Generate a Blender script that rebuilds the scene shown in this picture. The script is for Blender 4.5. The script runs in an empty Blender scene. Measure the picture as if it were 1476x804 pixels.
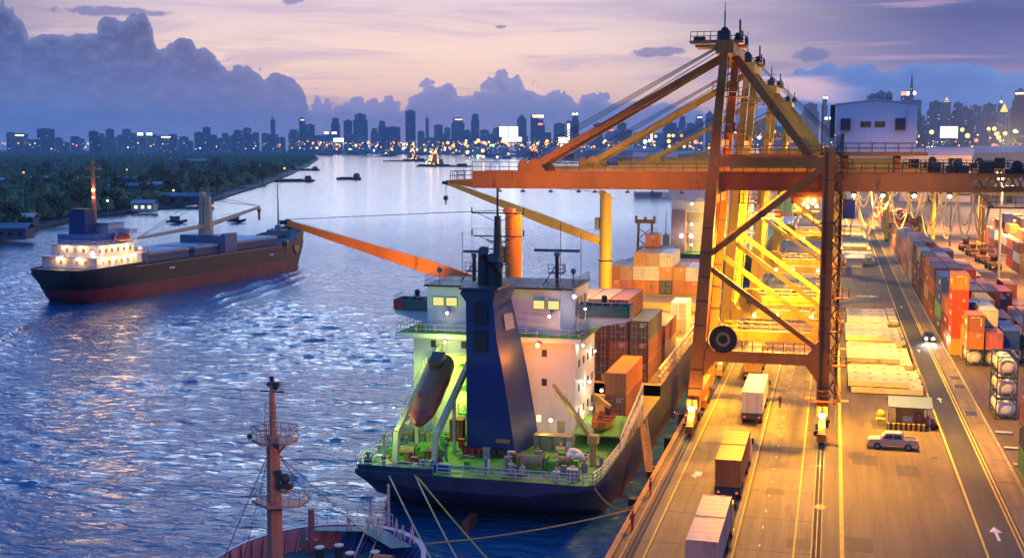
import bpy, math, random
import numpy as np
from mathutils import Vector, Matrix
R = random.Random(11)
SC = bpy.context.scene
COL = SC.collection
rad = math.radians

# ---------------------------------------------------------------- camera model
F, CX, CY, HZ, VX, EYE = 1750.0, 738.0, 402.0, 212.0, 1204.0, 33.0
PITCH = math.atan((CY - HZ) / F)
YAW = math.atan((VX - CX) * math.cos(PITCH) / F)
def bearing(px):
    """bearing (radians clockwise from the quay direction) of a compass direction"""
    return math.atan((px - CX) * math.cos(PITCH) / F) - YAW
def far_point(px, dist):
    b = bearing(px)
    return (math.sin(b) * dist, math.cos(b) * dist)

# ---------------------------------------------------------------- mesh builder
class MB:
    def __init__(s):
        s.v = []; s.f = []
    def add(s, vs, fs):
        n = len(s.v); s.v += [tuple(v) for v in vs]; s.f += [tuple(i + n for i in f) for f in fs]; return s
    def box(s, x0, x1, y0, y1, z0, z1):
        return s.add([(x0,y0,z0),(x1,y0,z0),(x1,y1,z0),(x0,y1,z0),(x0,y0,z1),(x1,y0,z1),(x1,y1,z1),(x0,y1,z1)],
            [(0,3,2,1),(4,5,6,7),(0,1,5,4),(1,2,6,5),(2,3,7,6),(3,0,4,7)])
    def cbox(s, c, d):
        return s.box(c[0]-d[0]/2, c[0]+d[0]/2, c[1]-d[1]/2, c[1]+d[1]/2, c[2]-d[2]/2, c[2]+d[2]/2)
    def beam(s, p, q, w, h, w2=None, h2=None):
        p = Vector(p); q = Vector(q); d = (q - p).normalized()
        up = Vector((0,0,1)) if abs(d.z) < .95 else Vector((0,1,0))
        a = d.cross(up).normalized(); b = a.cross(d).normalized()
        w2 = w if w2 is None else w2; h2 = h if h2 is None else h2
        vs = [p + a*(i*w/2) + b*(j*h/2) for i, j in ((-1,-1),(1,-1),(1,1),(-1,1))]
        vs += [q + a*(i*w2/2) + b*(j*h2/2) for i, j in ((-1,-1),(1,-1),(1,1),(-1,1))]
        return s.add(vs, [(0,1,2,3),(7,6,5,4),(0,4,5,1),(1,5,6,2),(2,6,7,3),(3,7,4,0)])
    def tube(s, p, q, r, n=6, r2=None, cap=True):
        p = Vector(p); q = Vector(q); d = (q - p).normalized()
        up = Vector((0,0,1)) if abs(d.z) < .95 else Vector((1,0,0))
        a = d.cross(up).normalized(); b = a.cross(d).normalized()
        r2 = r if r2 is None else r2
        vs = []
        for o, rr in ((p, r), (q, r2)):
            vs += [o + a*(rr*math.cos(2*math.pi*k/n)) + b*(rr*math.sin(2*math.pi*k/n)) for k in range(n)]
        fs = [(k, (k+1)%n, n+(k+1)%n, n+k) for k in range(n)]
        if cap: fs += [tuple(range(n))[::-1], tuple(range(n, 2*n))]
        return s.add(vs, fs)
    def path(s, pts, r, n=5):
        for a, b in zip(pts, pts[1:]): s.tube(a, b, r, n, cap=False)
        return s
    def prism(s, poly, axis, a, b):
        """extrude a 2D polygon along axis between a and b; poly coordinates are the other two axes in x,y,z order"""
        def P(u, w, t):
            return {'x': (t,u,w), 'y': (u,t,w), 'z': (u,w,t)}[axis]
        n = len(poly)
        vs = [P(u, w, a) for u, w in poly] + [P(u, w, b) for u, w in poly]
        fs = [tuple(range(n))[::-1], tuple(range(n, 2*n))] + [(k, (k+1)%n, n+(k+1)%n, n+k) for k in range(n)]
        return s.add(vs, fs)
    def loft(s, rings, closed=False, caps=True):
        n = len(rings[0]); vs = [p for r in rings for p in r]; fs = []
        for i in range(len(rings)-1):
            for k in range(n if closed else n-1):
                k2 = (k+1) % n
                fs.append((i*n+k, i*n+k2, (i+1)*n+k2, (i+1)*n+k))
        if caps: fs += [tuple(range(n))[::-1], tuple(range((len(rings)-1)*n, len(rings)*n))]
        return s.add(vs, fs)
    def ball(s, c, r, n=8, m=5, sz=1.0):
        vs = [(c[0], c[1], c[2]-r*sz)]; fs = []
        for i in range(1, m):
            t = math.pi*i/m
            vs += [(c[0]+r*math.sin(t)*math.cos(2*math.pi*k/n), c[1]+r*math.sin(t)*math.sin(2*math.pi*k/n), c[2]-r*sz*math.cos(t)) for k in range(n)]
        vs.append((c[0], c[1], c[2]+r*sz)); L = len(vs)-1
        for k in range(n):
            k2 = (k+1) % n
            fs.append((0, 1+k2, 1+k)); fs.append((L, L-n+k, L-n+k2))
            for i in range(m-2): fs.append((1+i*n+k, 1+i*n+k2, 1+(i+1)*n+k2, 1+(i+1)*n+k))
        return s.add(vs, fs)
    def cyl(s, c, r, h, axis='z', n=16, r2=None):
        c = Vector(c); d = {'x': Vector((1,0,0)), 'y': Vector((0,1,0)), 'z': Vector((0,0,1))}[axis]
        return s.tube(c - d*h/2, c + d*h/2, r, n, r2)
    def rail(s, pts, h=1.05, step=1.6, r=.035, mid=1):
        for a, b in zip(pts, pts[1:]):
            a = Vector(a); b = Vector(b); L = (b-a).length; k = max(1, round(L/step))
            for i in range(k+1):
                p = a.lerp(b, i/k); s.tube(p, p+Vector((0,0,h)), r, 4)
            for j in range(mid+1):
                o = Vector((0,0,h*(j+1)/(mid+1))); s.tube(a+o, b+o, r, 4)
        return s
    def ladder(s, p, q, w=.5, step=.4, side=(1,0,0), r=.03):
        p = Vector(p); q = Vector(q); sd = Vector(side)*w/2
        s.tube(p-sd, q-sd, r, 4); s.tube(p+sd, q+sd, r, 4)
        k = max(1, int((q-p).length/step))
        for i in range(k+1):
            o = p.lerp(q, i/k); s.tube(o-sd, o+sd, r*.8, 4)
        return s
    def stairs(s, p, q, w=.7, side=(0,1,0), n=None):
        p = Vector(p); q = Vector(q); sd = Vector(side)*w/2; n = n or max(3, int(abs(q.z-p.z)/.28))
        for t in (-1, 1):
            s.beam(p+sd*t, q+sd*t, .06, .22)
            s.tube(p+sd*t+Vector((0,0,1)), q+sd*t+Vector((0,0,1)), .03, 4)
            for i in range(0, n+1, 3):
                o = p.lerp(q, i/n)+sd*t; s.tube(o, o+Vector((0,0,1)), .025, 4)
        for i in range(n+1):
            o = p.lerp(q, i/n); s.cbox(o, (w if side[0] else .25, w if side[1] else .25, .04))
        return s
    def mesh(s, name, off=(0,0,0), smooth=False):
        me = bpy.data.meshes.new(name)
        me.from_pydata([(x-off[0], y-off[1], z-off[2]) for x, y, z in s.v], [], s.f)
        me.update()
        if smooth:
            me.polygons.foreach_set('use_smooth', [True]*len(me.polygons))
            try: me.set_sharp_from_angle(angle=rad(38))
            except Exception: pass
        return me

OFF = {}
def tag(o, label=None, cat=None, group=None, kind=None):
    if label: o['label'] = label
    if cat: o['category'] = cat
    if group: o['group'] = group
    if kind: o['kind'] = kind
    return o
def thing(name, loc, label, cat, group=None, rotz=0, local=False):
    """an Empty at the base of a thing; parts are given in world coordinates unless local"""
    o = bpy.data.objects.new(name, None); COL.objects.link(o)
    o.location = loc; o.rotation_euler = (0, 0, rotz); o.empty_display_size = .5
    OFF[o.name] = (0,0,0) if local else tuple(loc)
    return tag(o, label, cat, group)
def put(name, mb, mat, parent=None, smooth=False, label=None):
    off = OFF.get(parent.name, (0,0,0)) if parent is not None else (0,0,0)
    me = mb.mesh(name, off, smooth); me.materials.append(mat)
    o = bpy.data.objects.new(name, me); COL.objects.link(o)
    if parent is not None:
        o.parent = parent; OFF[o.name] = off
    if label: o['label'] = label
    return o
def solo(name, mb, mat, label, cat, group=None, smooth=False):
    """a thing that is one mesh, its origin at its base"""
    a = np.array(mb.v); off = (float((a[:,0].min()+a[:,0].max())/2), float((a[:,1].min()+a[:,1].max())/2), float(a[:,2].min()))
    me = mb.mesh(name, off, smooth); me.materials.append(mat)
    o = bpy.data.objects.new(name, me); COL.objects.link(o); o.location = off
    OFF[o.name] = off
    return tag(o, label, cat, group)
def struct(name, mb, mat, smooth=False, kind='structure'):
    o = put(name, mb, mat, None, smooth); o['kind'] = kind; return o
KIDS = {}
def copy_tree(o, parent=None):
    c = o.copy(); COL.objects.link(c)
    if parent is not None: c.parent = parent
    OFF[c.name] = OFF.get(o.name, (0,0,0))
    for ch in o.children: copy_tree(ch, c)
    return c
ORD = ['first','second','third','fourth','fifth','sixth','seventh','eighth','ninth','tenth','eleventh','twelfth','thirteenth','fourteenth','fifteenth','sixteenth','seventeenth','eighteenth','nineteenth','twentieth']
def nth(i):
    if i < 20: return ORD[i]
    n = i+1
    return f"{n}{'th' if 10 <= n % 100 <= 20 else {1:'st',2:'nd',3:'rd'}.get(n % 10, 'th')}"

# ---------------------------------------------------------------- materials
def nodes(m):
    m.use_nodes = True; t = m.node_tree; t.nodes.clear(); return t, t.nodes, t.links
def srgb(r, g, b):
    return tuple(((c/255)/12.92 if c/255 <= .04045 else ((c/255+.055)/1.055)**2.4) for c in (r,g,b))
MATS = {}
def paint(name, col, rough=.5, var=.25, scale=.6, rust=0.0, rustcol=(.09,.035,.015), metal=0.0, streak=False, rnd=0.0, bump=0.0):
    """weathered paint: blotchy tone, rust or dirt patches, optional vertical streaks"""
    if name in MATS: return MATS[name]
    m = bpy.data.materials.new(name); t, N, L = nodes(m)
    out = N.new('ShaderNodeOutputMaterial'); b = N.new('ShaderNodeBsdfPrincipled'); L.new(b.outputs[0], out.inputs[0])
    tc = N.new('ShaderNodeTexCoord')
    src = tc.outputs['Object']
    mp = N.new('ShaderNodeMapping'); L.new(src, mp.inputs[0])
    mp.inputs['Scale'].default_value = (1,1,.18) if streak else (1,1,1)
    oi = N.new('ShaderNodeObjectInfo')
    cmb = N.new('ShaderNodeMath'); cmb.operation = 'MULTIPLY'; cmb.inputs[1].default_value = 37.0; L.new(oi.outputs['Random'], cmb.inputs[0])
    L.new(cmb.outputs[0], mp.inputs['Location'])
    n1 = N.new('ShaderNodeTexNoise'); n1.inputs['Scale'].default_value = scale; n1.inputs['Detail'].default_value = 6; n1.inputs['Roughness'].default_value = .65
    L.new(mp.outputs[0], n1.inputs['Vector'])
    r1 = N.new('ShaderNodeMapRange'); r1.inputs['From Min'].default_value = .3; r1.inputs['From Max'].default_value = .7
    r1.inputs['To Min'].default_value = 1-var; r1.inputs['To Max'].default_value = 1+var*.6; L.new(n1.outputs['Fac'], r1.inputs['Value'])
    last = r1.outputs[0]
    if rnd:
        rr = N.new('ShaderNodeMapRange'); rr.inputs['To Min'].default_value = 1-rnd; rr.inputs['To Max'].default_value = 1+rnd; L.new(oi.outputs['Random'], rr.inputs['Value'])
        mm = N.new('ShaderNodeMath'); mm.operation = 'MULTIPLY'; L.new(last, mm.inputs[0]); L.new(rr.outputs[0], mm.inputs[1]); last = mm.outputs[0]
    mul = N.new('ShaderNodeVectorMath'); mul.operation = 'SCALE'; mul.inputs[0].default_value = col; L.new(last, mul.inputs['Scale'])
    c = mul.outputs[0]
    if rust:
        n2 = N.new('ShaderNodeTexNoise'); n2.inputs['Scale'].default_value = scale*2.3; n2.inputs['Detail'].default_value = 8; n2.inputs['Roughness'].default_value = .7
        L.new(mp.outputs[0], n2.inputs['Vector'])
        r2 = N.new('ShaderNodeMapRange'); r2.inputs['From Min'].default_value = .62-rust*.25; r2.inputs['From Max'].default_value = .72-rust*.2; r2.inputs['To Max'].default_value = .85
        L.new(n2.outputs['Fac'], r2.inputs['Value'])
        mx = N.new('ShaderNodeMix'); mx.data_type = 'RGBA'; L.new(r2.outputs[0], mx.inputs['Factor']); L.new(c, mx.inputs[6]); mx.inputs[7].default_value = (*rustcol, 1)
        c = mx.outputs[2]
    L.new(c, b.inputs['Base Color'])
    b.inputs['Metallic'].default_value = metal
    r3 = N.new('ShaderNodeMapRange'); r3.inputs['To Min'].default_value = max(0,rough-.12); r3.inputs['To Max'].default_value = min(1,rough+.15); L.new(n1.outputs['Fac'], r3.inputs['Value']); L.new(r3.outputs[0], b.inputs['Roughness'])
    if bump:
        bp = N.new('ShaderNodeBump'); bp.inputs['Strength'].default_value = bump; bp.inputs['Distance'].default_value = .05; L.new(n1.outputs['Fac'], bp.inputs['Height']); L.new(bp.outputs[0], b.inputs['Normal'])
    MATS[name] = m; return m
def glow(name, col, strength, sample=True):
    if name in MATS: return MATS[name]
    m = bpy.data.materials.new(name); t, N, L = nodes(m)
    out = N.new('ShaderNodeOutputMaterial'); e = N.new('ShaderNodeEmission'); L.new(e.outputs[0], out.inputs[0])
    e.inputs[0].default_value = (*col, 1); e.inputs[1].default_value = strength
    if not sample: m.cycles.emission_sampling = 'NONE'
    MATS[name] = m; return m
SODIUM = (1.0, .38, .02); AMBER = (1.0, .52, .035); WARM = (1.0, .80, .45); COOL = (.85, .95, 1.0); GREENISH = (.85, 1.0, .35)
def lamp(kind, loc, power, col, aim=None, size=.3, angle=150, blend=.6):
    d = bpy.data.lights.new('lamp_or_fill', kind); d.energy = power; d.color = col; d.shadow_soft_size = size
    o = bpy.data.objects.new('lamp_or_fill', d); COL.objects.link(o); o.location = loc
    if kind == 'SPOT':
        d.spot_size = rad(angle); d.spot_blend = blend
        v = Vector(aim) - Vector(loc); o.rotation_euler = v.to_track_quat('-Z', 'Y').to_euler()
    return o
C = dict(
 crane=paint('crane_orange', (.48,.15,.016), .5, .34, .25, .16, streak=True),
 crane_y_lit=paint('crane_yellow_lamplit', (.55,.33,.035), .5, .34, .25, .14, streak=True),  # rear cranes: yellow of the lamplight put into the steel colour
 dark=paint('dark_steel', (.035,.035,.04), .5, .3, 1),
 grey=paint('grey_steel', (.22,.22,.23), .5, .3, 1, .05),
 white=paint('white_paint', (.72,.70,.66), .45, .12, .4, .05, (.35,.2,.1), streak=True),
 cream=paint('cream_paint', (.62,.52,.38), .5, .15, .4, .1),
 rope=paint('rope_fibre', (.5,.36,.2), .8, .2, 3),
 wire=paint('steel_wire', (.03,.03,.035), .5, .1, 3),
 rubber=paint('rubber', (.02,.02,.02), .8, .3, 2),
 glass=paint('dark_glass', (.015,.02,.025), .35, .1, 1),
 green=paint('green_deck_paint', (.085,.33,.03), .55, .35, .35, .12, (.12,.13,.04)),
 railing=paint('pale_railing', (.6,.5,.45), .5, .2, 1),
 redp=paint('red_paint', (.5,.04,.02), .5, .25, .5, .05),
 bluep=paint('blue_paint', (.008,.028,.13), .62, .3, .3, .06, (.05,.03,.03), streak=True),
 buff=paint('buff_mast', (.5,.36,.22), .5, .2, .4, .06, streak=True),
 timber=paint('timber', (.2,.11,.05), .8, .3, 2),
)
# ---------------------------------------------------------------- sky
def build_world():
    w = bpy.data.worlds.new('World'); SC.world = w; w.use_nodes = True
    t = w.node_tree; N, L = t.nodes, t.links; N.clear()
    out = N.new('ShaderNodeOutputWorld')
    def math_(op, a, b=None, c=None, clamp=False):
        n = N.new('ShaderNodeMath'); n.operation = op; n.use_clamp = clamp
        for i, x in enumerate((a, b, c)):
            if x is None: continue
            if isinstance(x, (int, float)): n.inputs[i].default_value = x
            else: L.new(x, n.inputs[i])
        return n.outputs[0]
    def rng(x, a, b, c=0.0, d=1.0, smooth=True):
        n = N.new('ShaderNodeMapRange'); n.interpolation_type = 'SMOOTHSTEP' if smooth else 'LINEAR'
        L.new(x, n.inputs['Value'])
        for k, v in (('From Min',a),('From Max',b),('To Min',c),('To Max',d)):
            if isinstance(v, (int,float)): n.inputs[k].default_value = v
            else: L.new(v, n.inputs[k])
        return n.outputs[0]
    def mix(f, a, b):
        n = N.new('ShaderNodeMix'); n.data_type = 'RGBA'
        for s_, x in ((n.inputs['Factor'], f), (n.inputs[6], a), (n.inputs[7], b)):
            if isinstance(x, (int,float)): s_.default_value = x
            elif isinstance(x, tuple): s_.default_value = (*x, 1)
            else: L.new(x, s_)
        return n.outputs[2]
    def noise(vec, scale, detail=6, rough=.6, dist=0.0):
        n = N.new('ShaderNodeTexNoise'); n.noise_dimensions = '2D'; n.inputs['Scale'].default_value = scale; n.inputs['Detail'].default_value = detail
        n.inputs['Roughness'].default_value = rough; n.inputs['Distortion'].default_value = dist; L.new(vec, n.inputs['Vector']); return n.outputs['Fac']
    def ramp(x, stops):
        n = N.new('ShaderNodeValToRGB'); L.new(x, n.inputs[0]); e = n.color_ramp.elements
        while len(e) < len(stops): e.new(.5)
        for el, (p, c) in zip(e, stops): el.position = p; el.color = (*c, 1)
        return n.outputs[0]
    tc = N.new('ShaderNodeTexCoord'); sep = N.new('ShaderNodeSeparateXYZ'); L.new(tc.outputs['Generated'], sep.inputs[0])
    az = math_('MULTIPLY', math_('ARCTAN2', sep.outputs[0], sep.outputs[1]), 57.29578)      # degrees right of the quay direction
    el = math_('MULTIPLY', math_('ARCSINE', sep.outputs[2]), 57.29578)
    def vec(a, b, c=0.0):
        n = N.new('ShaderNodeCombineXYZ')
        if c: a = math_('ADD', a, c*7.3)
        for i, x in enumerate((a, b)):
            if isinstance(x, (int,float)): n.inputs[i].default_value = x
            else: L.new(x, n.inputs[i])
        return n.outputs[0]
    # clear dusk sky: peach low down, lilac, then blue overhead
    e01 = math_('MULTIPLY', el, 1/30.0, clamp=True)
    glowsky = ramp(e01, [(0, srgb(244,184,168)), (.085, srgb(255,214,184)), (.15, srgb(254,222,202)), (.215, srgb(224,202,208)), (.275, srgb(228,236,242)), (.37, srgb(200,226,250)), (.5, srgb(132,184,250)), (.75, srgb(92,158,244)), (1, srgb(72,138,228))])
    darksky = ramp(e01, [(0, srgb(150,168,212)), (.07, srgb(224,178,186)), (.12, srgb(112,110,164)), (.2, srgb(66,76,134)), (.34, srgb(92,142,222)), (.6, srgb(92,156,240)), (1, srgb(70,134,224))])
    toright = rng(math_('ABSOLUTE', math_('ADD', az, 20.0)), 7, 26)
    sky = mix(toright, glowsky, darksky)
    def aft(c):  # bright band added to the sky above the view, for the river to reflect
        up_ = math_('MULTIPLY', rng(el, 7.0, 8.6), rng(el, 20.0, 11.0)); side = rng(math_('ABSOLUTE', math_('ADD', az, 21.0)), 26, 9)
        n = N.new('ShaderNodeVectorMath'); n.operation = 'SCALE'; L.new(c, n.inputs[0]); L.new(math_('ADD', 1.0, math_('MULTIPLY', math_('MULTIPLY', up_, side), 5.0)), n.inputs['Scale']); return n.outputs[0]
    # long thin streaks of high cloud
    st = noise(vec(math_('MULTIPLY', az, .055), math_('MULTIPLY', el, .55)), 1.6, 7, .62, .5)
    sky = mix(math_('MULTIPLY', rng(st, .46, .66), rng(el, 12.0, 8.0, 0, .55)), sky, mix(toright, srgb(182,162,192), srgb(94,100,156)))
    st2 = noise(vec(math_('MULTIPLY', az, .04), math_('MULTIPLY', el, .9), 4.2), 2.2, 6, .6, .3)
    sky = mix(math_('MULTIPLY', rng(st2, .56, .74), rng(el, 12.0, 8.0, 0, .5)), sky, mix(toright, srgb(255,226,216), srgb(206,164,190)))
    # banks of cumulus: their tops follow a profile along the horizon
    def bank(points, a0, a1, amp, sc, seed, soft=.10):
        u = rng(az, a0, a1, 0, 1, False)
        wz = noise(vec(math_('MULTIPLY', az, sc*.5), math_('MULTIPLY', el, sc*.5), seed+9), 1.0, 3, .5)
        fc = N.new('ShaderNodeFloatCurve'); cv = fc.mapping.curves[0]
        pts = sorted(((bd - a0)/(a1-a0), e/10.0) for bd, e in points)
        while len(cv.points) < len(pts): cv.points.new(.5, .5)
        for p, (x, y) in zip(cv.points, pts): p.location = (x, y); p.handle_type = 'VECTOR'
        fc.mapping.update()
        uu = math_('ADD', u, math_('MULTIPLY', math_('SUBTRACT', wz, .5), .5/(a1-a0)))
        L.new(uu, fc.inputs['Value'])
        top = math_('MULTIPLY', fc.outputs[0], 10.0)
        vn = N.new('ShaderNodeTexVoronoi'); vn.feature = 'F1'; vn.voronoi_dimensions = '2D'; vn.normalize = False; vn.inputs['Scale'].default_value = sc; vn.inputs['Detail'].default_value = 2.0; vn.inputs['Roughness'].default_value = .5
        nz = noise(vec(az, el, seed), sc, 5, .55)
        wp = math_('MULTIPLY', math_('SUBTRACT', nz, .5), .5)
        L.new(vec(math_('ADD', az, wp), math_('ADD', el, wp), seed), vn.inputs['Vector'])
        d = math_('ADD', math_('MULTIPLY', math_('SUBTRACT', .45, vn.outputs['Distance']), amp), math_('MULTIPLY', math_('SUBTRACT', nz, .5), amp*.5))
        edge = math_('SUBTRACT', math_('ADD', top, d), el)
        sh = noise(vec(math_('MULTIPLY', az, 1.0), math_('MULTIPLY', el, 1.7), seed+4), sc*1.9, 7, .62)
        lit = math_('ADD', rng(math_('ADD', edge, math_('MULTIPLY', math_('SUBTRACT', sh, .5), .9)), .75, .0, 0, .55), rng(sh, .42, .72, 0, .32))
        return rng(math_('ADD', edge, math_('MULTIPLY', math_('SUBTRACT', sh, .5), .12)), -.02, soft), lit, nz
    def P(l): return [(math.degrees(bearing(px)), max(0.0, (HZ-py)/30.8)) for px, py in l]
    # far row of towers of cloud
    m2, e2, n2 = bank(P([(-400,150),(380,150),(500,140),(560,139),(585,142),(603,122),(636,108),(655,120),(662,135),(676,133),(684,112),(694,126),(712,104),(745,103),(752,124),(790,122),(806,124),(826,143),(846,126),(862,124),(884,146),(930,142),(985,145),(1040,150),(1100,160),(1250,150),(1500,150),(2200,160)]), -75, 45, .75, 1.15, 3.0, .06)
    c2 = ramp(math_('MULTIPLY', el, 1/4.0, clamp=True), [(0, srgb(106,142,196)), (.35, srgb(84,128,190)), (.8, srgb(78,114,176)), (1, srgb(80,112,172))])
    sky = mix(math_('MULTIPLY', m2, .96), sky, mix(e2, c2, srgb(150,158,204)))
    # great bank on the right
    m3, e3, n3 = bank(P([(980,212),(1060,160),(1075,112),(1095,104),(1130,108),(1170,97),(1215,92),(1262,99),(1310,95),(1370,96),(1420,104),(1460,112),(1600,120),(2200,120)]), -10, 45, .45, .9, 7.0, .10)
    band = noise(vec(math_('MULTIPLY', az, .12), math_('MULTIPLY', el, 1.2), 2.0), 1.0, 5, .5)
    c3 = ramp(math_('MULTIPLY', el, 1/4.0, clamp=True), [(0, srgb(104,146,204)), (.4, srgb(70,130,206)), (.85, srgb(54,110,186)), (1, srgb(62,102,172))])
    sky = mix(math_('MULTIPLY', m3, .95), sky, mix(e3, c3, srgb(112,150,212)))
    # lit gap in it
    gapd = math_('ADD', math_('ABSOLUTE', math_('SUBTRACT', el, math_('ADD', 2.55, math_('MULTIPLY', math_('ADD', az, 2.0), -.07)))), math_('MULTIPLY', math_('SUBTRACT', band, .5), 1.4))
    gap = math_('MULTIPLY', math_('MULTIPLY', rng(gapd, .75, .2), rng(az, -6.0, -3.6)), rng(az, 1.6, -1.2))
    sky = mix(math_('MULTIPLY', gap, .9), sky, srgb(250,205,205))
    # great anvil on the left
    m1, e1, n1 = bank(P([(-900,40),(-60,20),(0,4),(14,8),(26,28),(40,40),(48,52),(90,50),(110,46),(140,58),(150,34),(172,24),(206,24),(226,40),(236,78),(242,72),(258,58),(276,48),(296,56),(304,70),(296,84),(330,86),(366,92),(384,104),(410,106),(440,112),(448,170),(480,212),(1600,212)]), -75, 10, .75, .8, 1.0, .08)
    c1 = ramp(math_('MULTIPLY', el, 1/7.0, clamp=True), [(0, srgb(104,144,200)), (.2, srgb(80,120,182)), (.45, srgb(58,92,152)), (.75, srgb(46,68,122)), (1, srgb(36,52,100))])
    shade = rng(n1, .3, .7, .9, 1.12)
    vs = N.new('ShaderNodeVectorMath'); vs.operation = 'SCALE'; L.new(c1, vs.inputs[0]); L.new(shade, vs.inputs['Scale'])
    sky = mix(math_('MULTIPLY', m1, .97), sky, mix(e1, vs.outputs[0], srgb(122,136,184)))
    # small loose dark clouds
    for cx, cy, rx, ry in ((424,4,.75,.32),(160,30,2.4,.22),(945,78,1.5,.22),(1168,84,.8,.35),(720,42,.3,.08)):
        a = math.degrees(bearing(cx)); e = (HZ-cy)/30.8
        dx = math_('MULTIPLY', math_('SUBTRACT', az, a), 1/rx); dy = math_('MULTIPLY', math_('SUBTRACT', el, e), 1/ry)
        q = math_('ADD', math_('ADD', math_('MULTIPLY', dx, dx), math_('MULTIPLY', dy, dy)), math_('MULTIPLY', math_('SUBTRACT', n2, .5), 3.0))
        sky = mix(rng(q, 1.25, .45, 0, .75), sky, srgb(92,104,164))
    # below the horizon (lights the undersides only)
    sky = mix(rng(el, -.5, -2), sky, srgb(40,52,86))
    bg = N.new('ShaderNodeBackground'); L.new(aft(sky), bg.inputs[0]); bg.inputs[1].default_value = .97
    ns = N.new('ShaderNodeTexSky'); ns.sky_type = 'NISHITA'; ns.sun_disc = False; ns.sun_elevation = rad(1.5); ns.sun_rotation = rad(-19)
    b2 = N.new('ShaderNodeBackground'); L.new(ns.outputs[0], b2.inputs[0]); b2.inputs[1].default_value = .006
    # the upper sky and the ground side hold no clouds: plain gradient
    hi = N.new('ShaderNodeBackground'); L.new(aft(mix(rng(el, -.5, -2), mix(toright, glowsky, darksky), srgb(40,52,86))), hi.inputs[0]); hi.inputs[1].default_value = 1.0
    far = math_('MAXIMUM', math_('GREATER_THAN', el, 12.0), math_('LESS_THAN', el, -2.0))
    ms = N.new('ShaderNodeMixShader'); L.new(far, ms.inputs[0]); L.new(bg.outputs[0], ms.inputs[1]); L.new(hi.outputs[0], ms.inputs[2])
    ad = N.new('ShaderNodeAddShader'); L.new(ms.outputs[0], ad.inputs[0]); L.new(b2.outputs[0], ad.inputs[1])
    L.new(ad.outputs[0], out.inputs['Surface'])
    w.cycles.sampling_method = 'MANUAL'; w.cycles.sample_map_resolution = 512
build_world()
sd = bpy.data.lights.new('sun_light', 'SUN'); sd.energy = .03; sd.angle = rad(40); sd.color = (1, .72, .62)
so = bpy.data.objects.new('sun_light', sd); COL.objects.link(so)
_s = Vector((math.sin(rad(-19))*math.cos(rad(4)), math.cos(rad(-19))*math.cos(rad(4)), math.sin(rad(4))))
so.rotation_euler = (-_s).to_track_quat('-Z', 'Y').to_euler()
# ---------------------------------------------------------------- water, ground
WATER = -2.5
def water_mat():
    m = bpy.data.materials.new('river_water'); t, N, L = nodes(m)
    out = N.new('ShaderNodeOutputMaterial'); b = N.new('ShaderNodeBsdfPrincipled'); L.new(b.outputs[0], out.inputs[0])
    b.inputs['Base Color'].default_value = (.003,.075,.19,1); b.inputs['Roughness'].default_value = .10; b.inputs['IOR'].default_value = 1.5
    tc = N.new('ShaderNodeTexCoord')
    h = None
    for sc, amp, st, rot, det in ((.045,.55,(1,1.7,1),.5,3), (.15,.50,(1,2.2,1),.9,4), (.40,.30,(1,2.3,1),.2,5), (1.1,.10,(1,1.8,1),1.2,5)):
        mp = N.new('ShaderNodeMapping'); mp.inputs['Rotation'].default_value = (0,0,rot*.5-.25); mp.inputs['Scale'].default_value = st; L.new(tc.outputs['Object'], mp.inputs[0])
        n = N.new('ShaderNodeTexNoise'); n.inputs['Scale'].default_value = sc; n.inputs['Detail'].default_value = det; n.inputs['Distortion'].default_value = .6; L.new(mp.outputs[0], n.inputs['Vector'])
        k = N.new('ShaderNodeMath'); k.operation = 'MULTIPLY'; k.inputs[1].default_value = amp; L.new(n.outputs['Fac'], k.inputs[0])
        if h is None: h = k.outputs[0]
        else:
            a = N.new('ShaderNodeMath'); a.operation = 'ADD'; L.new(h, a.inputs[0]); L.new(k.outputs[0], a.inputs[1]); h = a.outputs[0]
    sy = N.new('ShaderNodeSeparateXYZ'); L.new(tc.outputs['Object'], sy.inputs[0])          # the open reach upriver lies calmer
    cal = N.new('ShaderNodeMapRange'); cal.inputs['From Min'].default_value = 110; cal.inputs['From Max'].default_value = 620; cal.inputs['To Min'].default_value = 1.0; cal.inputs['To Max'].default_value = .22; L.new(sy.outputs[1], cal.inputs['Value'])
    bp = N.new('ShaderNodeBump'); bp.inputs['Distance'].default_value = 2.2; L.new(cal.outputs[0], bp.inputs['Strength']); L.new(h, bp.inputs['Height'])
    L.new(bp.outputs[0], b.inputs['Normal'])
    return m
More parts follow.
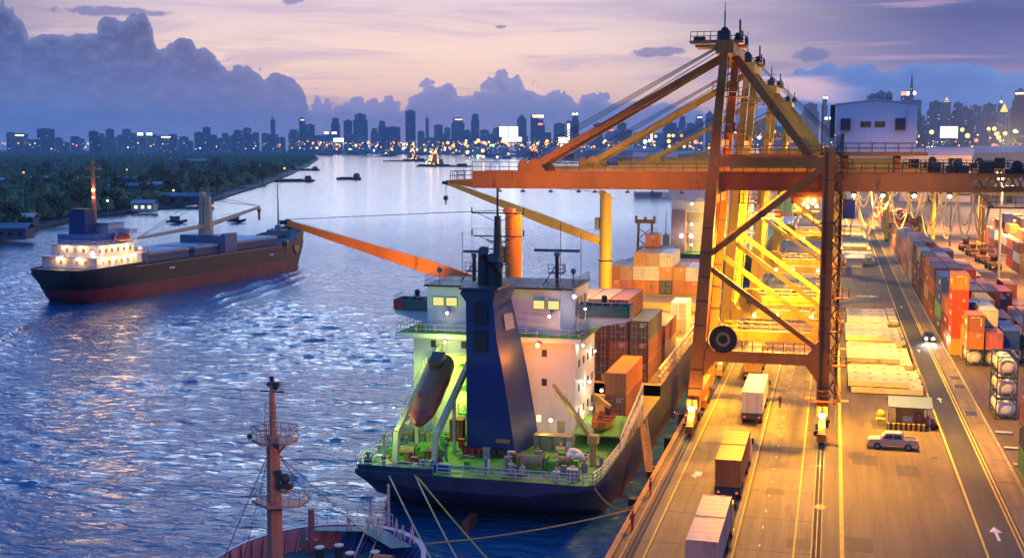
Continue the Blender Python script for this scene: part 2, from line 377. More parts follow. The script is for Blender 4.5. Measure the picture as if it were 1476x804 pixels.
def river_mesh():
    # wind chop near the quay as real waves, dying out into the flat reach upriver
    N, dx = 448, .75; x0, y0 = -16.7-(N-1)*dx, 52.0
    g = np.random.default_rng(12); k1 = 2*np.pi*np.fft.fftfreq(N, dx); kx, ky = np.meshgrid(k1, k1, indexing='ij'); k = np.hypot(kx, ky); k[0,0] = 1
    wd = np.array([math.sin(rad(-24)), math.cos(rad(-24))]); cs = (kx*wd[0]+ky*wd[1])/k
    S = np.exp(-1/(k*.8)**2)/k**4*(.12+np.abs(cs)**3)*np.exp(-(k*.26)**2); S[0,0] = 0
    hk = (g.normal(size=(N,N))+1j*g.normal(size=(N,N)))*np.sqrt(S)
    h = np.fft.ifft2(hk).real; sc_ = .066/h.std(); dX = np.fft.ifft2(1j*kx/k*hk).real*sc_*.9; dY = np.fft.ifft2(1j*ky/k*hk).real*sc_*.9; h = h*sc_
    X, Y = np.meshgrid(x0+np.arange(N)*dx, y0+np.arange(N)*dx, indexing='ij')
    e = lambda t: np.clip(t,0,1)**2*(3-2*np.clip(t,0,1))
    w = e((X-x0)/60)*e((x0+(N-1)*dx-X)/2.0)*e((Y-y0)/3)*e((y0+(N-1)*dx-Y)/200)
    pt = np.fft.ifft2(np.fft.fft2(g.normal(size=(N,N)))*np.exp(-(k*9)**2)).real; w = w*np.clip(1+.42*pt/pt.std(),.25,1.9)      # slicks and gusts
    P = np.stack([X+dX*w, Y+dY*w, WATER+h*w], -1).reshape(-1,3)
    i = np.arange(N*N).reshape(N,N); q = np.stack([i[:-1,:-1], i[1:,:-1], i[1:,1:], i[:-1,1:]], -1).reshape(-1,4)
    xe, ye = x0+(N-1)*dx, y0+(N-1)*dx; n0 = N*N
    far = [(-14000,-300),(14000,-300),(14000,14000),(-14000,14000),(x0,y0),(xe,y0),(xe,ye),(x0,ye)]
    P = np.concatenate([P, np.array([(a,b,WATER) for a,b in far])]); ring = np.array([(0,1,5,4),(1,2,6,5),(2,3,7,6),(3,0,4,7)])+n0
    q = np.concatenate([q, ring]); me = bpy.data.meshes.new('river')
    me.vertices.add(len(P)); me.vertices.foreach_set('co', P.ravel()); me.loops.add(q.size); me.loops.foreach_set('vertex_index', q.ravel().astype(np.int32))
    me.polygons.add(len(q)); me.polygons.foreach_set('loop_start', np.arange(0,q.size,4,dtype=np.int32)); me.update(calc_edges=True); me.validate()
    me.polygons.foreach_set('use_smooth', np.ones(len(q), bool)); me.materials.append(water_mat())
    o = bpy.data.objects.new('river', me); COL.objects.link(o); o['kind'] = 'structure'
river_mesh()

def ground_mat(name, col, stain=(.05,.045,.04), sc=.12, var=.35, joint=None, rough=.75):
    m = bpy.data.materials.new(name); t, N, L = nodes(m)
    out = N.new('ShaderNodeOutputMaterial'); b = N.new('ShaderNodeBsdfPrincipled'); L.new(b.outputs[0], out.inputs[0])
    tc = N.new('ShaderNodeTexCoord')
    def nz(s, st, det=7, ro=.65):
        mp = N.new('ShaderNodeMapping'); mp.inputs['Scale'].default_value = st; L.new(tc.outputs['Object'], mp.inputs[0])
        n = N.new('ShaderNodeTexNoise'); n.inputs['Scale'].default_value = s; n.inputs['Detail'].default_value = det; n.inputs['Roughness'].default_value = ro; L.new(mp.outputs[0], n.inputs['Vector']); return n.outputs['Fac']
    def mr(x, a, b_, c, d):
        n = N.new('ShaderNodeMapRange'); L.new(x, n.inputs['Value']); n.inputs['From Min'].default_value = a; n.inputs['From Max'].default_value = b_; n.inputs['To Min'].default_value = c; n.inputs['To Max'].default_value = d; return n.outputs[0]
    def mul(a, b_):
        n = N.new('ShaderNodeMath'); n.operation = 'MULTIPLY'; L.new(a, n.inputs[0]); L.new(b_, n.inputs[1]); return n.outputs[0]
    f = mul(mr(nz(sc, (1,.35,1)), .3, .7, 1-var, 1+var), mr(nz(1.5, (1,.035,1), 5), .3, .7, .62, 1.3))     # patches, wheel tracks
    f = mul(f, mr(nz(6, (1,1,1), 3), .2, .8, .88, 1.12))
    if joint:
        sp = N.new('ShaderNodeTexBrick'); sp.offset = 0; sp.inputs['Scale'].default_value = 1; sp.inputs['Brick Width'].default_value = joint[0]; sp.inputs['Row Height'].default_value = joint[1]
        sp.inputs['Mortar Size'].default_value = .11; sp.inputs['Color1'].default_value = (1,1,1,1); sp.inputs['Color2'].default_value = (.86,.86,.86,1); sp.inputs['Mortar'].default_value = (.35,.35,.35,1)
        L.new(tc.outputs['Object'], sp.inputs['Vector']); f = mul(f, sp.outputs['Color'])
    v = N.new('ShaderNodeVectorMath'); v.operation = 'SCALE'; v.inputs[0].default_value = col; L.new(f, v.inputs['Scale'])
    st = mr(nz(.42, (1,.4,1), 7, .72), .54, .70, 0, .8)
    mx = N.new('ShaderNodeMix'); mx.data_type = 'RGBA'; L.new(st, mx.inputs['Factor']); L.new(v.outputs[0], mx.inputs[6]); mx.inputs[7].default_value = (*stain, 1)
    L.new(mx.outputs[2], b.inputs['Base Color']); b.inputs['Roughness'].default_value = rough
    return m
G = dict(quay=ground_mat('quay_concrete', (.175,.125,.07), joint=(7.0,9.0)), asphalt=ground_mat('worn_asphalt', (.09,.062,.038), sc=.08), road=ground_mat('road_asphalt', (.032,.029,.029), sc=.1),
         yard=ground_mat('yard_concrete', (.095,.055,.03), joint=(6,12)), land=ground_mat('bank_soil', (.030,.036,.020), (.02,.022,.015), .02, .4), city=ground_mat('city_ground', (.06,.06,.06), sc=.004), kerb=paint('kerb_orange', (.42,.20,.06), .7, .35, .8, .15),
         line_y=paint('yellow_road_paint', (.62,.42,.05), .7, .35, .9, .22, (.12,.1,.08)), line_w=paint('white_road_paint', (.65,.63,.6), .7, .3, .9, .2, (.15,.13,.12)))
def slab(name, poly, z, mat, bottom=None):
    b = MB()
    if bottom is None: b.add([(x,y,z) for x,y in poly], [tuple(range(len(poly)))])
    else: b.prism(poly, 'z', bottom, z)
    return struct(name, b, mat)
# the quay and the land behind it
slab('quay', [(-16.5,-60),(1500,-60),(1500,640),(-16.5,640)], 0, G['quay'], -6)
slab('apron_asphalt', [(-.2,-60),(13,-60),(13,640),(-.2,640)], .004, G['asphalt'])
slab('yard_pavement', [(18.55,-60),(400,-60),(400,640),(18.55,640)], .004, G['yard'])
slab('road', [(12.6,-60),(16.35,-60),(16.35,640),(12.6,640)], .008, G['road'])
slab('far_right_bank', [(-16.5,640),(1500,640),(7000,640),(12500,12500),(-3500,12500),(-1750,6800),(-760,3400),(-330,2050),(-90,1000)], -.3, G['city'], -4)
slab('far_shore', [(-12500,12500),(-3500,12500),(-1700,6700),(-2500,6300),(-4000,6400),(-12500,6000)], -.9, G['city'], -4)
LEFT = [(-300,388),(-330,451),(-359,532),(-371,620),(-395,725),(-507,1023),(-676,1443),(-935,2070),(-1500,3400),(-2162,4842),(-2600,6100)]
slab('wooded_bank', [(-230,200),(-262,300)]+LEFT+[(-12500,6200),(-12500,200)][:2], -1.2, G['land'], -4)
# quay edge: timber fender beam, kerbs, cable trench, rails
b = MB()
b.box(-17.0,-16.5,-60,640,-.6,.28); struct('kerb', b, G['kerb'])
b = MB(); b.box(-15.95,-15.75,-60,640,0,.16); struct('inner_kerb', b, G['kerb'])
for x in (-15.25, -.62):
    b = MB(); b.box(x-.04,x+.04,-60,640,.006,.05); b.box(x-.42,x-.36,-60,640,.006,.02); b.box(x+.36,x+.42,-60,640,.006,.02)
    struct('crane_rail', b, paint('rail_steel',(.07,.065,.06),.35,.3,1,.2))
    slab('rail_channel', [(x-.32,-60),(x+.32,-60),(x+.32,640),(x-.32,640)], .006, paint('channel_grime',(.035,.028,.022),.95,.4,.5))
def stripe(x, w, y0, y1, mat, name='lane_line', z=.014):
    return slab(name, [(x-w/2,y0),(x+w/2,y0),(x+w/2,y1),(x-w/2,y1)], z, mat)
stripe(-14.1, .16, 40, 500, G['line_y']); stripe(-7.65, .14, 40, 500, C['dark'], 'slab_joint'); stripe(1.45, .34, 40, 500, G['line_y']); stripe(-2.4, .16, 40, 500, G['line_y']); stripe(-7.2, .12, 40, 500, G['line_y'])
stripe(12.9, .2, 40, 600, G['line_y']); stripe(15.75, .16, 40, 600, G['line_y']); stripe(16.1, .16, 40, 600, G['line_y'])
for y in range(60, 260, 5): stripe(-5.2, .12, y, y+.7, G['line_w'])
def arrow(x, y, s=1.0, d=1):
    b = MB(); z = .016
    pts = [(-.1,-2),(.1,-2),(.1,.4),(.42,.4),(0,2),(-.42,.4),(-.1,.4)]
    b.add([(x+u*s*1.3, y+v*s*d, z) for u, v in pts], [tuple(range(7)) if d > 0 else tuple(range(7))[::-1]])
    return struct('road_arrow', b, G['line_w'])
for x, y, s_ in ((14.3,108.6,1),(14.2,166,.75),(14.1,206,.7),(14.2,262,.7)): arrow(x, y, s_)
b = MB(); b.add([(x, y, .016) for x, y in ((5.6,279),(5.6,280.2),(8.4,280.2),(8.4,281.6),(10.4,279.6),(8.4,277.6),(8.4,279))], [(0,6,5,4,3,2,1)]); struct('road_arrow', b, G['line_w'])
for yy in (277.6,279.2,281.4): slab('bay_line', [(1.8,yy),(8,yy),(8,yy+.14),(1.8,yy+.14)], .014, G['line_w'])
b = MB(); b.add([(x, y, .016) for x, y in ((-12.9,122.4),(-12.2,122.2),(-12.2,120.6),(-12.6,120.6),(-12.6,119.6),(-13.3,120.9),(-13,121))], [(0,6,5,4,3,2,1)]); struct('road_arrow', b, G['line_w'])
b = MB(); b.box(18.25,18.5,40,600,0,.3); struct('yard_kerb', b, paint('yard_kerb_concrete', (.3,.26,.2), .8, .35, .6, .2))
def drain(x, y, label):
    t = thing('drain_cover', (x,y,0), label, 'drain cover', 'drain covers beside the road')
    put('frame', MB().box(x-.85,x+.85,y-1.5,y+1.5,0,.03), C['grey'], t)
    g = MB()
    for i in range(7): g.box(x-.72,x+.72,y-1.32+i*.4,y-1.08+i*.4,.03,.05)
    put('grating', g, C['dark'], t)
drain(17.6,182.5,'dark steel drain cover by the road, the farther of the upper pair'); drain(17.6,176,'dark steel drain cover by the road, the nearer of the upper pair'); drain(17.3,158.5,'lone dark drain cover across the yellow road line beside the blue roofed kiosk')
pr = random.Random(6)
for k in range(16):
    x, y, w_, h_ = pr.uniform(-13.5,12), pr.uniform(88,230), pr.uniform(.8,2.6), pr.uniform(1.5,6); m_ = G['asphalt'] if x < -1 else G['road']
    if x+w_ < 12.4: slab('pavement_patch', [(x,y),(x+w_,y+pr.uniform(-.1,.1)),(x+w_+pr.uniform(-.2,.2),y+h_),(x,y+h_)], .0105+k*.0001, m_)
oil = paint('oil_stain',(.02,.017,.014),.5,.3,1)
for k in range(26):
    x, y, r_ = pr.choice([pr.uniform(-11,-6.5),pr.uniform(-5,0),pr.uniform(2,12)]), pr.uniform(88,190), pr.uniform(.15,.7)
    b = MB(); b.add([(x+r_*pr.uniform(.5,1.1)*math.cos(a*.45),y+r_*pr.uniform(.7,1.8)*math.sin(a*.45),.0135+k*.00005) for a in range(14)],[tuple(range(14))]); struct('oil_stain', b, oil)
# haze
hz = bpy.data.materials.new('haze_air'); t, N, L = nodes(hz); out = N.new('ShaderNodeOutputMaterial'); pv = N.new('ShaderNodeVolumePrincipled'); L.new(pv.outputs[0], out.inputs['Volume'])
pv.inputs['Color'].default_value = (.62,.80,1,1); pv.inputs['Density'].default_value = 7.5e-5; pv.inputs['Anisotropy'].default_value = .0
struct('haze', MB().box(-14500,14500,-500,14500,-7,420), hz, kind='stuff')
# ---------------------------------------------------------------- ship to shore cranes
def bulb(name, c, r, mat, parent=None):
    return put(name, MB().ball(c, r, 8, 6), mat, parent, True)
HOT = glow('sodium_bulb', (1,.72,.30), 60); HOTW = glow('white_bulb', (1,.93,.75), 60); HOTO = glow('orange_bulb', (1,.45,.08), 45); HOTG = glow('green_white_bulb', (.9,1,.5), 50)
REDL = glow('red_bulb', (1,.04,.03), 25)
def catenary(p, q, sag, n=10):
    p = Vector(p); q = Vector(q)
    return [p.lerp(q, i/n) - Vector((0,0,sag*4*(i/n)*(1-i/n))) for i in range(n+1)]
def sts_crane(yc, m, label, full=True, house=True, tail=True):
    XW, XL = -15.2, -.6
    t = thing('gantry_crane', (-8, yc, 0), label, 'gantry crane', 'ship to shore gantry cranes on the quay')
    y0, y1 = yc-8, yc+8
    for y in (y0, y1):
        b = MB(); b.beam((XW+.1,y,2.8), (-13.5,y,28.2), 1.5, 1.35, 1.25, 1.15); b.beam((-13.5,y,28.2), (-12.35,y,43.6), 1.2, 1.1, .85, .85)
        b.box(-14.2,-12.9,y-.75,y+.75,27.4,27.7); b.box(-14.0,-12.6,y-.7,y+.7,33,33.15)
        leg = put('leg', b, m, t)
        put('ladder', MB().ladder((-12.2,y+.5,29.5), (-11.9,y+.5,43.2), .5, .5, (0,1,0)), m, leg)
        b = MB(); b.beam((XL,y,2.8), (XL,y,33), 1.35, 1.3, 1.25, 1.2); b.box(XL-.8,XL+.8,y-.8,y+.8,18.6,18.8)
        put('leg', b, m, t)
        # transverse portal beam with haunches
        b = MB(); b.box(-13.9,-1.27,y-.62,y+.62,8.45,9.75)
        for s, x in ((1,-14.0),(-1,-1.28)):
            b.prism([(x,8.45),(x+s*1.3,8.45),(x,6.6)], 'y', y-.6, y+.6)
            b.prism([(x,9.75),(x+s*1.1,9.75),(x,11.2)], 'y', y-.6, y+.6)
        pb = put('portal_beam', b, m, t)
        put('walkway_railing', MB().rail([(-13.2,y-.55,9.75),(-1.6,y-.55,9.75)], 1.1, 1.2, .04).rail([(-13.2,y+.55,9.75),(-1.6,y+.55,9.75)], 1.1, 1.2, .04), m, pb)
        put('brace', MB().beam((-13.4,y,20.9),(-1.1,y,30.9),.62,.7), m, t)
        put('brace', MB().beam((-13.5,y,19.2),(-1.3,y,10.3),.55,.6), m, t)
        put('upper_beam', MB().box(-13.2,.4,y-.55,y+.55,30.75,31.9), m, t)
    for x in (XW, XL):
        put('sill_beam', MB().box(x-.6,x+.6,y0-1.2,y1+1.2,2.9,4.0), m, t)
        if not full: pass
        for y in (y0+.6, y1-.6):
            b = MB(); b.prism([(y-4.1,1.1),(y+4.1,1.1),(y+3.2,1.9),(y+.9,2.9),(y-.9,2.9),(y-3.2,1.9)], 'x', x-.38, x+.38)
            b.box(x-.5,x+.5,y-4.4,y-4.1,.5,1.4); b.box(x-.5,x+.5,y+4.1,y+4.4,.5,1.4)
            bo = put('bogie', b, m, t)
            for k in (-3.4,-2.2,-1.0,1.0,2.2,3.4): put('wheel', MB().cyl((x,y+k,.42), .4, .3, 'x', 14), C['dark'], bo)
            if full:
                for q in (MB().box(x-.7,x-.42,y-2.6,y-1.4,1.2,2.2), MB().box(x+.42,x+.75,y+.2,y+1.6,1.1,2.0), MB().cyl((x-.6,y-3,1.2),.3,.6,'y',10), MB().cyl((x+.6,y+2.6,1.4),.28,.7,'y',10)): put('drive_motor', q, C['dark'], bo)
    for x, z, w in ((-13.6,27.0,.9),(-.6,27.0,.9),(-.6,32.2,1.0),(-13.2,33.4,.7),(-14.4,9.1,.9),(-.75,9.1,.9)):
        put('tie_beam', MB().box(x-w/2,x+w/2,y0+.6,y1-.6,z-.5,z+.5), m, t)
    for x, z0, z1 in ((-.6,9.6,26.5),(-14.0,9.6,26.5)):
        put('side_brace', MB().beam((x,y0+.6,z0),(x-.2*(x<-2),y1-.6,z1),.4,.45), m, t)
    for y in (y0, y1):
        b = MB()
        for z in (5.2,7.4,12.6,15.4,18.2,21.0,23.8): xx = -15.1+1.6*(z-2.8)/25.4; b.box(xx-.78+.005*z,xx+.78-.005*z,y-.7,y+.7,z-.05,z+.05)
        for z in (6,12.2,15,21.8,24.6,29.4): b.box(XL-.72,XL+.72,y-.7,y+.7,z-.05,z+.05)
        b.tube((-12.75-.9,y-.72,10),(-12.75+.35,y-.68,27.8),.06,5); b.tube((XL-.35,y-.72,4.4),(XL-.35,y-.68,32.5),.07,5); b.tube((XL-.15,y-.72,4.4),(XL-.15,y-.68,32.5),.05,5)
        put('flange_plate', b, C['dark'] if yc < 170 else m, t)
        put('mast_platform', MB().box(-14.1,-11.0,y-1.5,y+1.4,34.6,34.72).rail([(-14,y-1.4,34.72),(-11.1,y-1.4,34.72),(-11.1,y+1.3,34.72)],1.05,.8,.04), m, t)
        put('mast_platform', MB().box(-13.6,-10.8,y-1.3,y+1.3,39.2,39.3).rail([(-13.5,y-1.2,39.3),(-10.9,y-1.2,39.3),(-10.9,y+1.2,39.3)],1.0,.8,.04), m, t)
    put('walkway', MB().box(-12.6,-1.4,yc-5.2,yc-4.4,32.0,32.1).rail([(-12.5,yc-5.2,32.1),(-1.5,yc-5.2,32.1)],1.05,1.2,.04).box(-12,-2,yc-4.4,yc+4.4,31.9,32.0), m, t)
    for k2, (x, z) in enumerate(((-9.6,26.4),(-7.2,24.6))): put('service_platform', MB().box(x-1.3,x+1.3,yc-3.6,yc-2.4,z,z+.1).rail([(x-1.2,yc-3.6,z+.1),(x+1.2,yc-3.6,z+.1)],1,.6,.04).beam((x-1.1,yc-3,z),(x-1.1,yc-3,28),.12,.12).beam((x+1.1,yc-3,z),(x+1.1,yc-3,28),.12,.12), m, t)
    # top tie between the two A frame masts
    b = MB(); b.box(-13.3,-11.3,y0-.6,y1+.6,43.5,44.9); b.box(-16.3,-10.4,y0+.2,y0+2.4,44.7,44.95); b.box(-16.3,-10.4,yc-2,yc+2,44.7,44.95)
    ap = put('apex_beam', b, m, t)
    b = MB(); b.rail([(-16.2,y0+.3,44.95),(-13.2,y0+.3,44.95)],1.0,.8,.04); b.rail([(-16.2,yc-2,44.95),(-10.5,yc-2,44.95),(-10.5,yc+2,44.95)],1.0,.8,.04); b.rail([(-10.5,y0+.3,44.95),(-10.5,y0+2.4,44.95)],1.1,.8,.04)
    put('apex_railing', b, C['dark'], ap)
    put('sheave_block', MB().box(-13.1,-11.8,y0-.1,y0+1.4,44.95,46.0).cyl((-12.4,y0+.8,46.0),.45,.5,'y',14), C['dark'], ap)
    put('sheave_block', MB().box(-11.4,-10.6,y0+1.2,y0+1.8,44.9,45.3).cyl((-11.0,y0+1.4,45.5),.34,.4,'y',14), C['dark'], ap); put('locker', MB().box(-15.9,-14.6,y0+.6,y0+1.4,44.95,45.4), C['dark'], ap)
    put('antenna', MB().tube((-12.4,y0+.5,46),(-12.4,y0+.5,48.2),.09,5).tube((-12.4,y0+.5,48.2),(-12.4,y0+.5,49.2),.04,4), C['dark'], ap); put('antenna', MB().tube((-10.7,y0+.5,44.9),(-10.7,y0+.5,47.2),.12,5), C['dark'], ap)
    if full or yc < 200: bulb('warning_light', (-11.4,yc+4,45.6), .28, REDL, ap)
    # boom and girders
    for s in (-1, 1):
        y = yc+s*2.8
        put('boom_girder', MB().box(-43.4,-13.2,y-.5,y+.5,28.0,30.0).box(-43.4,-13.2,y-.62,y+.62,29.95,30.06).box(-43.4,-13.2,y-.62,y+.62,27.94,28.05), m, t)
        put('main_girder', MB().box(-13.1,15,y-.52,y+.52,28.0,30.0).box(-13.1,15,y-.64,y+.64,29.95,30.06).box(-13.1,15,y-.7,y+.7,27.94,28.05).box(-13.1,15,y-.58,y+.58,28.6,28.66), m, t)
    b = MB()
    for x in (-43,-36,-28,-20): b.box(x-.3,x+.3,yc-2.25,yc+2.25,28.4,29.6)
    put('boom_crosstie', b, m, t)
    b = MB(); b.prism([(-46.4,28.5),(-43.45,28.0),(-43.45,29.0),(-46.4,28.9)], 'y', yc-3.2, yc+3.2); tp = put('boom_tip_platform', b, m, t)
    put('tip_railing', MB().rail([(-43.5,yc-3.2,29.0),(-46.3,yc-3.2,28.9),(-46.3,yc+3.2,28.9)],1.1,.9,.04), C['dark'], tp)
    b = MB(); b.rail([(-43.4,yc-3.3,30.05),(-37.5,yc-3.3,30.05)],1.1,1.3,.035); b.rail([(-33,yc-3.3,30.05),(-14.2,yc-3.3,30.05)],1.0,1.6,.03); b.rail([(0,yc-3.4,30.05),(14.8,yc-3.4,30.05)],1.1,1.5,.04); b.rail([(-11.8,yc-3.4,30.05),(-1.6,yc-3.4,30.05)],1.1,1.4,.04)
    put('walkway_railing', b, C['dark'] if yc < 170 else m, t)
    for dy in (-2.8, 2.8):
        put('stay_bracket', MB().prism([(-36.9,30),(-34.2,30),(-34.8,31.2),(-35.6,31.7),(-36.4,31.1)], 'y', yc+dy-.35, yc+dy+.35), m, t)
    put('hoist_sheave', MB().box(-37.6,-36.6,yc-3.2,yc-2,30.05,30.9).cyl((-37.1,yc-2.6,31.0),.5,.3,'y',12), m, t)
    for dy in (-2.8, 2.8):
        st = put('forestay', MB().beam((-12.6,yc+dy*.35,43.9),(-35.4,yc+dy,30.9),.34,.75), m, t)
    b = MB()
    for o in (.5,.9,1.3,-.75): b.tube((-13.2,yc-2,44.6+o*.3),(-37.2,yc-2.6,30.5+o), .05, 4, cap=False)
    put('boom_hoist_rope', b, C['wire'], t)
    for dy in (-1.6, 1.6):
        put('backstay', MB().beam((-11.7,yc+dy,43.6),(-2.6,yc+dy,31.5),.75,.85), m, t)
    b = MB()
    for dy in (-.6,.6): b.tube((-10.8,yc+dy,44.4),(-.3,yc+dy,34.5),.045,4)
    put('hoist_rope', b, C['wire'], t)
    # lamps hung under the boom
    for x in (-40,-37,-33.5,-30,-28,-24,-21,-17.5) if full else ():
        put('boom_floodlight', MB().tube((x,yc-3.0,27.95),(x,yc-3.0,27.7),.05,4).prism([(x-.3,27.5),(x+.3,27.5),(x+.14,27.75),(x-.14,27.75)],'y',yc-3.25,yc-2.75), C['dark'], t)
    # trolley, its lamps, the operator's cab
    b = MB(); b.box(-5.2,-1.2,yc-3.2,yc+3.2,27.2,27.8); b.box(-4.8,-1.8,yc-2.6,yc-2.2,26.4,27.2); b.box(-4.8,-1.8,yc+2.2,yc+2.6,26.4,27.2)
    for x in (-4.9,-1.5):
        for dy in (-2.9,2.9): b.cyl((x,yc+dy,27.6),.35,.25,'y',12)
    tr = put('trolley', b, m, t)
    for k, (x, z) in enumerate(((-2.9,26.9),(-2.2,26.9),(-1.9,26.2),(-2.9,26.1),(-2.4,26.5),(-3.3,26.5))): bulb('trolley_lamp', (x,yc-3.3,z), .16 if k < 4 else .11, HOT, tr)
    b = MB(); b.box(-6.4,-4.6,yc-2.6,yc-.6,24.9,27.0); cab = put('cab', b, C['cream'], t)
    put('window', MB().box(-6.25,-5.6,yc-2.63,yc-2.6,25.5,26.6), glow('green_cab_glass', (.35,.6,.2), .35), cab); put('window', MB().box(-5.4,-4.75,yc-2.63,yc-2.6,25.5,26.6), MATS['green_cab_glass'], cab)
    put('spreader', MB().box(-6.1,-2.1,yc-.9,yc+.9,23.2,23.6).box(-4.6,-3.6,yc-.9,yc+.9,23.6,24.4).tube((-4.6,yc-.6,24.4),(-4.6,yc-.6,27.2),.04,4).tube((-3.6,yc-.6,24.4),(-3.6,yc-.6,27.2),.04,4).tube((-4.6,yc+.6,24.4),(-4.6,yc+.6,27.2),.04,4), m, t) if yc > 160 else None
    # elevator mast, ladders and platforms round the landside leg
    y = y0
    b = MB(); b.beam((.75,y,4),(.75,y,34.5),.34,.34); b.beam((.75,y+1.3,4),(.75,y+1.3,34.5),.3,.3)
    for k in range(14): b.beam((.75,y,5+k*2.05),(.1,y-.3,6.02+k*2.05),.1,.12); b.beam((.1,y-.3,6.02+k*2.05),(.75,y,7.05+k*2.05),.1,.12)
    put('elevator_mast', b, C['dark'] if yc < 170 else m, t)
    for k, z in enumerate((4.6,8.6,12.4,16.2,19.6,23.2,26.6,30.4)):
        b = MB(); w = 1.9 if k % 2 else 1.3
        b.box(-.2,w,y-1.5,y-.67,z,z+.12) if k else b.box(-2.6,2.2,y-1.7,y-.67,z,z+.15)
        x0 = -.1 if k else -2.6
        b.rail([(x0,y-1.45,z+.12),(w,y-1.45,z+.12),(w,y-.7,z+.12)],1.1,.7,.035)
        put('landing', b, m, t)
        if k in (2,5): put('landing', MB().box(-2.2,-1.28,y-.9,y+.6,z+1.2,z+1.3).rail([(-1.4,y-.85,z+1.3),(-2.15,y-.85,z+1.3),(-2.15,y+.5,z+1.3)],1.1,.6,.035), m, t)
    zs = (4.6,8.6,12.4,16.2,19.6,23.2,26.6,30.4)
    for k in range(7):
        s = 1 if k % 2 else -1
        put('stairs', MB().stairs((.7-s*.5,y-1.1,zs[k]+.1),(.7+s*.5,y-1.1,zs[k+1]),.5,(0,1,0)), m, t)
    if full:
        put('electrical_box', MB().box(1.0,2.3,y-.4,y+1.4,25.1,27.2), paint('blue_grey_box',(.09,.10,.22),.5,.2,.5), t)
        put('ladder', MB().ladder((1.15,y-.9,1),(1.15,y-.9,4.6),.6,.35), C['grey'], t)
        # big cable reel beside the near portal beam
        b = MB(); b.tube((-11.75,y-1.55,11.25),(-11.75,y-1.1,11.25),1.5,32); b.tube((-11.75,y-1.72,11.25),(-11.75,y-1.5,11.25),1.58,32)
        rl = put('cable_reel', b, C['rubber'], t, False)
        ring = MB(); n = 24; vs = []
        for k in range(n): a = 2*math.pi*k/n; vs += [(-11.75+.82*math.cos(a), y-1.76, 11.25+.82*math.sin(a)), (-11.75+.52*math.cos(a), y-1.76, 11.25+.52*math.sin(a)), (-11.75+.82*math.cos(a), y-1.7, 11.25+.82*math.sin(a))]
        ring.add(vs, [(3*k,3*((k+1)%n),3*((k+1)%n)+1,3*k+1) for k in range(n)]+[(3*k,3*k+2,3*((k+1)%n)+2,3*((k+1)%n)) for k in range(n)])
        put('hub_ring', ring, paint('hub_tan',(.30,.21,.11),.6,.2,1), rl); put('hub', MB().cyl((-11.75,y-1.8,11.25),.3,.4,'y',12), C['rubber'], rl)
        b = MB()
        for k in range(20): a = 2*math.pi*k/20; b.beam((-11.75+.9*math.cos(a),y-1.74,11.25+.9*math.sin(a)),(-11.75+1.53*math.cos(a),y-1.74,11.25+1.53*math.sin(a)),.05,.05)
        put('spoke_ring', b, C['dark'], rl)
    else:
        b = MB(); b.cyl((-11.2,y-1.2,11.1),1.7,.3,'y',28); rl = put('cable_reel', b, m, t)
        b = MB()
        for k in range(26): a = 2*math.pi*k/26; b.beam((-11.2+.55*math.cos(a),y-1.38,11.1+.55*math.sin(a)),(-11.2+1.65*math.cos(a),y-1.38,11.1+1.65*math.sin(a)),.09,.05)
        b.cyl((-11.2,y-1.4,11.1),.5,.2,'y',14); put('spoke_ring', b, C['dark'], rl)
    # lamp heads over the bogies
    for x in (XW, XL):
        lh = put('leg_lamp', MB().box(x-.2,x+.2,y0-1.75,y0-1.25,3.0,3.3).tube((x,y0-1.5,3.3),(x,y0-1.2,4.0),.07,5), C['dark'], t)
        bulb('lamp_glass', (x,y0-1.78,3.0), .34 if full else .25, HOT, lh)
    for x in (-10.6,-7.4,-2.6) if yc > 150 else ():
        lh = put('beam_lamp', MB().box(x-.25,x+.25,y0-1.0,y0-.63,8.9,9.2), C['dark'], t); bulb('lamp_glass', (x,y0-1.05,9.05), .22, HOT, lh)
    # machinery house
    if house:
        hx0, hx1, hy0, hy1, hz = -.05, 8.75, yc-4.4, yc+4.6, 32.45
        lil = paint('house_cladding', (.80,.72,.82), .5, .12, .35, .06, (.3,.2,.15), streak=True)
        b = MB(); b.prism([(hx0,hz),(hx1,hz),(hx1,hz+5.3),(hx0+4.4,hz+5.75),(hx0,hz+5.3)], 'y', hy0, hy1)
        for k in range(1,9): b.box(hx0+k*.98-.02,hx0+k*.98+.02,hy0-.03,hy0+.01,hz,hz+5.3)
        h = put('machinery_house', b, lil, t)
        b = MB(); b.prism([(hx0-.12,hz+5.32),(hx0+4.4,hz+5.78),(hx1+.12,hz+5.32),(hx1+.12,hz+5.42),(hx0+4.4,hz+5.9),(hx0-.12,hz+5.42)], 'y', hy0-.15, hy1+.1); put('roof', b, lil, h)
        for x in (hx0+2.72,hx0+4.25): put('window', MB().box(x,x+1.15,hy0-.06,hy0-.02,hz+2.75,hz+3.4), C['glass'], h)
        for x in (hx0+.55,hx0+6.45):
            a = put('air_conditioner', MB().box(x,x+1.1,hy0-.75,hy0-.02,hz+2.45,hz+3.75), paint('ac_grey',(.10,.11,.17),.6,.25,1), h)
            g = MB()
            for k in range(9): g.box(x+.08,x+1.02,hy0-.79,hy0-.75,hz+2.55+k*.13,hz+2.6+k*.13)
            put('grille', g, C['dark'], a)
        put('door', MB().box(hx0+.1,hx0+.75,hy0-.05,hy0-.01,hz+.2,hz+1.9), paint('house_door',(.36,.33,.45),.5,.1,1), h)
        b = MB()
        for k in range(5): b.box(hx0+4.1+k*.42,hx0+4.1+k*.42+.3,hy0+1,hy0+2.2,hz+5.85,hz+6.1+(k % 2)*.25)
        put('roof_vent', b, C['grey'], h)
        put('exhaust_panel', MB().box(hx0-.6,hx0-.05,hy0+.1,hy0+.8,hz+1.6,hz+5.3), C['dark'], h)
        b = MB(); b.box(hx0-1.6,hx1+1.2,hy0-1.3,hy1+.6,hz-.42,hz-.05)
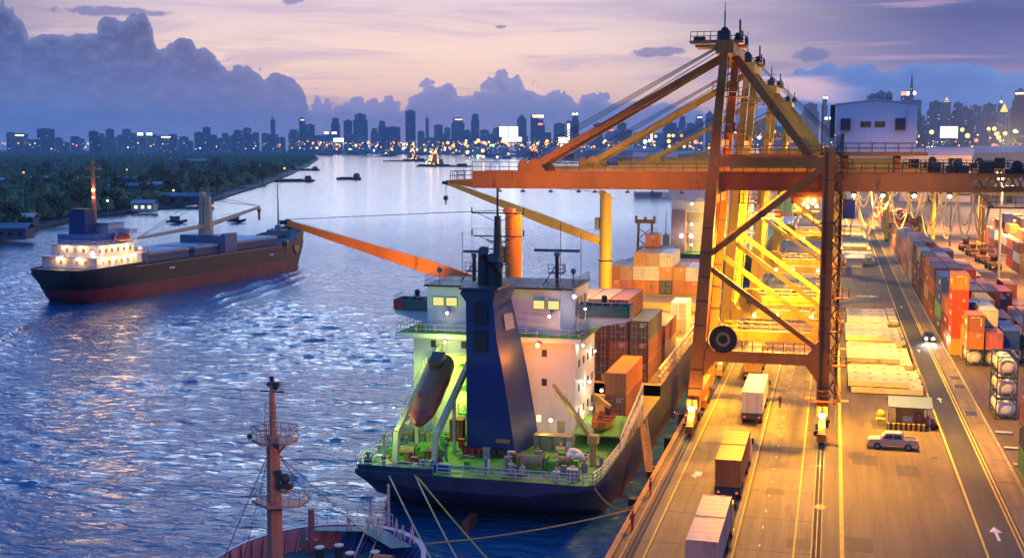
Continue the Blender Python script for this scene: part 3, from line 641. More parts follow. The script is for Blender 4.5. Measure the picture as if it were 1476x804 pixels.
        for x in (1.2,6.9): b.box(x-.3,x+.3,yc-3.2,yc-2.6,30.06,hz-.42); b.box(x-.3,x+.3,yc+2.6,yc+3.2,30.06,hz-.42)
        pl = put('house_platform', b, m, t)
        put('platform_railing', MB().rail([(hx0-.2,hy0-1.25,hz-.05),(hx1+.9,hy0-1.25,hz-.05)],1.05,1.35,.045), m, pl)
        put('ladder_cage', MB().rail([(-1.5,hy0-1.2,hz-.05),(-1.5,hy0+2,hz-.05)],5.4,.8,.05,5), m, pl)
    # tail of the girder: truss with winches
    if tail:
        b = MB()
        for dy in (-2.8,2.8):
            y = yc+dy; b.beam((15,y,29.8),(24,y,29.8),.35,.4); b.beam((15,y,28.2),(24,y,28.2),.3,.35)
            for k in range(5): b.beam((15+k*1.8,y,28.2),(15.9+k*1.8,y,29.8),.18,.18); b.beam((15.9+k*1.8,y,29.8),(16.8+k*1.8,y,28.2),.18,.18)
        b.box(15,24,yc-2.6,yc+2.6,28.0,28.15); b.box(23.6,24.2,yc-3.2,yc+3.2,28,30)
        tl = put('girder_tail', b, m, t)
        b = MB(); b.box(10.2,11.6,yc-2.5,yc-.8,30.1,31.3); b.cyl((13.4,yc-1.6,31.1),.55,1.4,'y',16); b.box(12.2,14.6,yc-2.4,yc-1.2,30.1,30.9); b.box(15.6,17.2,yc-2.6,yc-1,30.1,31.2); b.box(15.5,17.3,yc-2.7,yc-.9,31.2,31.4)
        b.cyl((19.6,yc-1.8,30.9),.6,1.6,'y',16); b.box(18.4,20.9,yc-2.6,yc-.9,30.0,30.6); b.box(21.6,23,yc-2.5,yc-1.2,30.0,31.5)
        put('winch', b, C['dark'], tl)
        put('tail_railing', MB().rail([(9.4,yc-3.4,30.05),(24,yc-3.4,30.05)],1.1,.75,.045,2), C['dark'], tl)
        put('tail_platform', MB().box(16.5,22.5,yc-3.6,yc+3,26.2,26.35).rail([(16.5,yc-3.5,26.35),(22.5,yc-3.5,26.35)],1.1,1,.04).beam((15.6,yc-3,28),(17.2,yc-3,26.3),.2,.2).beam((22,yc-3,28),(22,yc-3,26.3),.2,.2), m, tl)
    for x in (2.2,5.4,8.8,12.6):
        gl = put('girder_lamp', MB().box(x-.3,x+.3,yc-3.3,yc-2.9,27.6,27.94), C['dark'], t); bulb('lamp_glass', (x,yc-3.2,27.5), .2, HOT, gl)
    # festoon cables
    fr = random.Random(int(yc)); x = .9
    fest = paint('festoon_cable_sheath', (.75,.62,.38), .6, .15, 2)
    for k in range(9 if yc < 230 else 0):
        w = 1.3+fr.random()*1.3; sag = 1.6+fr.random()*3.6
        put('festoon_cable', MB().path(catenary((x,yc-1.9+fr.random()*2.5,27.7),(x+w,yc-1.9+fr.random()*2.5,27.7),sag,14),.095,6).path(catenary((x,yc-1.2,27.7),(x+w,yc-1.2,27.7),sag*.72,12),.075,5), fest, t, True)
        x += w*.92
    return t
sts_crane(148, C['crane'], 'orange brown gantry crane with pale lilac machinery house, nearest on the quay')
sts_crane(185, C['crane_y_lit'], 'yellow lit gantry crane standing just behind the orange brown crane', full=False, house=False, tail=True)
sts_crane(252, C['crane_y_lit'], 'third gantry crane along the quay, its yellow apex showing behind the sloping backstays', full=False, house=False, tail=False)
sts_crane(338, C['crane_y_lit'], 'fourth gantry crane along the quay, small and yellow behind the third one', full=False, house=False, tail=False)
# working lights of the cranes
lamp('SPOT', (-6,146,27.4), 1360000, AMBER, (-4.6,158.5,0), .5, 62, 1.0)
lamp('SPOT', (-6,146,27.4), 119000, AMBER, (-6,150,0), .5, 120, .8)
lamp('SPOT', (-9,152,27.4), 51000, AMBER, (-10,142,0), .5, 110, .8)
lamp('SPOT', (-7,146,27.0), 128250, SODIUM, (-6,122,0), .5, 92, 1.0)
lamp('POINT', (-7.5,150.5,22), 12000, (1,.52,.07), size=.6)
lamp('SPOT', (5,148,27.4), 102000, AMBER, (6,160,0), .5, 140, .8)
lamp('SPOT', (6,146,27.0), 114750, SODIUM, (5,135,0), .5, 88, 1.0)
lamp('SPOT', (-26,148,27.5), 30600, AMBER, (-26,150,0), .4, 120, .9)
lamp('SPOT', (-36,148,27.5), 8100, SODIUM, (-38,150,0), .4, 120, .9)
lamp('POINT', (-7.5,187,20), 16000, (1,.52,.07), size=.6)
lamp('SPOT', (-6,185,27.4), 102000, AMBER, (-7,196,0), .5, 140, .8)
lamp('SPOT', (6,185,27.4), 102000, AMBER, (6,196,0), .5, 115, .8)
lamp('POINT', (-7.5,254,20), 20000, (1,.52,.07), size=.6); lamp('SPOT', (-6,252,27.4), 85000, AMBER, (-8,262,0), .5, 90, .8)
lamp('POINT', (-7.5,340,22), 52000, (1,.6,.1), size=.8); lamp('SPOT', (-26,185,27.5), 37400, AMBER, (-27,190,0), .4, 130, .9)
# added fill lights without fixtures, brightening the boom, girder and near quay
def fill_light(loc, aim, power, col, sx, sy, spread):
    d = bpy.data.lights.new('lamp_or_fill','AREA'); d.shape = 'RECTANGLE'; d.size = sx; d.size_y = sy; d.energy = power; d.color = col; d.spread = rad(spread)
    o = bpy.data.objects.new('lamp_or_fill', d); COL.objects.link(o); o.location = loc; o.rotation_euler = (Vector(aim)-Vector(loc)).to_track_quat('-Z','Y').to_euler()
fill_light((-29,100,37), (-29,145,29), 700, (1,.36,.05), 26, 1, 26)
fill_light((8,100,37), (8,145,28.6), 130, (1,.55,.35), 12, 1, 22)
lamp('SPOT', (-4,60,26), 11700, (1,.40,.10), (-6,100,0), .5, 70, .9)
for x in (-15.2,-.6): lamp('POINT', (x,137.6,3.1), 765, AMBER, size=.3)  # light of the leg lamps over the near bogies
# ---------------------------------------------------------------- the container ship moored at the quay
def hull_paint(name, upper, lower, z_split, third=None, z3=0):
    m = bpy.data.materials.new(name); t, N, L = nodes(m)
    out = N.new('ShaderNodeOutputMaterial'); b = N.new('ShaderNodeBsdfPrincipled'); L.new(b.outputs[0], out.inputs[0])
    g = N.new('ShaderNodeNewGeometry'); sp = N.new('ShaderNodeSeparateXYZ'); L.new(g.outputs['Position'], sp.inputs[0])
    tc = N.new('ShaderNodeTexCoord'); mp = N.new('ShaderNodeMapping'); mp.inputs['Scale'].default_value = (1,1,.12); L.new(tc.outputs['Object'], mp.inputs[0])
    n = N.new('ShaderNodeTexNoise'); n.inputs['Scale'].default_value = .45; n.inputs['Detail'].default_value = 7; n.inputs['Roughness'].default_value = .68; L.new(mp.outputs[0], n.inputs['Vector'])
    r = N.new('ShaderNodeMapRange'); r.inputs['From Min'].default_value = z_split-.03; r.inputs['From Max'].default_value = z_split+.03; L.new(sp.outputs['Z'], r.inputs['Value'])
    mx = N.new('ShaderNodeMix'); mx.data_type = 'RGBA'; L.new(r.outputs[0], mx.inputs['Factor']); mx.inputs[6].default_value = (*lower,1); mx.inputs[7].default_value = (*upper,1)
    k = N.new('ShaderNodeMapRange'); k.inputs['From Min'].default_value = .3; k.inputs['From Max'].default_value = .7; k.inputs['To Min'].default_value = .6; k.inputs['To Max'].default_value = 1.3; L.new(n.outputs['Fac'], k.inputs['Value'])
    v = N.new('ShaderNodeVectorMath'); v.operation = 'SCALE'; L.new(mx.outputs[2], v.inputs[0]); L.new(k.outputs[0], v.inputs['Scale'])
    k2 = N.new('ShaderNodeMapRange'); k2.inputs['From Min'].default_value = .6; k2.inputs['From Max'].default_value = .75; k2.inputs['To Max'].default_value = .5; L.new(n.outputs['Fac'], k2.inputs['Value'])
    m2 = N.new('ShaderNodeMix'); m2.data_type = 'RGBA'; L.new(k2.outputs[0], m2.inputs['Factor']); L.new(v.outputs[0], m2.inputs[6]); m2.inputs[7].default_value = (.07,.035,.022,1)
    L.new(m2.outputs[2], b.inputs['Base Color']); b.inputs['Roughness'].default_value = .5
    return m
def hull_rings(stations):
    """stations: (y, x centre, half beam at deck, half beam at bilge, z deck, z keel)"""
    out = []
    for y, xc, wd, wb, zd, zk in stations:
        zm = zk+(zd-zk)*.45
        out.append([(xc-wd,y,zd),(xc-wd*.995-.0,y,zd-(zd-zk)*.25),(xc-(wd*.55+wb*.45),y,zm),(xc-wb,y,zk+.6),(xc-wb*.7,y,zk),(xc+wb*.7,y,zk),(xc+wb,y,zk+.6),(xc+(wd*.55+wb*.45),y,zm),(xc+wd*.995,y,zd-(zd-zk)*.25),(xc+wd,y,zd)])
    return out
SX = -32.2
fs = thing('container_ship', (SX,180,WATER), 'dark blue hulled container ship with white bridge moored along the quay', 'container ship')
hullm = hull_paint('feeder_hull_paint', (.04,.035,.08), (.16,.03,.02), -1.7)
D = 2.3
st = [(106.0,SX,11.0,8.0,D,.9),(106.6,SX,11.7,9.2,D,.2),(109,SX,12.0,10.3,D,-1.2),(114,SX,12.05,11.2,D,-3),(125,SX,12.1,12.0,D,-4),(147.8,SX,12.1,12.1,D,-4.5),(148,SX,12.1,12.1,3.6,-4.5),(150,SX,12.1,12.1,3.6,-4.5),(232,SX,12.1,11.8,3.6,-4.5),(246,SX,10.8,9,4.4,-4.5),(258,SX,6.8,4,6.2,-4.5),(266,SX,.8,.3,7.4,-4.5)]
rg = hull_rings(st)
b = MB(); b.loft(rg, caps=False); b.add(rg[0], [tuple(range(10))[::-1]]); b.add(rg[-1], [tuple(range(10))])
put('hull', b, hullm, fs, True)
put('rudder', MB().box(SX-.35,SX+.35,104.6,107.5,-4.5,-1.5), paint('rust_red',(.25,.06,.025),.7,.3,1,.2), fs)
b = MB()
for a, c in zip(rg[:5], rg[1:5]): b.add([a[0],a[-1],c[-1],c[0]], [(0,1,2,3)])
dk = put('aft_deck', b, C['green'], fs)
b = MB(); b.add([rg[4][0],rg[4][-1],rg[5][-1],rg[5][0]], [(0,1,2,3)]); b.add([(SX-12.1,148,3.6),(SX+12.1,148,3.6),(SX+12.1,232,3.6),(SX-12.1,232,3.6)],[(0,1,2,3)])
b.add([rg[8][0],rg[8][-1],rg[9][-1],rg[9][0]],[(0,1,2,3)]).add([rg[9][0],rg[9][-1],rg[10][-1],rg[10][0]],[(0,1,2,3)]).add([rg[10][0],rg[10][-1],rg[11][-1],rg[11][0]],[(0,1,2,3)])
put('cargo_deck', b, paint('cargo_deck_paint',(.25,.16,.08),.6,.35,.4,.25), fs)
# bulwark and rails round the stern
z = D
put('stern_railing', MB().rail([(SX-11.9,122,z),(SX-12,110,z),(SX-11.6,106.8,z),(SX-10.9,106.2,z),(SX-3.6,106.2,z)],1.05,1.2,.04,2).rail([(SX-3.2,106.15,z),(SX+10.8,106.15,z),(SX+11.6,106.8,z),(SX+11.95,109,z),(SX+12,119,z)],1.05,1.3,.055,2), C['railing'], fs)
b = MB(); b.box(SX-11.2,SX-3.6,106.1,106.25,z,z+.55); put('bulwark', b, hullm, fs)
b = MB(); b.beam((SX+12,119,z+.4),(SX+12,134,z+2.6),.14,.8); b.beam((SX+12,119,z+1.4),(SX+12,134,z+4.2),.12,.22)
for k in range(9): b.beam((SX+12,119.5+k*1.8,z),(SX+12,119.5+k*1.8,z+1.6+k*.3),.12,.14)
put('side_bulwark', b, C['cream'], fs)
# accommodation
A0, A1 = 123.0, 133.6
wh = C['white']
b = MB(); b.box(-43.6,-25.7,A0,A1,D,12.9); ac = put('accommodation', b, wh, fs)
b = MB(); b.box(-45.2,-24.9,A0-1.1,A1+.2,12.9,13.15); b.box(-45.2,-24.9,A0-1.12,A0-1.0,13.15,13.25); put('boat_deck', b, C['green'], fs)
put('deck_edge', MB().box(-45.25,-24.85,A0-1.16,A0-1.1,12.7,13.2), wh, fs)
put('deck_railing', MB().rail([(-36.5,A0-1,13.15),(-45.1,A0-1,13.15),(-45.1,A1,13.15)],1.0,1.1,.03).rail([(-33,A0-1,13.15),(-25,A0-1,13.15),(-25,A1,13.15)],1.0,1.1,.035), C['railing'], fs)
b = MB(); b.prism([(-42.4,124.2),(-33.9,124.2),(-33.9,125.2),(-33,125.2),(-27.6,124.2),(-26.4,126.2),(-26.4,A1-.4),(-42.4,A1-.4)],'z',13.15,18.0)
br = put('bridge', b, paint('bridge_white',(.62,.62,.68),.45,.12,.4,.04,(.3,.2,.15),streak=True), fs)
b = MB(); b.box(-42.7,-26.2,124.0,A1-.2,18.0,18.2); put('bridge_roof', b, C['dark'], br)
put('roof_railing', MB().rail([(-42.6,124.1,18.2),(-34.5,124.1,18.2)],1.0,1.0,.03).rail([(-32.6,124.1,18.2),(-26.3,124.1,18.2),(-26.3,A1-.3,18.2)],1.0,.9,.035).rail([(-42.6,124.1,18.2),(-42.6,A1-.3,18.2)],1,1,.03), C['grey'], br)
LITW = glow('lit_bridge_window', (.85,.75,.25), .9)
for x in (-41.7,-40.2,-30.5,-28.9):
    w = put('window', MB().box(x-.07,x+1.25,124.13,124.17,15.9,16.9), C['dark'], br); put('pane', MB().box(x,x+1.18,124.1,124.13,15.96,16.84), LITW, w)
for y in (126.8,128.8,130.8): w = put('window', MB().box(-26.4,-26.35,y,y+1.2,15.9,16.9), C['glass'], br)
# lower windows
for x, z in ((-41.6,11.9),(-38.2,11.9),(-29.3,8.3),(-29.3,11.4)): put('window', MB().box(x,x+.55,A0-.05,A0-.01,z-.35,z+.4), C['dark'], ac)
w = put('window', MB().box(-29.9,-29.3,A0-.05,A0-.01,4.0,4.85), C['grey'], ac); put('pane', MB().box(-29.85,-29.35,A0-.08,A0-.05,4.05,4.8), glow('lit_cabin_window',(1,.8,.4),1.6), w)
for y in (124.6,127,129.4,131.8):
    for z in (4.6,7.2,9.8): put('window', MB().box(-25.7,-25.64,y,y+.6,z,z+.75), C['dark'], ac)
put('door', MB().box(-27.6,-26.8,A0-.06,A0-.01,D,D+1.95), paint('ship_door',(.4,.33,.2),.5,.2,1), ac)
b = MB()
for z in (4.9,7.4,9.9): b.box(-37.9,-34.6,A0-2.4,A0-.02,z,z+.14)
gal = put('stair_landing', b, C['green'], fs)
b = MB()
for z in (5.04,7.54,10.04): b.rail([(-37.8,A0-2.3,z),(-34.7,A0-2.3,z)],1.0,.8,.035)
b.rail([(-37.85,A0-2.3,5.04),(-37.85,A0-.2,5.04)],1,1,.035)
put('landing_railing', b, C['railing'], gal)
for k, z in enumerate((D,4.94,7.44,9.94)): put('stairs', MB().stairs((-37.4 if k%2 else -35.0,A0-1.2,z),(-35.0 if k%2 else -37.4,A0-1.2,z+2.5),.7,(0,1,0)), C['railing'], gal)
put('side_stairs', MB().stairs((-25.2,A0+1,13.2),(-26.1,A0+5,16),.8,(1,0,0)), C['railing'], fs)
# bridge wings
tealm = paint('wing_teal',(.07,.13,.14),.5,.2,.6,.05)
for s, x0, x1 in ((-1,-42.4,-47.0),(1,-26.4,-20.6)):
    b = MB(); xa, xb = min(x0,x1), max(x0,x1)
    b.box(xa,xb,126.2,129.4,15.0,15.15); b.box(xa,xb,126.2,126.28,15.15,16.2); b.box(xa,xb,129.3,129.4,15.15,16.2); b.box(x1-.05,x1+.05,126.2,129.4,15.15,16.2)
    wg = put('bridge_wing', b, tealm, br)
    put('wing_bracket', MB().prism([(x0,13.4),(x0,15.0),(x1,15.0),(x1,14.6)],'y',126.5,126.7).prism([(x0,13.4),(x0,15.0),(x1,15.0),(x1,14.6)],'y',128.9,129.1), wh, wg)
    put('wing_railing', MB().rail([(x0,126.25,16.2),(x1,126.25,16.2),(x1,129.3,16.2)],.35,.9,.03,0), C['railing'], wg)
    put('wing_console', MB().box(x1*.5+x0*.5-.3,x1*.5+x0*.5+.3,127.2,127.8,15.15,16.6).ball((x1*.5+x0*.5,127.5,16.9),.35), C['dark'], wg)
    put('light_screen', MB().box(x1-.6*s-.45,x1-.6*s+.45,126.12,126.19,15.2,16.1), C['redp'] if s < 0 else paint('green_screen',(.02,.2,.06),.5,.2,1), wg)
# funnel
b = MB()
b.loft([[(-35.1,114.8,D),(-30.0,114.8,D),(-29.2,121.5,D),(-35.1,121.5,D)],[(-35.2,115.0,9),(-31.1,115.0,9),(-30.2,121.0,9),(-35.2,121.0,9)],[(-35.25,115.2,14),(-32.1,115.2,14),(-31.1,120.4,14),(-35.25,120.4,14)],[(-35.3,115.3,17.6),(-32.5,115.3,17.6),(-31.8,119.8,17.6),(-35.3,119.8,17.6)],[(-35.8,114.9,18.5),(-32.2,114.9,18.5),(-31.5,120.2,18.5),(-35.8,120.2,18.5)],[(-35.6,115.0,18.9),(-32.4,115.0,18.9),(-31.7,120,18.9),(-35.6,120,18.9)]], closed=True)
fn = put('funnel', b, C['bluep'], fs)
b = MB(); b.box(-35.9,-31.9,114.8,120.2,18.9,19.1); put('funnel_cap', b, C['dark'], fn)
for z in (12.6,15.3): 
    g = MB(); g.box(-34.5,-33.0,115.08,115.14,z,z+2.1)
    lv = put('louvre', g, paint('louvre_dark',(.012,.015,.03),.5,.2,1), fn)
    g = MB()
    for k in range(12): g.box(-34.45,-33.05,115.02,115.08,z+.08+k*.17,z+.14+k*.17)
    put('slat', g, C['dark'], lv)
put('side_louvre', MB().add([(-31.75,117.2,14.6),(-31.35,119.2,14.6),(-31.62,119.2,16.2),(-32.0,117.2,16.2),(-31.68,117.2,14.6),(-31.26,119.2,14.6),(-31.53,119.2,16.2),(-31.93,117.2,16.2)],[(3,2,1,0),(4,5,6,7),(0,1,5,4),(1,2,6,5),(2,3,7,6),(3,0,4,7)]), C['grey'], fn)
b = MB()
for x, r, h in ((-34.4,.55,22.6),(-33.4,.6,21.9),(-32.8,.45,21.2)):
    b.tube((x,118.4,19),(x+.05,118.3,h-.7),r,12); b.tube((x+.05,118.3,h-.7),(x+.3,117.6,h),r,12)
put('exhaust_pipe', b, C['dark'], fn, True)
put('nameplate', MB().box(-32.0,-30.6,114.7,114.76,3.6,4.0), paint('plate_orange',(.5,.2,.05),.5,.2,1), fn)
# radar mast on the bridge roof
b = MB(); b.tube((-35.1,126.5,18.2),(-35.1,126.5,25.6),.6,8,.36); b.tube((-35.1,126.5,25.6),(-35.1,126.5,28.6),.13,6)
for z, w in ((25.9,2.9),(23.4,2.7)): b.box(-35.1-w,-35.1+w,126.42,126.58,z-.07,z+.07); b.beam((-35.1,126.5,z-1),(-35.1-w*.8,126.5,z),.07,.07); b.beam((-35.1,126.5,z-1),(-35.1+w*.8,126.5,z),.07,.07)
for k in range(5): b.box(-36.2,-34,126.4,126.6,19.4+k*.85,19.5+k*.85); b.ball((-36.2,126.5,19.6+k*.85),.12,6,4); b.ball((-34,126.5,19.6+k*.85),.12,6,4)
for x in (-38,-32.2): b.tube((x,126.5,23.4),(x,126.5,24.1),.1,5); b.tube((x,126.5,25.9),(x,126.5,26.5),.08,5)
mt = put('signal_mast', b, C['dark'], fs)
put('halyard', MB().path([(-38,126.5,25.9),(-37.9,126,18.5)],.02,3).path([(-32.3,126.5,25.9),(-32.4,126,18.5)],.02,3).path([(-37.9,126.5,24.2),(-32.3,126.5,24.2)],.02,3), C['wire'], mt)
for x, w, hz_ in ((-37.9,1.2,21.6),(-28.6,2.5,21.9)):
    b = MB(); b.tube((x,127,18.2),(x,127,hz_-.5),.22,8); b.rail([(x-.8,126.3,19.6),(x+.8,126.3,19.6),(x+.8,127.6,19.6)],.9,.5,.03); b.box(x-.85,x+.85,126.2,127.8,19.5,19.6); b.beam((x-1.5,126.8,18.2),(x,127,20.5),.1,.1)
    rm = put('radar_mast', b, C['dark'], fs)
    put('scanner', MB().cyl((x,127,hz_-.35),.32,.4,'z',10).box(x-w,x+w,126.85,127.15,hz_-.1,hz_+.2), paint('scanner_blue',(.05,.10,.16),.4,.1,1), rm)
for x, y in ((-41.4,125.5),(-26.9,127.5)): put('satellite_dome', MB().tube((x,y,18.2),(x,y,19.4),.07,5).ball((x,y,19.7),.32,8,6), C['grey'], fs)
for x, y, h in ((-26.6,130,23.6),(-40.5,131,23.5),(-28.9,130,24.6)): put('whip_antenna', MB().tube((x,y,18.2),(x,y,h),.035,4), C['wire'], fs)
# ship's cranes
cry = [paint('ship_crane_orange',(.62,.20,.02),.45,.2,.25,.06,streak=True), paint('ship_crane_yellow',(.66,.42,.05),.45,.2,.25,.06,streak=True)]
for m, yb, tip, zp in ((cry[0],150,(-70.9,150,22.9),14.6),(cry[1],215,(-69.2,215,26.4),16.2)):
    x = -39.5
    b = MB(); b.tube((x,yb,3.6),(x,yb,12.8),1.15,20); b.tube((x,yb,12.8),(x,yb,13.0),1.25,20); b.tube((x,yb,13.0),(x,yb,24.7),1.08,20)
    ps = put('crane_post', b, m, fs, True)
    put('post_collar', MB().tube((x,yb,12.6),(x,yb,12.85),1.3,20), C['dark'], ps)
    b = MB(); b.box(x-.9,x+.1,yb-.75,yb+.75,24.3,25.2); b.cyl((x-.8,yb-.5,24.9),.45,.3,'y',12); b.cyl((x-.8,yb+.5,24.9),.45,.3,'y',12); put('sheave_head', b, m, ps)
    put('crane_cab', MB().box(x-1.9,x-1.1,yb-.7,yb+.7,18.2,20.4), C['grey'], ps)
    q = Vector((x-1.0,yb,zp)); tp = Vector(tip); mid = q.lerp(tp,.35)
    b = MB(); b.beam(q,mid,1.25,1.35,1.2,1.75); b.beam(mid,tp,1.2,1.75,.7,.7)
    jb = put('jib', b, m, fs)
    put('jib_sheave', MB().cyl(tp,.5,.5,'y',12).box(tp.x-1.0,tp.x+.1,yb-.5,yb+.5,tp.z-.25,tp.z+.3), C['dark'], jb)
    b = MB()
    for o in (-.35,.0,.35): b.path([(x-.8,yb+o,25.0),tuple(tp+Vector((.4,o,.45)))],.03,4)
    b.path([tuple(tp+Vector((-.4,.15,-.2))),tuple(tp+Vector((-.4,.15,-2.4)))],.03,4).path([tuple(tp+Vector((-.4,-.15,-.2))),tuple(tp+Vector((-.4,-.15,-2.4)))],.03,4)
    put('hoist_wire', b, C['wire'], jb)
    put('hook_block', MB().box(tp.x-.75,tp.x-.05,yb-.3,yb+.3,tp.z-3.2,tp.z-2.4).tube((tp.x-.4,yb,tp.z-4.0),(tp.x-.4,yb,tp.z-3.2),.14,6), C['dark'], jb)
# free fall lifeboat frame
fr_ = paint('davit_cream',(.62,.55,.30),.45,.2,.5,.08)
pk = paint('davit_pink',(.62,.42,.36),.45,.2,.5,.08)
b = MB()
for x in (-40.5,-36.5):
    b.beam((x,108.6,D),(x,109.2,D+3.2),.5,.6); b.beam((x,109.2,D+3.0),(x,120.8,D+8.5),.45,.75); b.beam((x,121,D),(x,121,D+8.6),.35,.4); b.beam((x,115,D),(x,115,D+5.8),.3,.3)
b.beam((-40.5,120.9,D+8.5),(-36.5,120.9,D+8.5),.6,.8); b.beam((-40.5,121.4,D+8.5),(-40.5,123,D+9.4),.4,.6); b.beam((-36.5,121.4,D+8.5),(-36.5,123,D+9.4),.4,.6)
lf = put('lifeboat_ramp', b, fr_, fs)
b = MB()
for k in range(10): b.beam((-40.2,110.4+k*1.1,D+3.75+k*.53),(-39.7,110.4+k*1.1,D+3.75+k*.53),.08,.3)
b.rail([(-40.8,111,D+4.1),(-40.8,119,D+8)],.9,.9,.03,1); put('ramp_rung', b, fr_, lf)
# lifeboat: its own thing, resting on the ramp
lb = thing('lifeboat', (-38.5,114.5,D+4), 'orange and red enclosed lifeboat hanging bow down on the stern ramp', 'lifeboat')
ax0, ax1 = Vector((-38.5,109.6,D+3.2)), Vector((-38.5,119.2,D+8.2)); dv = (ax1-ax0).normalized(); up = Vector((0,-dv.z,dv.y))
def boat_ring(s, w, hb, ht):
    c = ax0+dv*s; pr = []
    for k in range(12):
        a = 2*math.pi*k/12; h = math.sin(a); pr.append(tuple(c+Vector((w*math.cos(a),0,0))+up*((ht if h > 0 else hb)*h+.9)))
    return pr
rings = [boat_ring(s,w,hb,ht) for s,w,hb,ht in ((0,.15,.3,.2),(.6,.8,.8,.6),(1.8,1.25,1.1,.9),(4,1.45,1.2,1.05),(7,1.45,1.2,1.15),(9.3,1.3,1.0,1.1),(10.2,1.0,.8,.9))]
put('hull', MB().loft(rings, closed=True), paint('lifeboat_red',(.42,.05,.03),.4,.2,.5), lb, True)
def canopy_ring(s, w, h):
    c = ax0+dv*s+up*1.05
    return [tuple(c+Vector((w*math.cos(math.pi*k/8),0,0))+up*(h*math.sin(math.pi*k/8))) for k in range(9)]
put('canopy', MB().loft([canopy_ring(s,w,h) for s,w,h in ((1.0,.5,.5),(2,1.1,1.0),(4,1.35,1.2),(8.4,1.35,1.3),(9.6,1.1,1.0))]), paint('lifeboat_orange',(.36,.11,.025),.4,.2,.5), lb, True)
c = ax0+dv*8.2+up*2.4; b = MB(); b.beam(c-dv*.9,c+dv*.9,1.3,1.0); put('cockpit', b, paint('cockpit_dark',(.12,.05,.03),.3,.2,1), lb)
c = ax0+dv*3.0+up*2.1; put('hatch', MB().beam(c-dv*.4,c+dv*.4,.9,.16), MATS['lifeboat_red'], lb)
# deck fittings on the stern
def bollard(x, y, z, ship='moored container ship', lab=None, s=1.0, m=None, parent=None):
    b = MB(); b.box(x-.75*s,x+.75*s,y-.3*s,y+.3*s,z,z+.12)
    o = put('mooring_bollard', b, m or C['dark'], parent)
    for d in (-.42,.42): put('post', MB().cyl((x+d*s,y,z+.45*s),.2*s,.7*s,'z',10).cyl((x+d*s,y,z+.82*s),.26*s,.1,'z',10), m or C['dark'], o)
    return o
for x, y in ((-43.2,112.5),(-42.6,116.5),(-37,108),(-28,108.3),(-23.5,109.5),(-21.5,113.5)): bollard(x,y,D,parent=fs,m=C['grey'])
def winch(x, y, z, parent, s=1.0, m=None):
    b = MB(); b.box(x-1.3*s,x+1.3*s,y-.5*s,y+.5*s,z,z+.25); b.box(x-1.35*s,x-1.1*s,y-.5*s,y+.5*s,z,z+1.2*s); b.box(x+1.1*s,x+1.35*s,y-.5*s,y+.5*s,z,z+1.2*s); b.box(x+1.4*s,x+2.1*s,y-.4*s,y+.4*s,z,z+.9*s)
    w = put('winch', b, m or C['green'], parent)
    put('rope_drum', MB().cyl((x,y,z+.8*s),.5*s,1.9*s,'x',14).cyl((x-.95*s,y,z+.8*s),.75*s,.1,'x',14).cyl((x+.95*s,y,z+.8*s),.75*s,.1,'x',14), paint('coiled_rope',(.42,.27,.12),.8,.3,3), w)
winch(-27.2,110.5,D,fs,1.1); winch(-40.4,111.8,D,fs,.9); winch(-24.6,112.6,D,fs,.7); winch(-43,118.6,D,fs,1.0,C['grey']); winch(-38.2,113.5,D,fs,.6)
def drum(x, y, z, m, lab):
    t_ = thing('oil_drum', (x,y,z), lab, 'drum', 'drums at the foot of the funnel')
    put('body', MB().cyl((x,y,z+.45),.3,.9,'z',14), m, t_); put('rim', MB().cyl((x,y,z+.45),.315,.05,'z',14).cyl((x,y,z+.88),.315,.04,'z',14), m, t_)
for k in range(6): drum(-35.0+k*.75,113.9,D,[C['redp'],C['redp'],C['redp'],C['redp'],C['dark'],C['dark']][k], f"{'red' if k < 4 else 'dark'} drum, {nth(k if k < 4 else k-4)} of the {'red' if k < 4 else 'dark'} ones from the left at the blue funnel's foot")
def crate(x0,x1,y0,y1,z0,h,m,lab,name='deck_crate'):
    t_ = thing(name, ((x0+x1)/2,(y0+y1)/2,z0), lab, 'crate')
    put('body', MB().box(x0,x1,y0,y1,z0,z0+h), m, t_); put('lid', MB().box(x0-.05,x1+.05,y0-.05,y1+.05,z0+h,z0+h+.08), m, t_)
    for k in range(3): put('batten', MB().box(x0+(x1-x0)*(k+.5)/3-.04,x0+(x1-x0)*(k+.5)/3+.04,y0-.04,y0-.002,z0,z0+h), C['dark'], t_)
    
crate(-38.4,-37.0,119.3,120.6,D,2.2,paint('locker_rust',(.33,.08,.02),.6,.2,1), 'rust red deck locker behind the lifeboat ramp legs')
crate(-36.2,-34.6,107,107.9,D,.7,paint('blue_box',(.03,.08,.3),.5,.2,1), 'low blue box by the stern rail under the funnel')
crate(-23.2,-22.1,107.4,108.2,D,1.0,paint('pale_box',(.5,.38,.36),.6,.2,1), 'pale box beside the stern corner rail of the container ship')
crate(-28.9,-25.0,117.8,119.2,D,1.5,paint('bench_green',(.2,.22,.12),.6,.2,1), 'long olive deck store beside the funnel on the aft deck')
b = MB(); b.cyl((-42.3,118.9,3.4),.7,1.9,'x',16); solo('hose_reel', b, C['grey'], 'grey hose drum on its side near the port rail', 'hose reel')
r2 = random.Random(5)
for k in range(14):
    x, y = r2.choice([(-42,110),(-39,110),(-36.4,110.5),(-27,113.5),(-24,111),(-26,108),(-22.5,116)]); x += r2.uniform(-1,1); y += r2.uniform(-1,1)
    b = MB()
    for q in range(3): b.add(*(lambda rr, zz: ([(x+rr*math.cos(a*.4189), y+rr*math.sin(a*.4189), zz+.1*(a%2)*0) for a in range(15)]+[(x+(rr-.14)*math.cos(a*.4189), y+(rr-.14)*math.sin(a*.4189), zz+.12) for a in range(15)], [(i,(i+1)%15,15+(i+1)%15,15+i) for i in range(15)]))(.55-.06*q, D+.02+.1*q))
    put('rope_coil', b, C['rope'], fs)
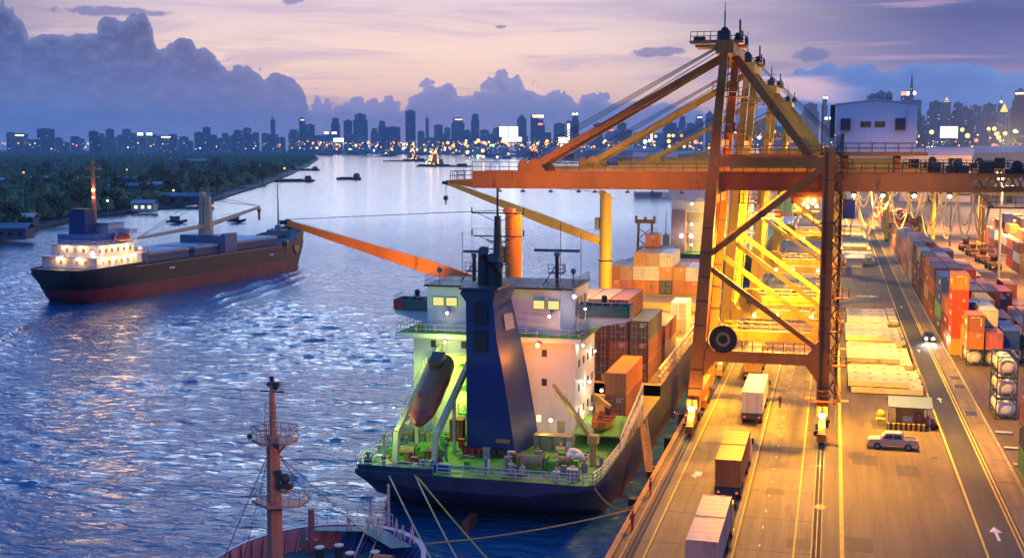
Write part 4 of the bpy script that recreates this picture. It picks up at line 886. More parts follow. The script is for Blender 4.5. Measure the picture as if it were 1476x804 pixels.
# vent posts
for x, y, h in ((-42.9,107.6,1.3),(-41.2,107.3,1.1),(-31,107.4,1.5),(-36.8,116,1.8),(-36.4,112,1.6),(-29.2,108.4,1.4),(-44,121,1.6),(-43.9,114.6,1.4)):
    put('deck_vent', MB().tube((x,y,D),(x,y,D+h),.13,8).ball((x,y,D+h),.26,8,5), C['grey'], fs)
gr = random.Random(31)
gm = [C['grey'], C['dark'], C['rope'], C['redp'], C['cream'], C['white'], C['green'], paint('gear_rust',(.26,.10,.04),.7,.3,2,.2)]
for k in range(46):
    x = gr.uniform(-43.2,-21.2); y = gr.choice([gr.uniform(107,112.5), gr.uniform(112,121)])
    if -35.8 < x < -28.6 and y > 113: continue
    q = gr.random(); m_ = gr.choice(gm); h_ = gr.uniform(.35,1.3)
    if q < .35: put('deck_gear', MB().box(x-.3,x+.3,y-.25,y+.25,D,D+h_).box(x-.36,x+.36,y-.3,y+.3,D+h_,D+h_+.06), m_, fs)
    elif q < .6: put('deck_pipe', MB().path([(x,y,D+.2),(x+gr.uniform(-2,2),y,D+.22),(x+gr.uniform(-2,2),y+gr.uniform(-1.5,1.5),D+.2)],.09,6), m_, fs, True)
    elif q < .8: put('deck_gear', MB().cyl((x,y,D+.45),.32,.9,gr.choice('xyz'),10).cyl((x,y,D+.45),.12,1.5,'z',8), m_, fs)
    else: put('deck_gear', MB().tube((x,y,D),(x,y,D+h_),.08,6).tube((x,y,D+h_),(x+.4,y,D+h_+.1),.07,6).box(x-.2,x+.2,y-.2,y+.2,D,D+.25), m_, fs)
for x0,y0,x1,y1 in ((-43,109,-37,109.8),(-42,113,-38,116),(-28,109,-22.5,112),(-27,112,-24,117),(-36.5,109.4,-29,109.2)): put('loose_rope', MB().path([(x0+(x1-x0)*i/12+.35*math.sin(i*1.9), y0+(y1-y0)*i/12+.3*math.sin(i*1.3+1), D+.07) for i in range(13)],.06,5), C['rope'], fs, True)
# stores crane with its boom
b = MB(); b.tube((-21.9,113.5,D),(-21.9,113.5,D+2.8),.35,10,.3); b.beam((-21.9,113.4,D+2.6),(-26.8,117.6,D+6.9),.4,.5,.25,.3); b.box(-22.4,-21.4,113,114,D+2.2,D+3.0)
put('stores_crane', b, paint('stores_crane_buff',(.5,.34,.08),.5,.2,.5,.1), fs)
b = MB(); b.beam((-24.3,126.5,D+1),(-24.3,126.5,D+4.2),.35,.4); b.beam((-24.3,126.5,D+4.2),(-22.4,125.5,D+3.2),.3,.4); put('boat_davit', b, MATS['stores_crane_buff'], fs)
b = MB(); b.box(-25.6,-20.3,120.5,130,D+1.15,D+1.3); put('rescue_boat_platform', b, C['green'], fs)
rb = thing('rescue_boat', (-22.9,124,D+1.3), 'small open orange rescue boat under a davit beside the white bridge block', 'boat')
def open_ring(y, w, zb, zt): return [(-22.9-w,y,zt),(-22.9-w*.8,y,zb+.25),(-22.9,y,zb),(-22.9+w*.8,y,zb+.25),(-22.9+w,y,zt)]
put('hull', MB().loft([open_ring(y,w,zb,zt) for y,w,zb,zt in ((120.6,.1,D+1.9,D+2.6),(121.6,.8,D+1.4,D+2.4),(123.5,1.1,D+1.32,D+2.3),(126,1.1,D+1.32,D+2.3),(127,.9,D+1.4,D+2.35))]), paint('rescue_orange',(.6,.16,.03),.45,.2,.6), rb)
put('thwart', MB().box(-23.7,-22.1,122.6,122.9,D+2.0,D+2.08).box(-23.8,-22,124.4,124.7,D+2.0,D+2.08).box(-23.8,-22,126,126.3,D+2.0,D+2.08), C['timber'], rb)
put('outboard_motor', MB().box(-23.2,-22.6,126.9,127.3,D+2,D+2.9), C['dark'], rb)
# net bundle of white sacks and a worker with a blue helmet
b = MB()
for q in ((-24.3,114.6,.45,.7),(-23.6,114.9,.4,.6),(-24.0,115.3,.6,.65),(-24.2,114.8,.9,.5)): b.ball((q[0],q[1],D+q[2]),q[3],9,6,.7)
solo('sack_heap', b, paint('white_sacks',(.7,.66,.58),.8,.15,2), 'heap of white sacks on the green deck behind the stores crane', 'sacks', None, True)
def person(name, loc, label, clothes, helmet, rot=0, skin=(.35,.2,.13)):
    t_ = thing(name, loc, label, 'person', None, rot, True)
    me = bpy.data.meshes.new('body'); j = [(0,0,.95),(0,0,1.2),(0,0,1.42),(0,0,1.52),(0,.01,1.64),(.1,0,.9),(.11,.06,.5),(.12,0,.06),(.13,.14,.04),(-.1,0,.9),(-.11,-.02,.5),(-.12,-.06,.06),(-.13,.08,.04),(.2,0,1.4),(.26,.04,1.14),(.24,.2,.98),(-.2,0,1.4),(-.27,.02,1.14),(-.26,.16,.96)]
    e = [(0,1),(1,2),(2,3),(3,4),(0,5),(5,6),(6,7),(7,8),(0,9),(9,10),(10,11),(11,12),(2,13),(13,14),(14,15),(2,16),(16,17),(17,18)]
    rd = [.15,.16,.15,.06,.10,.1,.075,.055,.045,.1,.075,.055,.045,.08,.055,.045,.08,.055,.045]
    me.from_pydata(j, e, []); o = bpy.data.objects.new('body', me); COL.objects.link(o); o.parent = t_
    sm = o.modifiers.new('s','SKIN'); lay = me.skin_vertices[0].data
    for k, q in enumerate(rd): lay[k].radius = (q,q)
    lay[0].use_root = True
    o.modifiers.new('d','SUBSURF').levels = 1; o.modifiers['d'].render_levels = 1
    me.materials.append(clothes)
    put('head', MB().ball((0,.02,1.66),.11,10,8,1.15), paint('skin_tone',skin,.6,.1,2), t_, True)
    if helmet: put('helmet', MB().ball((0,.02,1.72),.135,10,6,.8).cyl((0,.06,1.71),.16,.02,'z',12), helmet, t_, True)
    return t_
person('person', (-24.9,116.2,D), 'worker in pale overalls and blue helmet standing by white sacks', paint('pale_overalls',(.6,.58,.5),.8,.15,3), paint('blue_helmet',(.03,.16,.5),.4,.1,1), 2.6)
person('person', (-16.1,112.3,0), 'worker in red overalls at the quay edge near the mooring rope', paint('red_overalls',(.55,.03,.02),.8,.15,3), paint('orange_helmet',(.7,.2,.02),.4,.1,1), 1.4)
person('person', (-16.1,101.6,0), 'worker in red overalls at the quay edge, nearer the bow of the foreground ship', MATS['red_overalls'], MATS['orange_helmet'], 1.0)
person('person', (-5.9,155.6,0), 'dark clothed worker standing on the lit quay beside the white trailer', paint('dark_overalls',(.05,.045,.04),.8,.15,3), MATS['orange_helmet'], .5)
# gangway on its side and fenders
b = MB(); b.stairs((-19.4,129,3.0),(-17.3,119.6,.4),.7,(1,0,0),30)
g = thing('gangway', (-18,123,0), 'orange lit gangway sloping from ship side down to the quay', 'gangway'); put('steps', b, paint('gangway_orange',(.5,.24,.06),.5,.2,1), g)
for k, y in enumerate((112,124,137,150,163,176,190,205)):
    tag(put('quay_fender', MB().cyl((-17.6,y,-1.4),.55,2.4,'z',12), C['rubber']), 'black rubber fender hanging on the quay wall', 'fender', 'fenders along the quay wall')
# lights on board
for x, y, z, m, r, pw, col in ((-39.9,123.4,15.25,HOTW,.2,350,WARM),(-28.6,123.4,15.3,HOTW,.2,350,WARM),(-39.6,121.6,12.4,HOTG,.24,2600,(.86,1,.30)),(-29.3,121.0,12.55,HOTO,.36,5200,(1,.27,.012)),(-28.0,121.6,4.6,HOT,.3,4200,(1,.58,.05)),(-30.4,122.6,4.6,HOT,.15,0,AMBER),
        (-25.2,125.5,15.9,HOTW,.16,220,WARM),(-25.2,124.4,12.2,HOTW,.2,500,WARM),(-25.2,128.2,7.6,HOTW,.24,800,WARM),(-24.9,127.6,4.8,HOTW,.2,700,WARM),(-25.9,123.2,17.5,HOTW,.3,900,COOL),(-24.2,130,6.3,HOTW,.22,700,WARM),(-25.3,131.5,10.4,HOTW,.18,400,WARM),(-43.3,115.9,6.3,HOTW,.1,0,WARM)):
    lh = put('deck_lamp', MB().box(x-.2,x+.2,y+.12,y+.3,z-.12,z+.25), C['dark'], fs); bulb('lamp_glass', (x,y,z), r*.55, m, lh)
    if pw: lamp('POINT', (x,y-(3.4 if pw > 3000 else .5),z-.3), pw*(.24 if m is HOTO else .045 if pw < 3000 else .02), col, size=.25)
lamp('POINT', (-39,118.8,9.8), 1300, (.66,1,.06), size=.4); lamp('POINT', (-42.6,108.2,6.8), 900, (.66,1,.07), size=.4); lamp('POINT', (-36.8,121.4,6.4), 300, (.8,1,.12), size=.3); lamp('POINT', (-25.5,116,6.5), 200, (.95,.7,.06), size=.4)
lamp('SPOT', (-40.5,133,20.2), 30000, (1,.42,.06), (-57,150,18.7), .3, 46, .8)  # added spot without a fixture, brightens the orange jib
# mooring ropes
for p, q, sg, lab in (((-40.2,106.1,2.0),(-24.5,78,1.0),.3,'pale mooring rope from the stern, leftmost of the three'),((-37.6,106.1,2.2),(-23.0,79,1.0),.3,'pale mooring rope from the stern, middle of the three'),((-37.4,106.1,2.1),(-19.5,80,.6),.2,'orange mooring rope from the stern, rightmost of the three'),
        ((-20.7,107,2.2),(-16.9,108.8,.2),1.2,'orange mooring rope from the starboard stern corner down to the quay'),((-32,87,2.0),(-16.8,107,.3),.5,'long taut orange rope between the foreground bow and the quay')):
    solo('mooring_rope', MB().path(catenary(p,q,sg,14),.075,5), C['rope'] if 'orange' not in lab else paint('orange_rope',(.6,.3,.06),.8,.2,3), lab, 'rope', 'mooring ropes', True)
# ---------------------------------------------------------------- containers
CCOL = dict(orange=(.50,.15,.03), red=(.46,.035,.02), brown=(.17,.06,.035), rust=(.30,.085,.035), maroon=(.13,.022,.03), purple=(.10,.045,.075), blue=(.02,.06,.26), grey=(.26,.27,.28), white=(.66,.64,.60), cream=(.55,.46,.32), yellow=(.60,.33,.04), green=(.12,.28,.10), tan=(.40,.26,.16), pink=(.42,.10,.09), slate=(.06,.065,.085), amber=(.48,.24,.06), teal=(.04,.14,.15), faded=(.46,.29,.26))
CM = {k: paint(f'container_{k}_paint', v, .5, .22, .5, .09, (.10,.045,.025), streak=True, rnd=.12) for k, v in CCOL.items()}
WORD = dict(orange='orange', red='bright red', brown='brown', rust='rust red', maroon='maroon', purple='dull purple', blue='blue', grey='grey', white='white', cream='cream', yellow='yellow', green='green', tan='tan', pink='pinkish red', slate='dark slate', amber='amber', teal='dark teal', faded='faded pink')
CW, CH = 2.44, 2.59
_cm = {}
def container_meshes(L):
    if L in _cm: return _cm[L]
    def corr(b, side):                                           # corrugated long wall
        n = int(L/.28); p = L/n; x0 = side*(CW/2-.02); x1 = side*(CW/2-.06); vs = []
        for k in range(n):
            for f, x in ((0,x0),(.3,x0),(.5,x1),(.8,x1)): vs += [(x,(k+f)*p,.16),(x,(k+f)*p,CH-.1)]
        vs += [(x0,L,.16),(x0,L,CH-.1)]
        m = len(vs)//2
        b.add(vs, [((2*i,2*i+2,2*i+3,2*i+1) if side > 0 else (2*i+1,2*i+3,2*i+2,2*i)) for i in range(m-1)])
    def corr_end(b, y, d):
        n = 9; p = (CW-.16)/n; vs = []
        for k in range(n):
            for f, o in ((0,0),(.3,0),(.5,.04),(.8,.04)): vs += [(-CW/2+.08+(k+f)*p,y+o*d,.16),(-CW/2+.08+(k+f)*p,y+o*d,CH-.1)]
        vs += [(CW/2-.08,y,.16),(CW/2-.08,y,CH-.1)]
        m = len(vs)//2; b.add(vs, [((2*i,2*i+2,2*i+3,2*i+1) if d > 0 else (2*i+1,2*i+3,2*i+2,2*i)) for i in range(m-1)])
    body = MB(); corr(body,1); corr(body,-1)
    n = int(L/.56)
    vs = []
    for k in range(n+1): vs += [(-CW/2+.03,k*L/n,CH-.03-.025*(k%2)),(CW/2-.03,k*L/n,CH-.03-.025*(k%2))]
    body.add(vs, [(2*i,2*i+1,2*i+3,2*i+2) for i in range(n)])
    plain = MB(); plain.v = list(body.v); plain.f = list(body.f); corr_end(plain, .05, 1); corr_end(plain, L-.05, -1)
    doored = MB(); doored.v = list(body.v); doored.f = list(body.f); corr_end(doored, L-.05, -1)
    fr = MB()
    for x in (-CW/2, CW/2-.12):
        for y in (0, L-.12): fr.box(x,x+.12,y,y+.12,0,CH)
        fr.box(x+.01,x+.09,.12,L-.12,0,.17); fr.box(x+.02,x+.09,.12,L-.12,CH-.11,CH-.01)
    for y in (0.005, L-.105): fr.box(-CW/2+.12,CW/2-.12,y,y+.1,0.01,.17); fr.box(-CW/2+.12,CW/2-.12,y,y+.1,CH-.12,CH-.005)
    door = MB(); door.box(-CW/2+.13,-.01,.03,.09,.17,CH-.12); 
    for k in range(4): door.box(-CW/2+.2,-.08,.015,.03,.35+k*.55,.72+k*.55)
    rod = MB()
    for x in (-.85,-.35): rod.tube((x,-.01,.12),(x,-.01,CH-.06),.03,5); rod.box(x-.02,x+.3,-.03,.0,1.05,1.12)
    for z in (.5,1.9): rod.box(-.95,-.25,-.025,.0,z,z+.08)
    code = MB(); q_ = random.Random(int(L*10))
    for r_ in range(3):
        for k in range(5 if r_ else 8): code.box(.12+k*.11,.19+k*.11,-.012,.012,2.18-r_*.2,2.3-r_*.2)
    for k in range(9): 
        if k != 4: code.box(-CW/2-.015,-CW/2-.004,L-1.6+k*.13,L-1.52+k*.13,2.1,2.25)
    for k in range(int(L/2.2)): code.box(-CW/2-.015,-CW/2-.004,L*.18+k*.62,L*.18+k*.62+.42,1.35,1.85)
    far = MB(); far.box(-CW/2,CW/2,0,L,0,CH-.02)
    far.box(-CW/2+.15,-.03,-.03,-.001,.2,CH-.2); far.box(.03,CW/2-.15,-.03,-.001,.2,CH-.2)
    out = {}
    for k, q in dict(plain=plain, doored=doored, frame=fr, door=door, rod=rod, far=far, code=code).items(): out[k] = q.mesh('container_'+k)
    m2 = out['door'].copy(); 
    for v in m2.vertices: v.co.x *= -1
    m2.flip_normals(); out['door2'] = m2
    m3 = out['rod'].copy()
    for v in m3.vertices: v.co.x *= -1
    m3.flip_normals(); out['rod2'] = m3
    for k, me in out.items(): me.materials.append(CM['rust'])
    _cm[L] = out; return out
def cpart(name, me, mat, parent):
    o = bpy.data.objects.new(name, me); COL.objects.link(o); o.parent = parent
    if not me.materials: me.materials.append(mat)
    o.material_slots[0].link = 'OBJECT'; o.material_slots[0].material = mat
    return o
RODM = paint('lock_rod_steel', (.30,.26,.22), .5, .2, 2, .1)
NAMES = {}
def container(x, y, z, L, col, place, kind='doored', group=None, mark=None):
    ms = container_meshes(L); m = CM[col]
    label = f"{WORD[col]} container, {place}"
    assert len(label.split()) <= 16, label
    if kind == 'far':
        o = bpy.data.objects.new('container', ms['far']); COL.objects.link(o)
        o.material_slots[0].link = 'OBJECT'; o.material_slots[0].material = m; o.location = (x,y,z)
        return tag(o, label, 'container', group)
    t_ = bpy.data.objects.new('container', None); COL.objects.link(t_); t_.location = (x,y,z); tag(t_, label, 'container', group)
    cpart('body', ms[kind], m, t_); cpart('frame', ms['frame'], m, t_)
    if kind == 'doored':
        for d, r in (('door','rod'),('door2','rod2')):
            dd = cpart('door', ms[d], m, t_); cpart('lock_rod', ms[r], RODM, dd)
    if not mark and R.random() < .62: cpart('marking', ms['code'], CM['white' if R.random() < .7 else 'grey'], t_)
    if mark:
        b = MB(); s = mark
        for k in range(5): b.box(-CW/2-.03,-CW/2-.005,L*.22+k*.42,L*.22+k*.42+.28,.95+.1*(k%2),1.75-.12*((k+1)%2))
        cpart('marking', b.mesh('marking'), CM['white'], t_)
        b = MB(); b.box(-.1+.75,.12+.75,.005,.03,.9,2.2) if s == 2 else b.box(.3,.7,.005,.03,.75,1.15); 
        if s == 2: b.box(-.7,.5,.005,.03,2.1,2.3)
        b.box(-.15,.0,.005,.03,2.1,2.25)
        cpart('label_plate', b.mesh('label_plate'), CM['cream' if s == 2 else 'yellow'], t_)
    return t_
TIER = ['bottom','second','third','fourth','fifth']
# --- on the deck of the moored ship
gs = 'containers on the deck of the moored ship'
for k, c in enumerate(('rust','orange')): container(-23.4,134.3,D+k*CH+.05,12.19,c,f"{('lower' if not k else 'upper')} of the pair beside the white bridge block",group=gs)
for ci, x in enumerate((-33.2,-30.7,-28.2,-25.7,-23.1)):
    tiers = [['brown','tan','brown','grey'],['brown','purple','tan','tan'],['purple','maroon','brown','tan'],['rust','rust','purple','brown'],['brown','brown','slate']][ci]
    for k, c in enumerate(tiers):
        container(x,149.2,3.65+k*CH,12.19,c,f"{TIER[k]} tier, {nth(ci)} stack from port, row just ahead of the bridge",group=gs)
for k, c in enumerate(('tan','rust')): container(-22.9,163.2,3.65+k*CH,12.19,c,f"{('lower','upper')[k]} of two behind the dark slate container on the moored ship",group=gs)
container(-23.0,189,3.65,6.06,'cream','alone in the open lit bay of the moored ship',group=gs); container(-25.7,189,3.65,6.06,'cream','alone in the lit bay, on the seaward side of another cream one',group=gs); container(-23,189,3.65+CH,6.06,'white','on a cream container in the open lit bay',group=gs)
far_t = [['orange','orange'],['pink','tan'],['orange','white','amber'],['orange','white','tan'],['slate','amber','white'],['orange','amber'],['orange','white']]
for ci, tiers in enumerate(far_t):
    for k, c in enumerate(tiers): container(-40.7+ci*2.5,231,5.0+k*CH,12.19,c,f"{TIER[k]} tier, {nth(ci)} stack from port, foremost row of the moored ship",group=gs)
for ci in range(7):
    for k in range(3 if ci in (1,2,3) else 2): container(-39.5+ci*2.4,244,5.0+k*CH,6.06,['rust','brown','teal'][(ci+k)%3],f"{TIER[k]} tier, {nth(ci)} stack from port, bow bay of the moored ship",group=gs)
container(-35.6,245,5.0+3*CH,6.06,'orange','alone on top of the bow bay of the moored ship',group=gs)
# hatch coamings and covers of the ship
hc = paint('hatch_buff',(.45,.30,.12),.6,.3,.5,.2)
for k, (y0,y1) in enumerate(((149,161.6),(163,175.4),(177,187),(188.6,200),(202,212),(217.5,229),(230.5,243.5))):
    b = MB(); b.box(-42.6,-22,y0,y1,3.6,4.95 if k >= 5 else 3.64)
    hcv = put('hatch_cover', b, hc, fs)
    b = MB()
    for q in range(7): b.box(-42.2+q*2.9,-40.2+q*2.9,y0-.18,y0-.02,3.65,4.6)
    put('coaming_bracket', b, hc, hcv)
b = MB()
for y in range(150,232,3): b.box(SX+11.6,SX+11.9,y,y+.25,3.6,5.4)
b.box(SX+11.65,SX+11.85,149,231,5.4,5.55); b.box(SX+11.65,SX+11.85,149,231,4.5,4.6)
put('side_railing', b, C['cream'], fs)
# twin legged foremast with a crosshead
b = MB(); 
for x in (-40.2,-37.4): b.beam((x-.3 if x < -39 else x+.3,258,6),(x,258,17.2),.5,.5)
for z in (8.5,11,13.5): b.beam((-40.2,258,z),(-37.4,258,z+2.3),.18,.18); b.beam((-37.4,258,z),(-40.2,258,z+2.3),.18,.18)
b.box(-41,-36.6,257.5,258.5,16.8,17.6); b.box(-41,-40.5,257.6,258.4,17.6,18.4); b.box(-37.1,-36.6,257.6,258.4,17.6,18.4); b.box(-39.1,-38.5,257.6,258.4,17.6,18.2)
put('foremast', b, paint('mast_brown',(.12,.08,.06),.6,.2,1), fs)
lamp('POINT', (-30,170,13), 9000, AMBER, size=.5); lamp('POINT', (-26,205,12), 9000, AMBER, size=.5); lamp('SPOT', (-28,185,26), 30000, AMBER, (-31,232,5), .5, 60, .8)
# --- tank containers
def tank(x, y, z, place, shell='cream'):
    t_ = thing('tank_container', (x,y,z), f"{WORD[shell]} tank container, {place}", 'tank container', 'tank containers in the yard')
    L = 6.06; b = MB()
    for yy in (0,L-.14):
        for xx in (-CW/2,CW/2-.14): b.box(x+xx,x+xx+.14,y+yy,y+yy+.14,z,z+CH)
        b.box(x-CW/2,x+CW/2,y+yy+.01,y+yy+.13,z,z+.14); b.box(x-CW/2,x+CW/2,y+yy+.01,y+yy+.13,z+CH-.14,z+CH-.002)
        for sx in (-1,1):
            for sz in (0,1): b.beam((x+sx*(CW/2-.07),y+yy+.07,z+(.75 if sz else CH-.75)),(x+sx*(CW/2-.75),y+yy+.07,z+(.07 if sz else CH-.07)),.1,.1)
    for xx in (-CW/2+.01,CW/2-.13):
        b.box(x+xx,x+xx+.12,y+.14,y+L-.14,z+.01,z+.13); b.box(x+xx,x+xx+.12,y+.14,y+L-.14,z+CH-.13,z+CH-.01)
    put('frame', b, paint('tank_frame',(.03,.04,.07),.5,.2,1), t_)
    prof = [(.2,.35),(.25,.75),(.4,1.02),(.6,1.12)]; rings = []
    for d, r in prof+[(L-a,rr) for a, rr in prof[::-1]]: rings.append([(x+r*math.cos(2*math.pi*k/20),y+d,z+CH/2+r*math.sin(2*math.pi*k/20)) for k in range(20)])
    s_ = put('tank_shell', MB().loft(rings, closed=True), paint('tank_'+shell, CCOL[shell] if shell != 'cream' else (.62,.52,.42), .4,.15,.6,.04), t_, True)
    put('hazard_plate', MB().box(x-.35,x+.35,y+.14,y+.2,z+.25,z+.6), C['dark'], t_); put('manhole', MB().cyl((x,y+L/2,z+CH/2+1.16),.3,.14,'z',12), C['grey'], t_)
for k in range(3): tank(20.95,155.6,k*CH,f"{('lowest','middle','topmost')[k]} of the separate stack of three by the road",'cream' if k else 'white')
tank(21.3,193.5,0,'under the orange and brown containers at the block corner'); tank(24.0,193.5,0,'under the pinkish red container')
for k in range(3): tank(30.3,196,k*CH,f"{('lowest','middle','topmost')[k]} of the stack beside the blue containers")
# --- yard, front of the main block
gy = 'containers stacked in the yard'
for k, c in enumerate(('orange','rust')): container(21.3,193.5,(k+1)*CH,6.06,c,f"{('directly on','second above')[k]} the tank container at the block corner",'plain',gy,2 if k else None)
container(24.0,193.5,CH,6.06,'pink','20 foot, on the tank container next to the blue pair','plain',gy)
for k in range(2): container(26.75,196.5,k*CH,12.19,'blue',f"{('lower','upper')[k]} of the blue pair at the block corner",'plain',gy)
for k, c in enumerate(('rust','maroon','cream')): container(24.0,200.2,k*CH,12.19,c,f"{TIER[k]} tier, behind the pinkish red container",'plain',gy)
for k, c in enumerate(('amber','amber')): container(21.3,200,k*CH,6.06,c,f"{TIER[k]} tier, just behind the tank container at the block corner",'plain',gy)
for k, c in enumerate(('amber','red','red','red','orange')): container(19.9,203.2,k*CH+.05,6.06,c,f"{TIER[k]} tier of the tall five high stack at the road",'plain',gy,(None,1,1,1,2)[k])
for k, c in enumerate(('brown','brown','blue')): container(22.4,209.5,k*CH,6.06,c,f"{TIER[k]} tier, in the stack close behind the tall five high stack",'plain',gy)
for k, c in enumerate(('maroon','brown','yellow')): container(25.0,213,k*CH,12.19,c,f"{TIER[k]} tier, in the stack topped by a yellow container",'plain',gy)
for k, c in enumerate(('brown','purple')): container(27.6,211,k*CH,12.19,c,f"{TIER[k]} tier, beside the stack topped by a yellow container",'plain',gy)
for k, c in enumerate(('rust','maroon','rust')): container(19.9,210.5,k*CH,12.19,c,f"{TIER[k]} tier by the road, between the red and blue stacks",'plain',gy)
for k, c in enumerate(('slate','green','blue','blue')): container(19.9,224,k*CH,12.19,c,f"{TIER[k]} tier of the blue topped stack by the road",'plain',gy,1 if k > 1 else None)
for xi, tiers in ((22.4,['maroon','brown','purple']),(25.0,['rust','maroon','maroon']),(27.6,['brown','purple','maroon']),(30.2,['purple'])):
    for k, c in enumerate(tiers): container(xi,227,k*CH,12.19,c,f"{TIER[k]} tier, x{xi}".split(', x')[0]+f", {('second','third','fourth','fifth')[round((xi-22.4)/2.6)]} column from the road, row of the blue topped stack",'plain',gy)
hts = [[4,4,3,2,2],[4,4,3,2,1],[4,4,3,3,1],[4,4,3,3,2],[4,3,3,2,2],[4,4,2,2,1],[4,4,3,2,1],[3,4,3,2,1],[3,3,3,2,2],[3,3,2,2,1],[3,3,2,1,1],[3,3,2,1,1],[2,3,2,1,0],[3,2,2,1,0],[2,2,1,1,0]]
pal = ['maroon','brown','purple','rust','maroon','brown','purple','tan','rust','brown']
rc = random.Random(3)
for bi, row in enumerate(hts):
    y = 240.5+bi*13.0; last = None
    for ci, h in enumerate(row):
        for k in range(h):
            if not (ci == 0 or k >= h-1 or (k >= h-2 and bi < 5) or (bi and k >= hts[bi-1][ci])): continue
            c = rc.choice(pal if bi < 9 else ['amber','tan','rust','brown','yellow','pink','orange'])
            if k == h-1 and ci >= 2 and bi < 6: c = rc.choice(['rust','pink','amber','maroon'])
            container(19.9+ci*2.6,y,k*CH,12.19,c,f"{TIER[k]} tier, {nth(ci)} column, {nth(bi)} row behind the blue topped stack",'plain' if y < 300 else 'far',gy)
# stack cut by the frame edge
for k, c in enumerate(('green','slate','pink')): container(20.3,119.5,k*CH,12.19,c,f"{('lowest','middle','topmost')[k]} of the stack nearest on the right by the road",'plain',gy)
for k, y in enumerate((132.6,140,147.6)):
    b = MB(); b.box(18.9,20.7,y,y+.7,0,.22); solo('concrete_sleeper', b, paint('sleeper_concrete',(.42,.36,.28),.8,.3,1), f"concrete sleeper on the yard floor, {nth(k)} beyond the stack nearest on the right", 'sleeper', 'container sleepers on the yard floor')
# second block across the aisle
pal2 = ['orange','rust','red','maroon','brown','orange','blue','purple','white','amber']
for bi in range(12):
    y = 262+bi*13.0
    for ci in range(5):
        h = rc.choice([3,4,3,4,5] if ci else [2,3,3])
        for k in range(h):
            if not (ci == 0 or bi == 0 or k == h-1): continue
            container(48.6+ci*2.6,y,k*CH,12.19,rc.choice(pal2),f"{TIER[k]} tier, {nth(ci)} column, {nth(bi)} row of the block across the aisle",'plain' if y < 300 else 'far',gy)
tank(46,300,0,'alone at the aisle side of the far block','white')
for bi in range(9):
    for ci in range(5):
        h = rc.choice([1,2,2,3])
        if h: container(66+ci*2.7,345+bi*24,(h-1)*CH,12.19,rc.choice(pal2),f"top tier, {nth(ci)} column, {nth(bi)} row of the loose block farthest right",'far',gy)
        for k in range(h-1 if ci == 0 else 0): container(66+ci*2.7,345+bi*24,k*CH,12.19,rc.choice(pal2),f"{('lowest','next','third')[k]} tier, {nth(ci)} column, {nth(bi)} row of the loose block farthest right",'far',gy)
for bi, y in enumerate((211,224.2,237.4,250.6,263.8)):
    for ci, x in enumerate((30.2,32.8,35.4)):
        if bi == 1 and ci == 0: continue
        h = ((1,1,1),(0,1,1),(2,1,1),(1,2,1),(2,1,2))[bi][ci]
        container(x,y,(h-1)*CH,12.19,rc.choice(['purple','maroon','slate','purple','brown']),f"top tier, {nth(ci)} column, {nth(bi)} row of the low block beside the aisle",'plain',gy)
        if h > 1: container(x,y,0,12.19,'brown',f"bottom tier, {nth(ci)} column, {nth(bi)} row of the low block beside the aisle",'plain',gy)
for bi in range(9):
    for ci in range(5):
        h = rc.choice([1,2,2,3])
        for k in range(h):
            if k == h-1 or ci == 0: container(20.5+ci*2.7,456+bi*15,k*CH,12.19,rc.choice(['amber','rust','orange','tan','brown','yellow','red']),f"{TIER[k]} tier, {nth(ci)} column, {nth(bi)} row past the roadside yard gantry",'far',gy)
# past the 300 that show largest, the far boxes become one mass
allc = [o for o in COL.objects if o.get('category') == 'container']
far_ = sorted((o for o in allc if o.type == 'MESH'), key=lambda o: -(Vector(o.location)-Vector((0,0,EYE))).length)[:max(0, len(allc)-292)]
cols = {}; b = MB(); mi = []
for o in far_:
    m = o.material_slots[0].material; x, y, z = o.location; L_ = o.dimensions.y; n0 = len(b.f)
    b.box(x-CW/2,x+CW/2,y,y+L_,z,z+CH-.02); b.box(x-CW/2+.15,x-.03,y-.03,y-.001,z+.2,z+CH-.2); b.box(x+.03,x+CW/2-.15,y-.03,y-.001,z+.2,z+CH-.2)
    mi += [cols.setdefault(m.name, len(cols))]*(len(b.f)-n0)
for o in far_: bpy.data.objects.remove(o)
o = struct('container_stacks', b, CM['rust'], kind='stuff'); o.data.materials.clear()
for nm in cols: o.data.materials.append(bpy.data.materials[nm])
o.data.polygons.foreach_set('material_index', mi)
# ---------------------------------------------------------------- hatch covers, trucks, kiosk, cars
gh = 'ship hatch covers laid out on the quay'
slabm = paint('hatch_pontoon',(.50,.42,.25),.6,.25,.35,.16,(.25,.14,.05))
def pontoon(x0, x1, y0, y1, z0, h, label):
    t_ = thing('hatch_cover', ((x0+x1)/2,(y0+y1)/2,z0), label, 'hatch cover', gh)
    b = MB(); b.box(x0,x1,y0,y1,z0+.12,z0+h); put('panel', b, slabm, t_)
    put('edge_beam', MB().box(x0-.02,x1+.02,y0-.12,y0-.003,z0+.1,z0+h+.04), slabm, t_); put('edge_beam', MB().box(x0-.02,x1+.02,y1+.003,y1+.12,z0+.1,z0+h+.04), slabm, t_)
    for i in range(4):
        for j in range(3): put('twistlock_pad', MB().box(x0+(i+.5)*(x1-x0)/4-.22,x0+(i+.5)*(x1-x0)/4+.22,y0+(j+.5)*(y1-y0)/3-.3,y0+(j+.5)*(y1-y0)/3+.3,z0+h,z0+h+.07), paint('pad_rust',(.32,.24,.13),.7,.3,1,.2), t_)
    for i in range(3): put('foot_rail', MB().box(x0+.5+i*(x1-x0-1)/2-.2,x0+.5+i*(x1-x0-1)/2+.2,y0+.3,y1-.3,z0,z0+.12), C['timber'], t_)
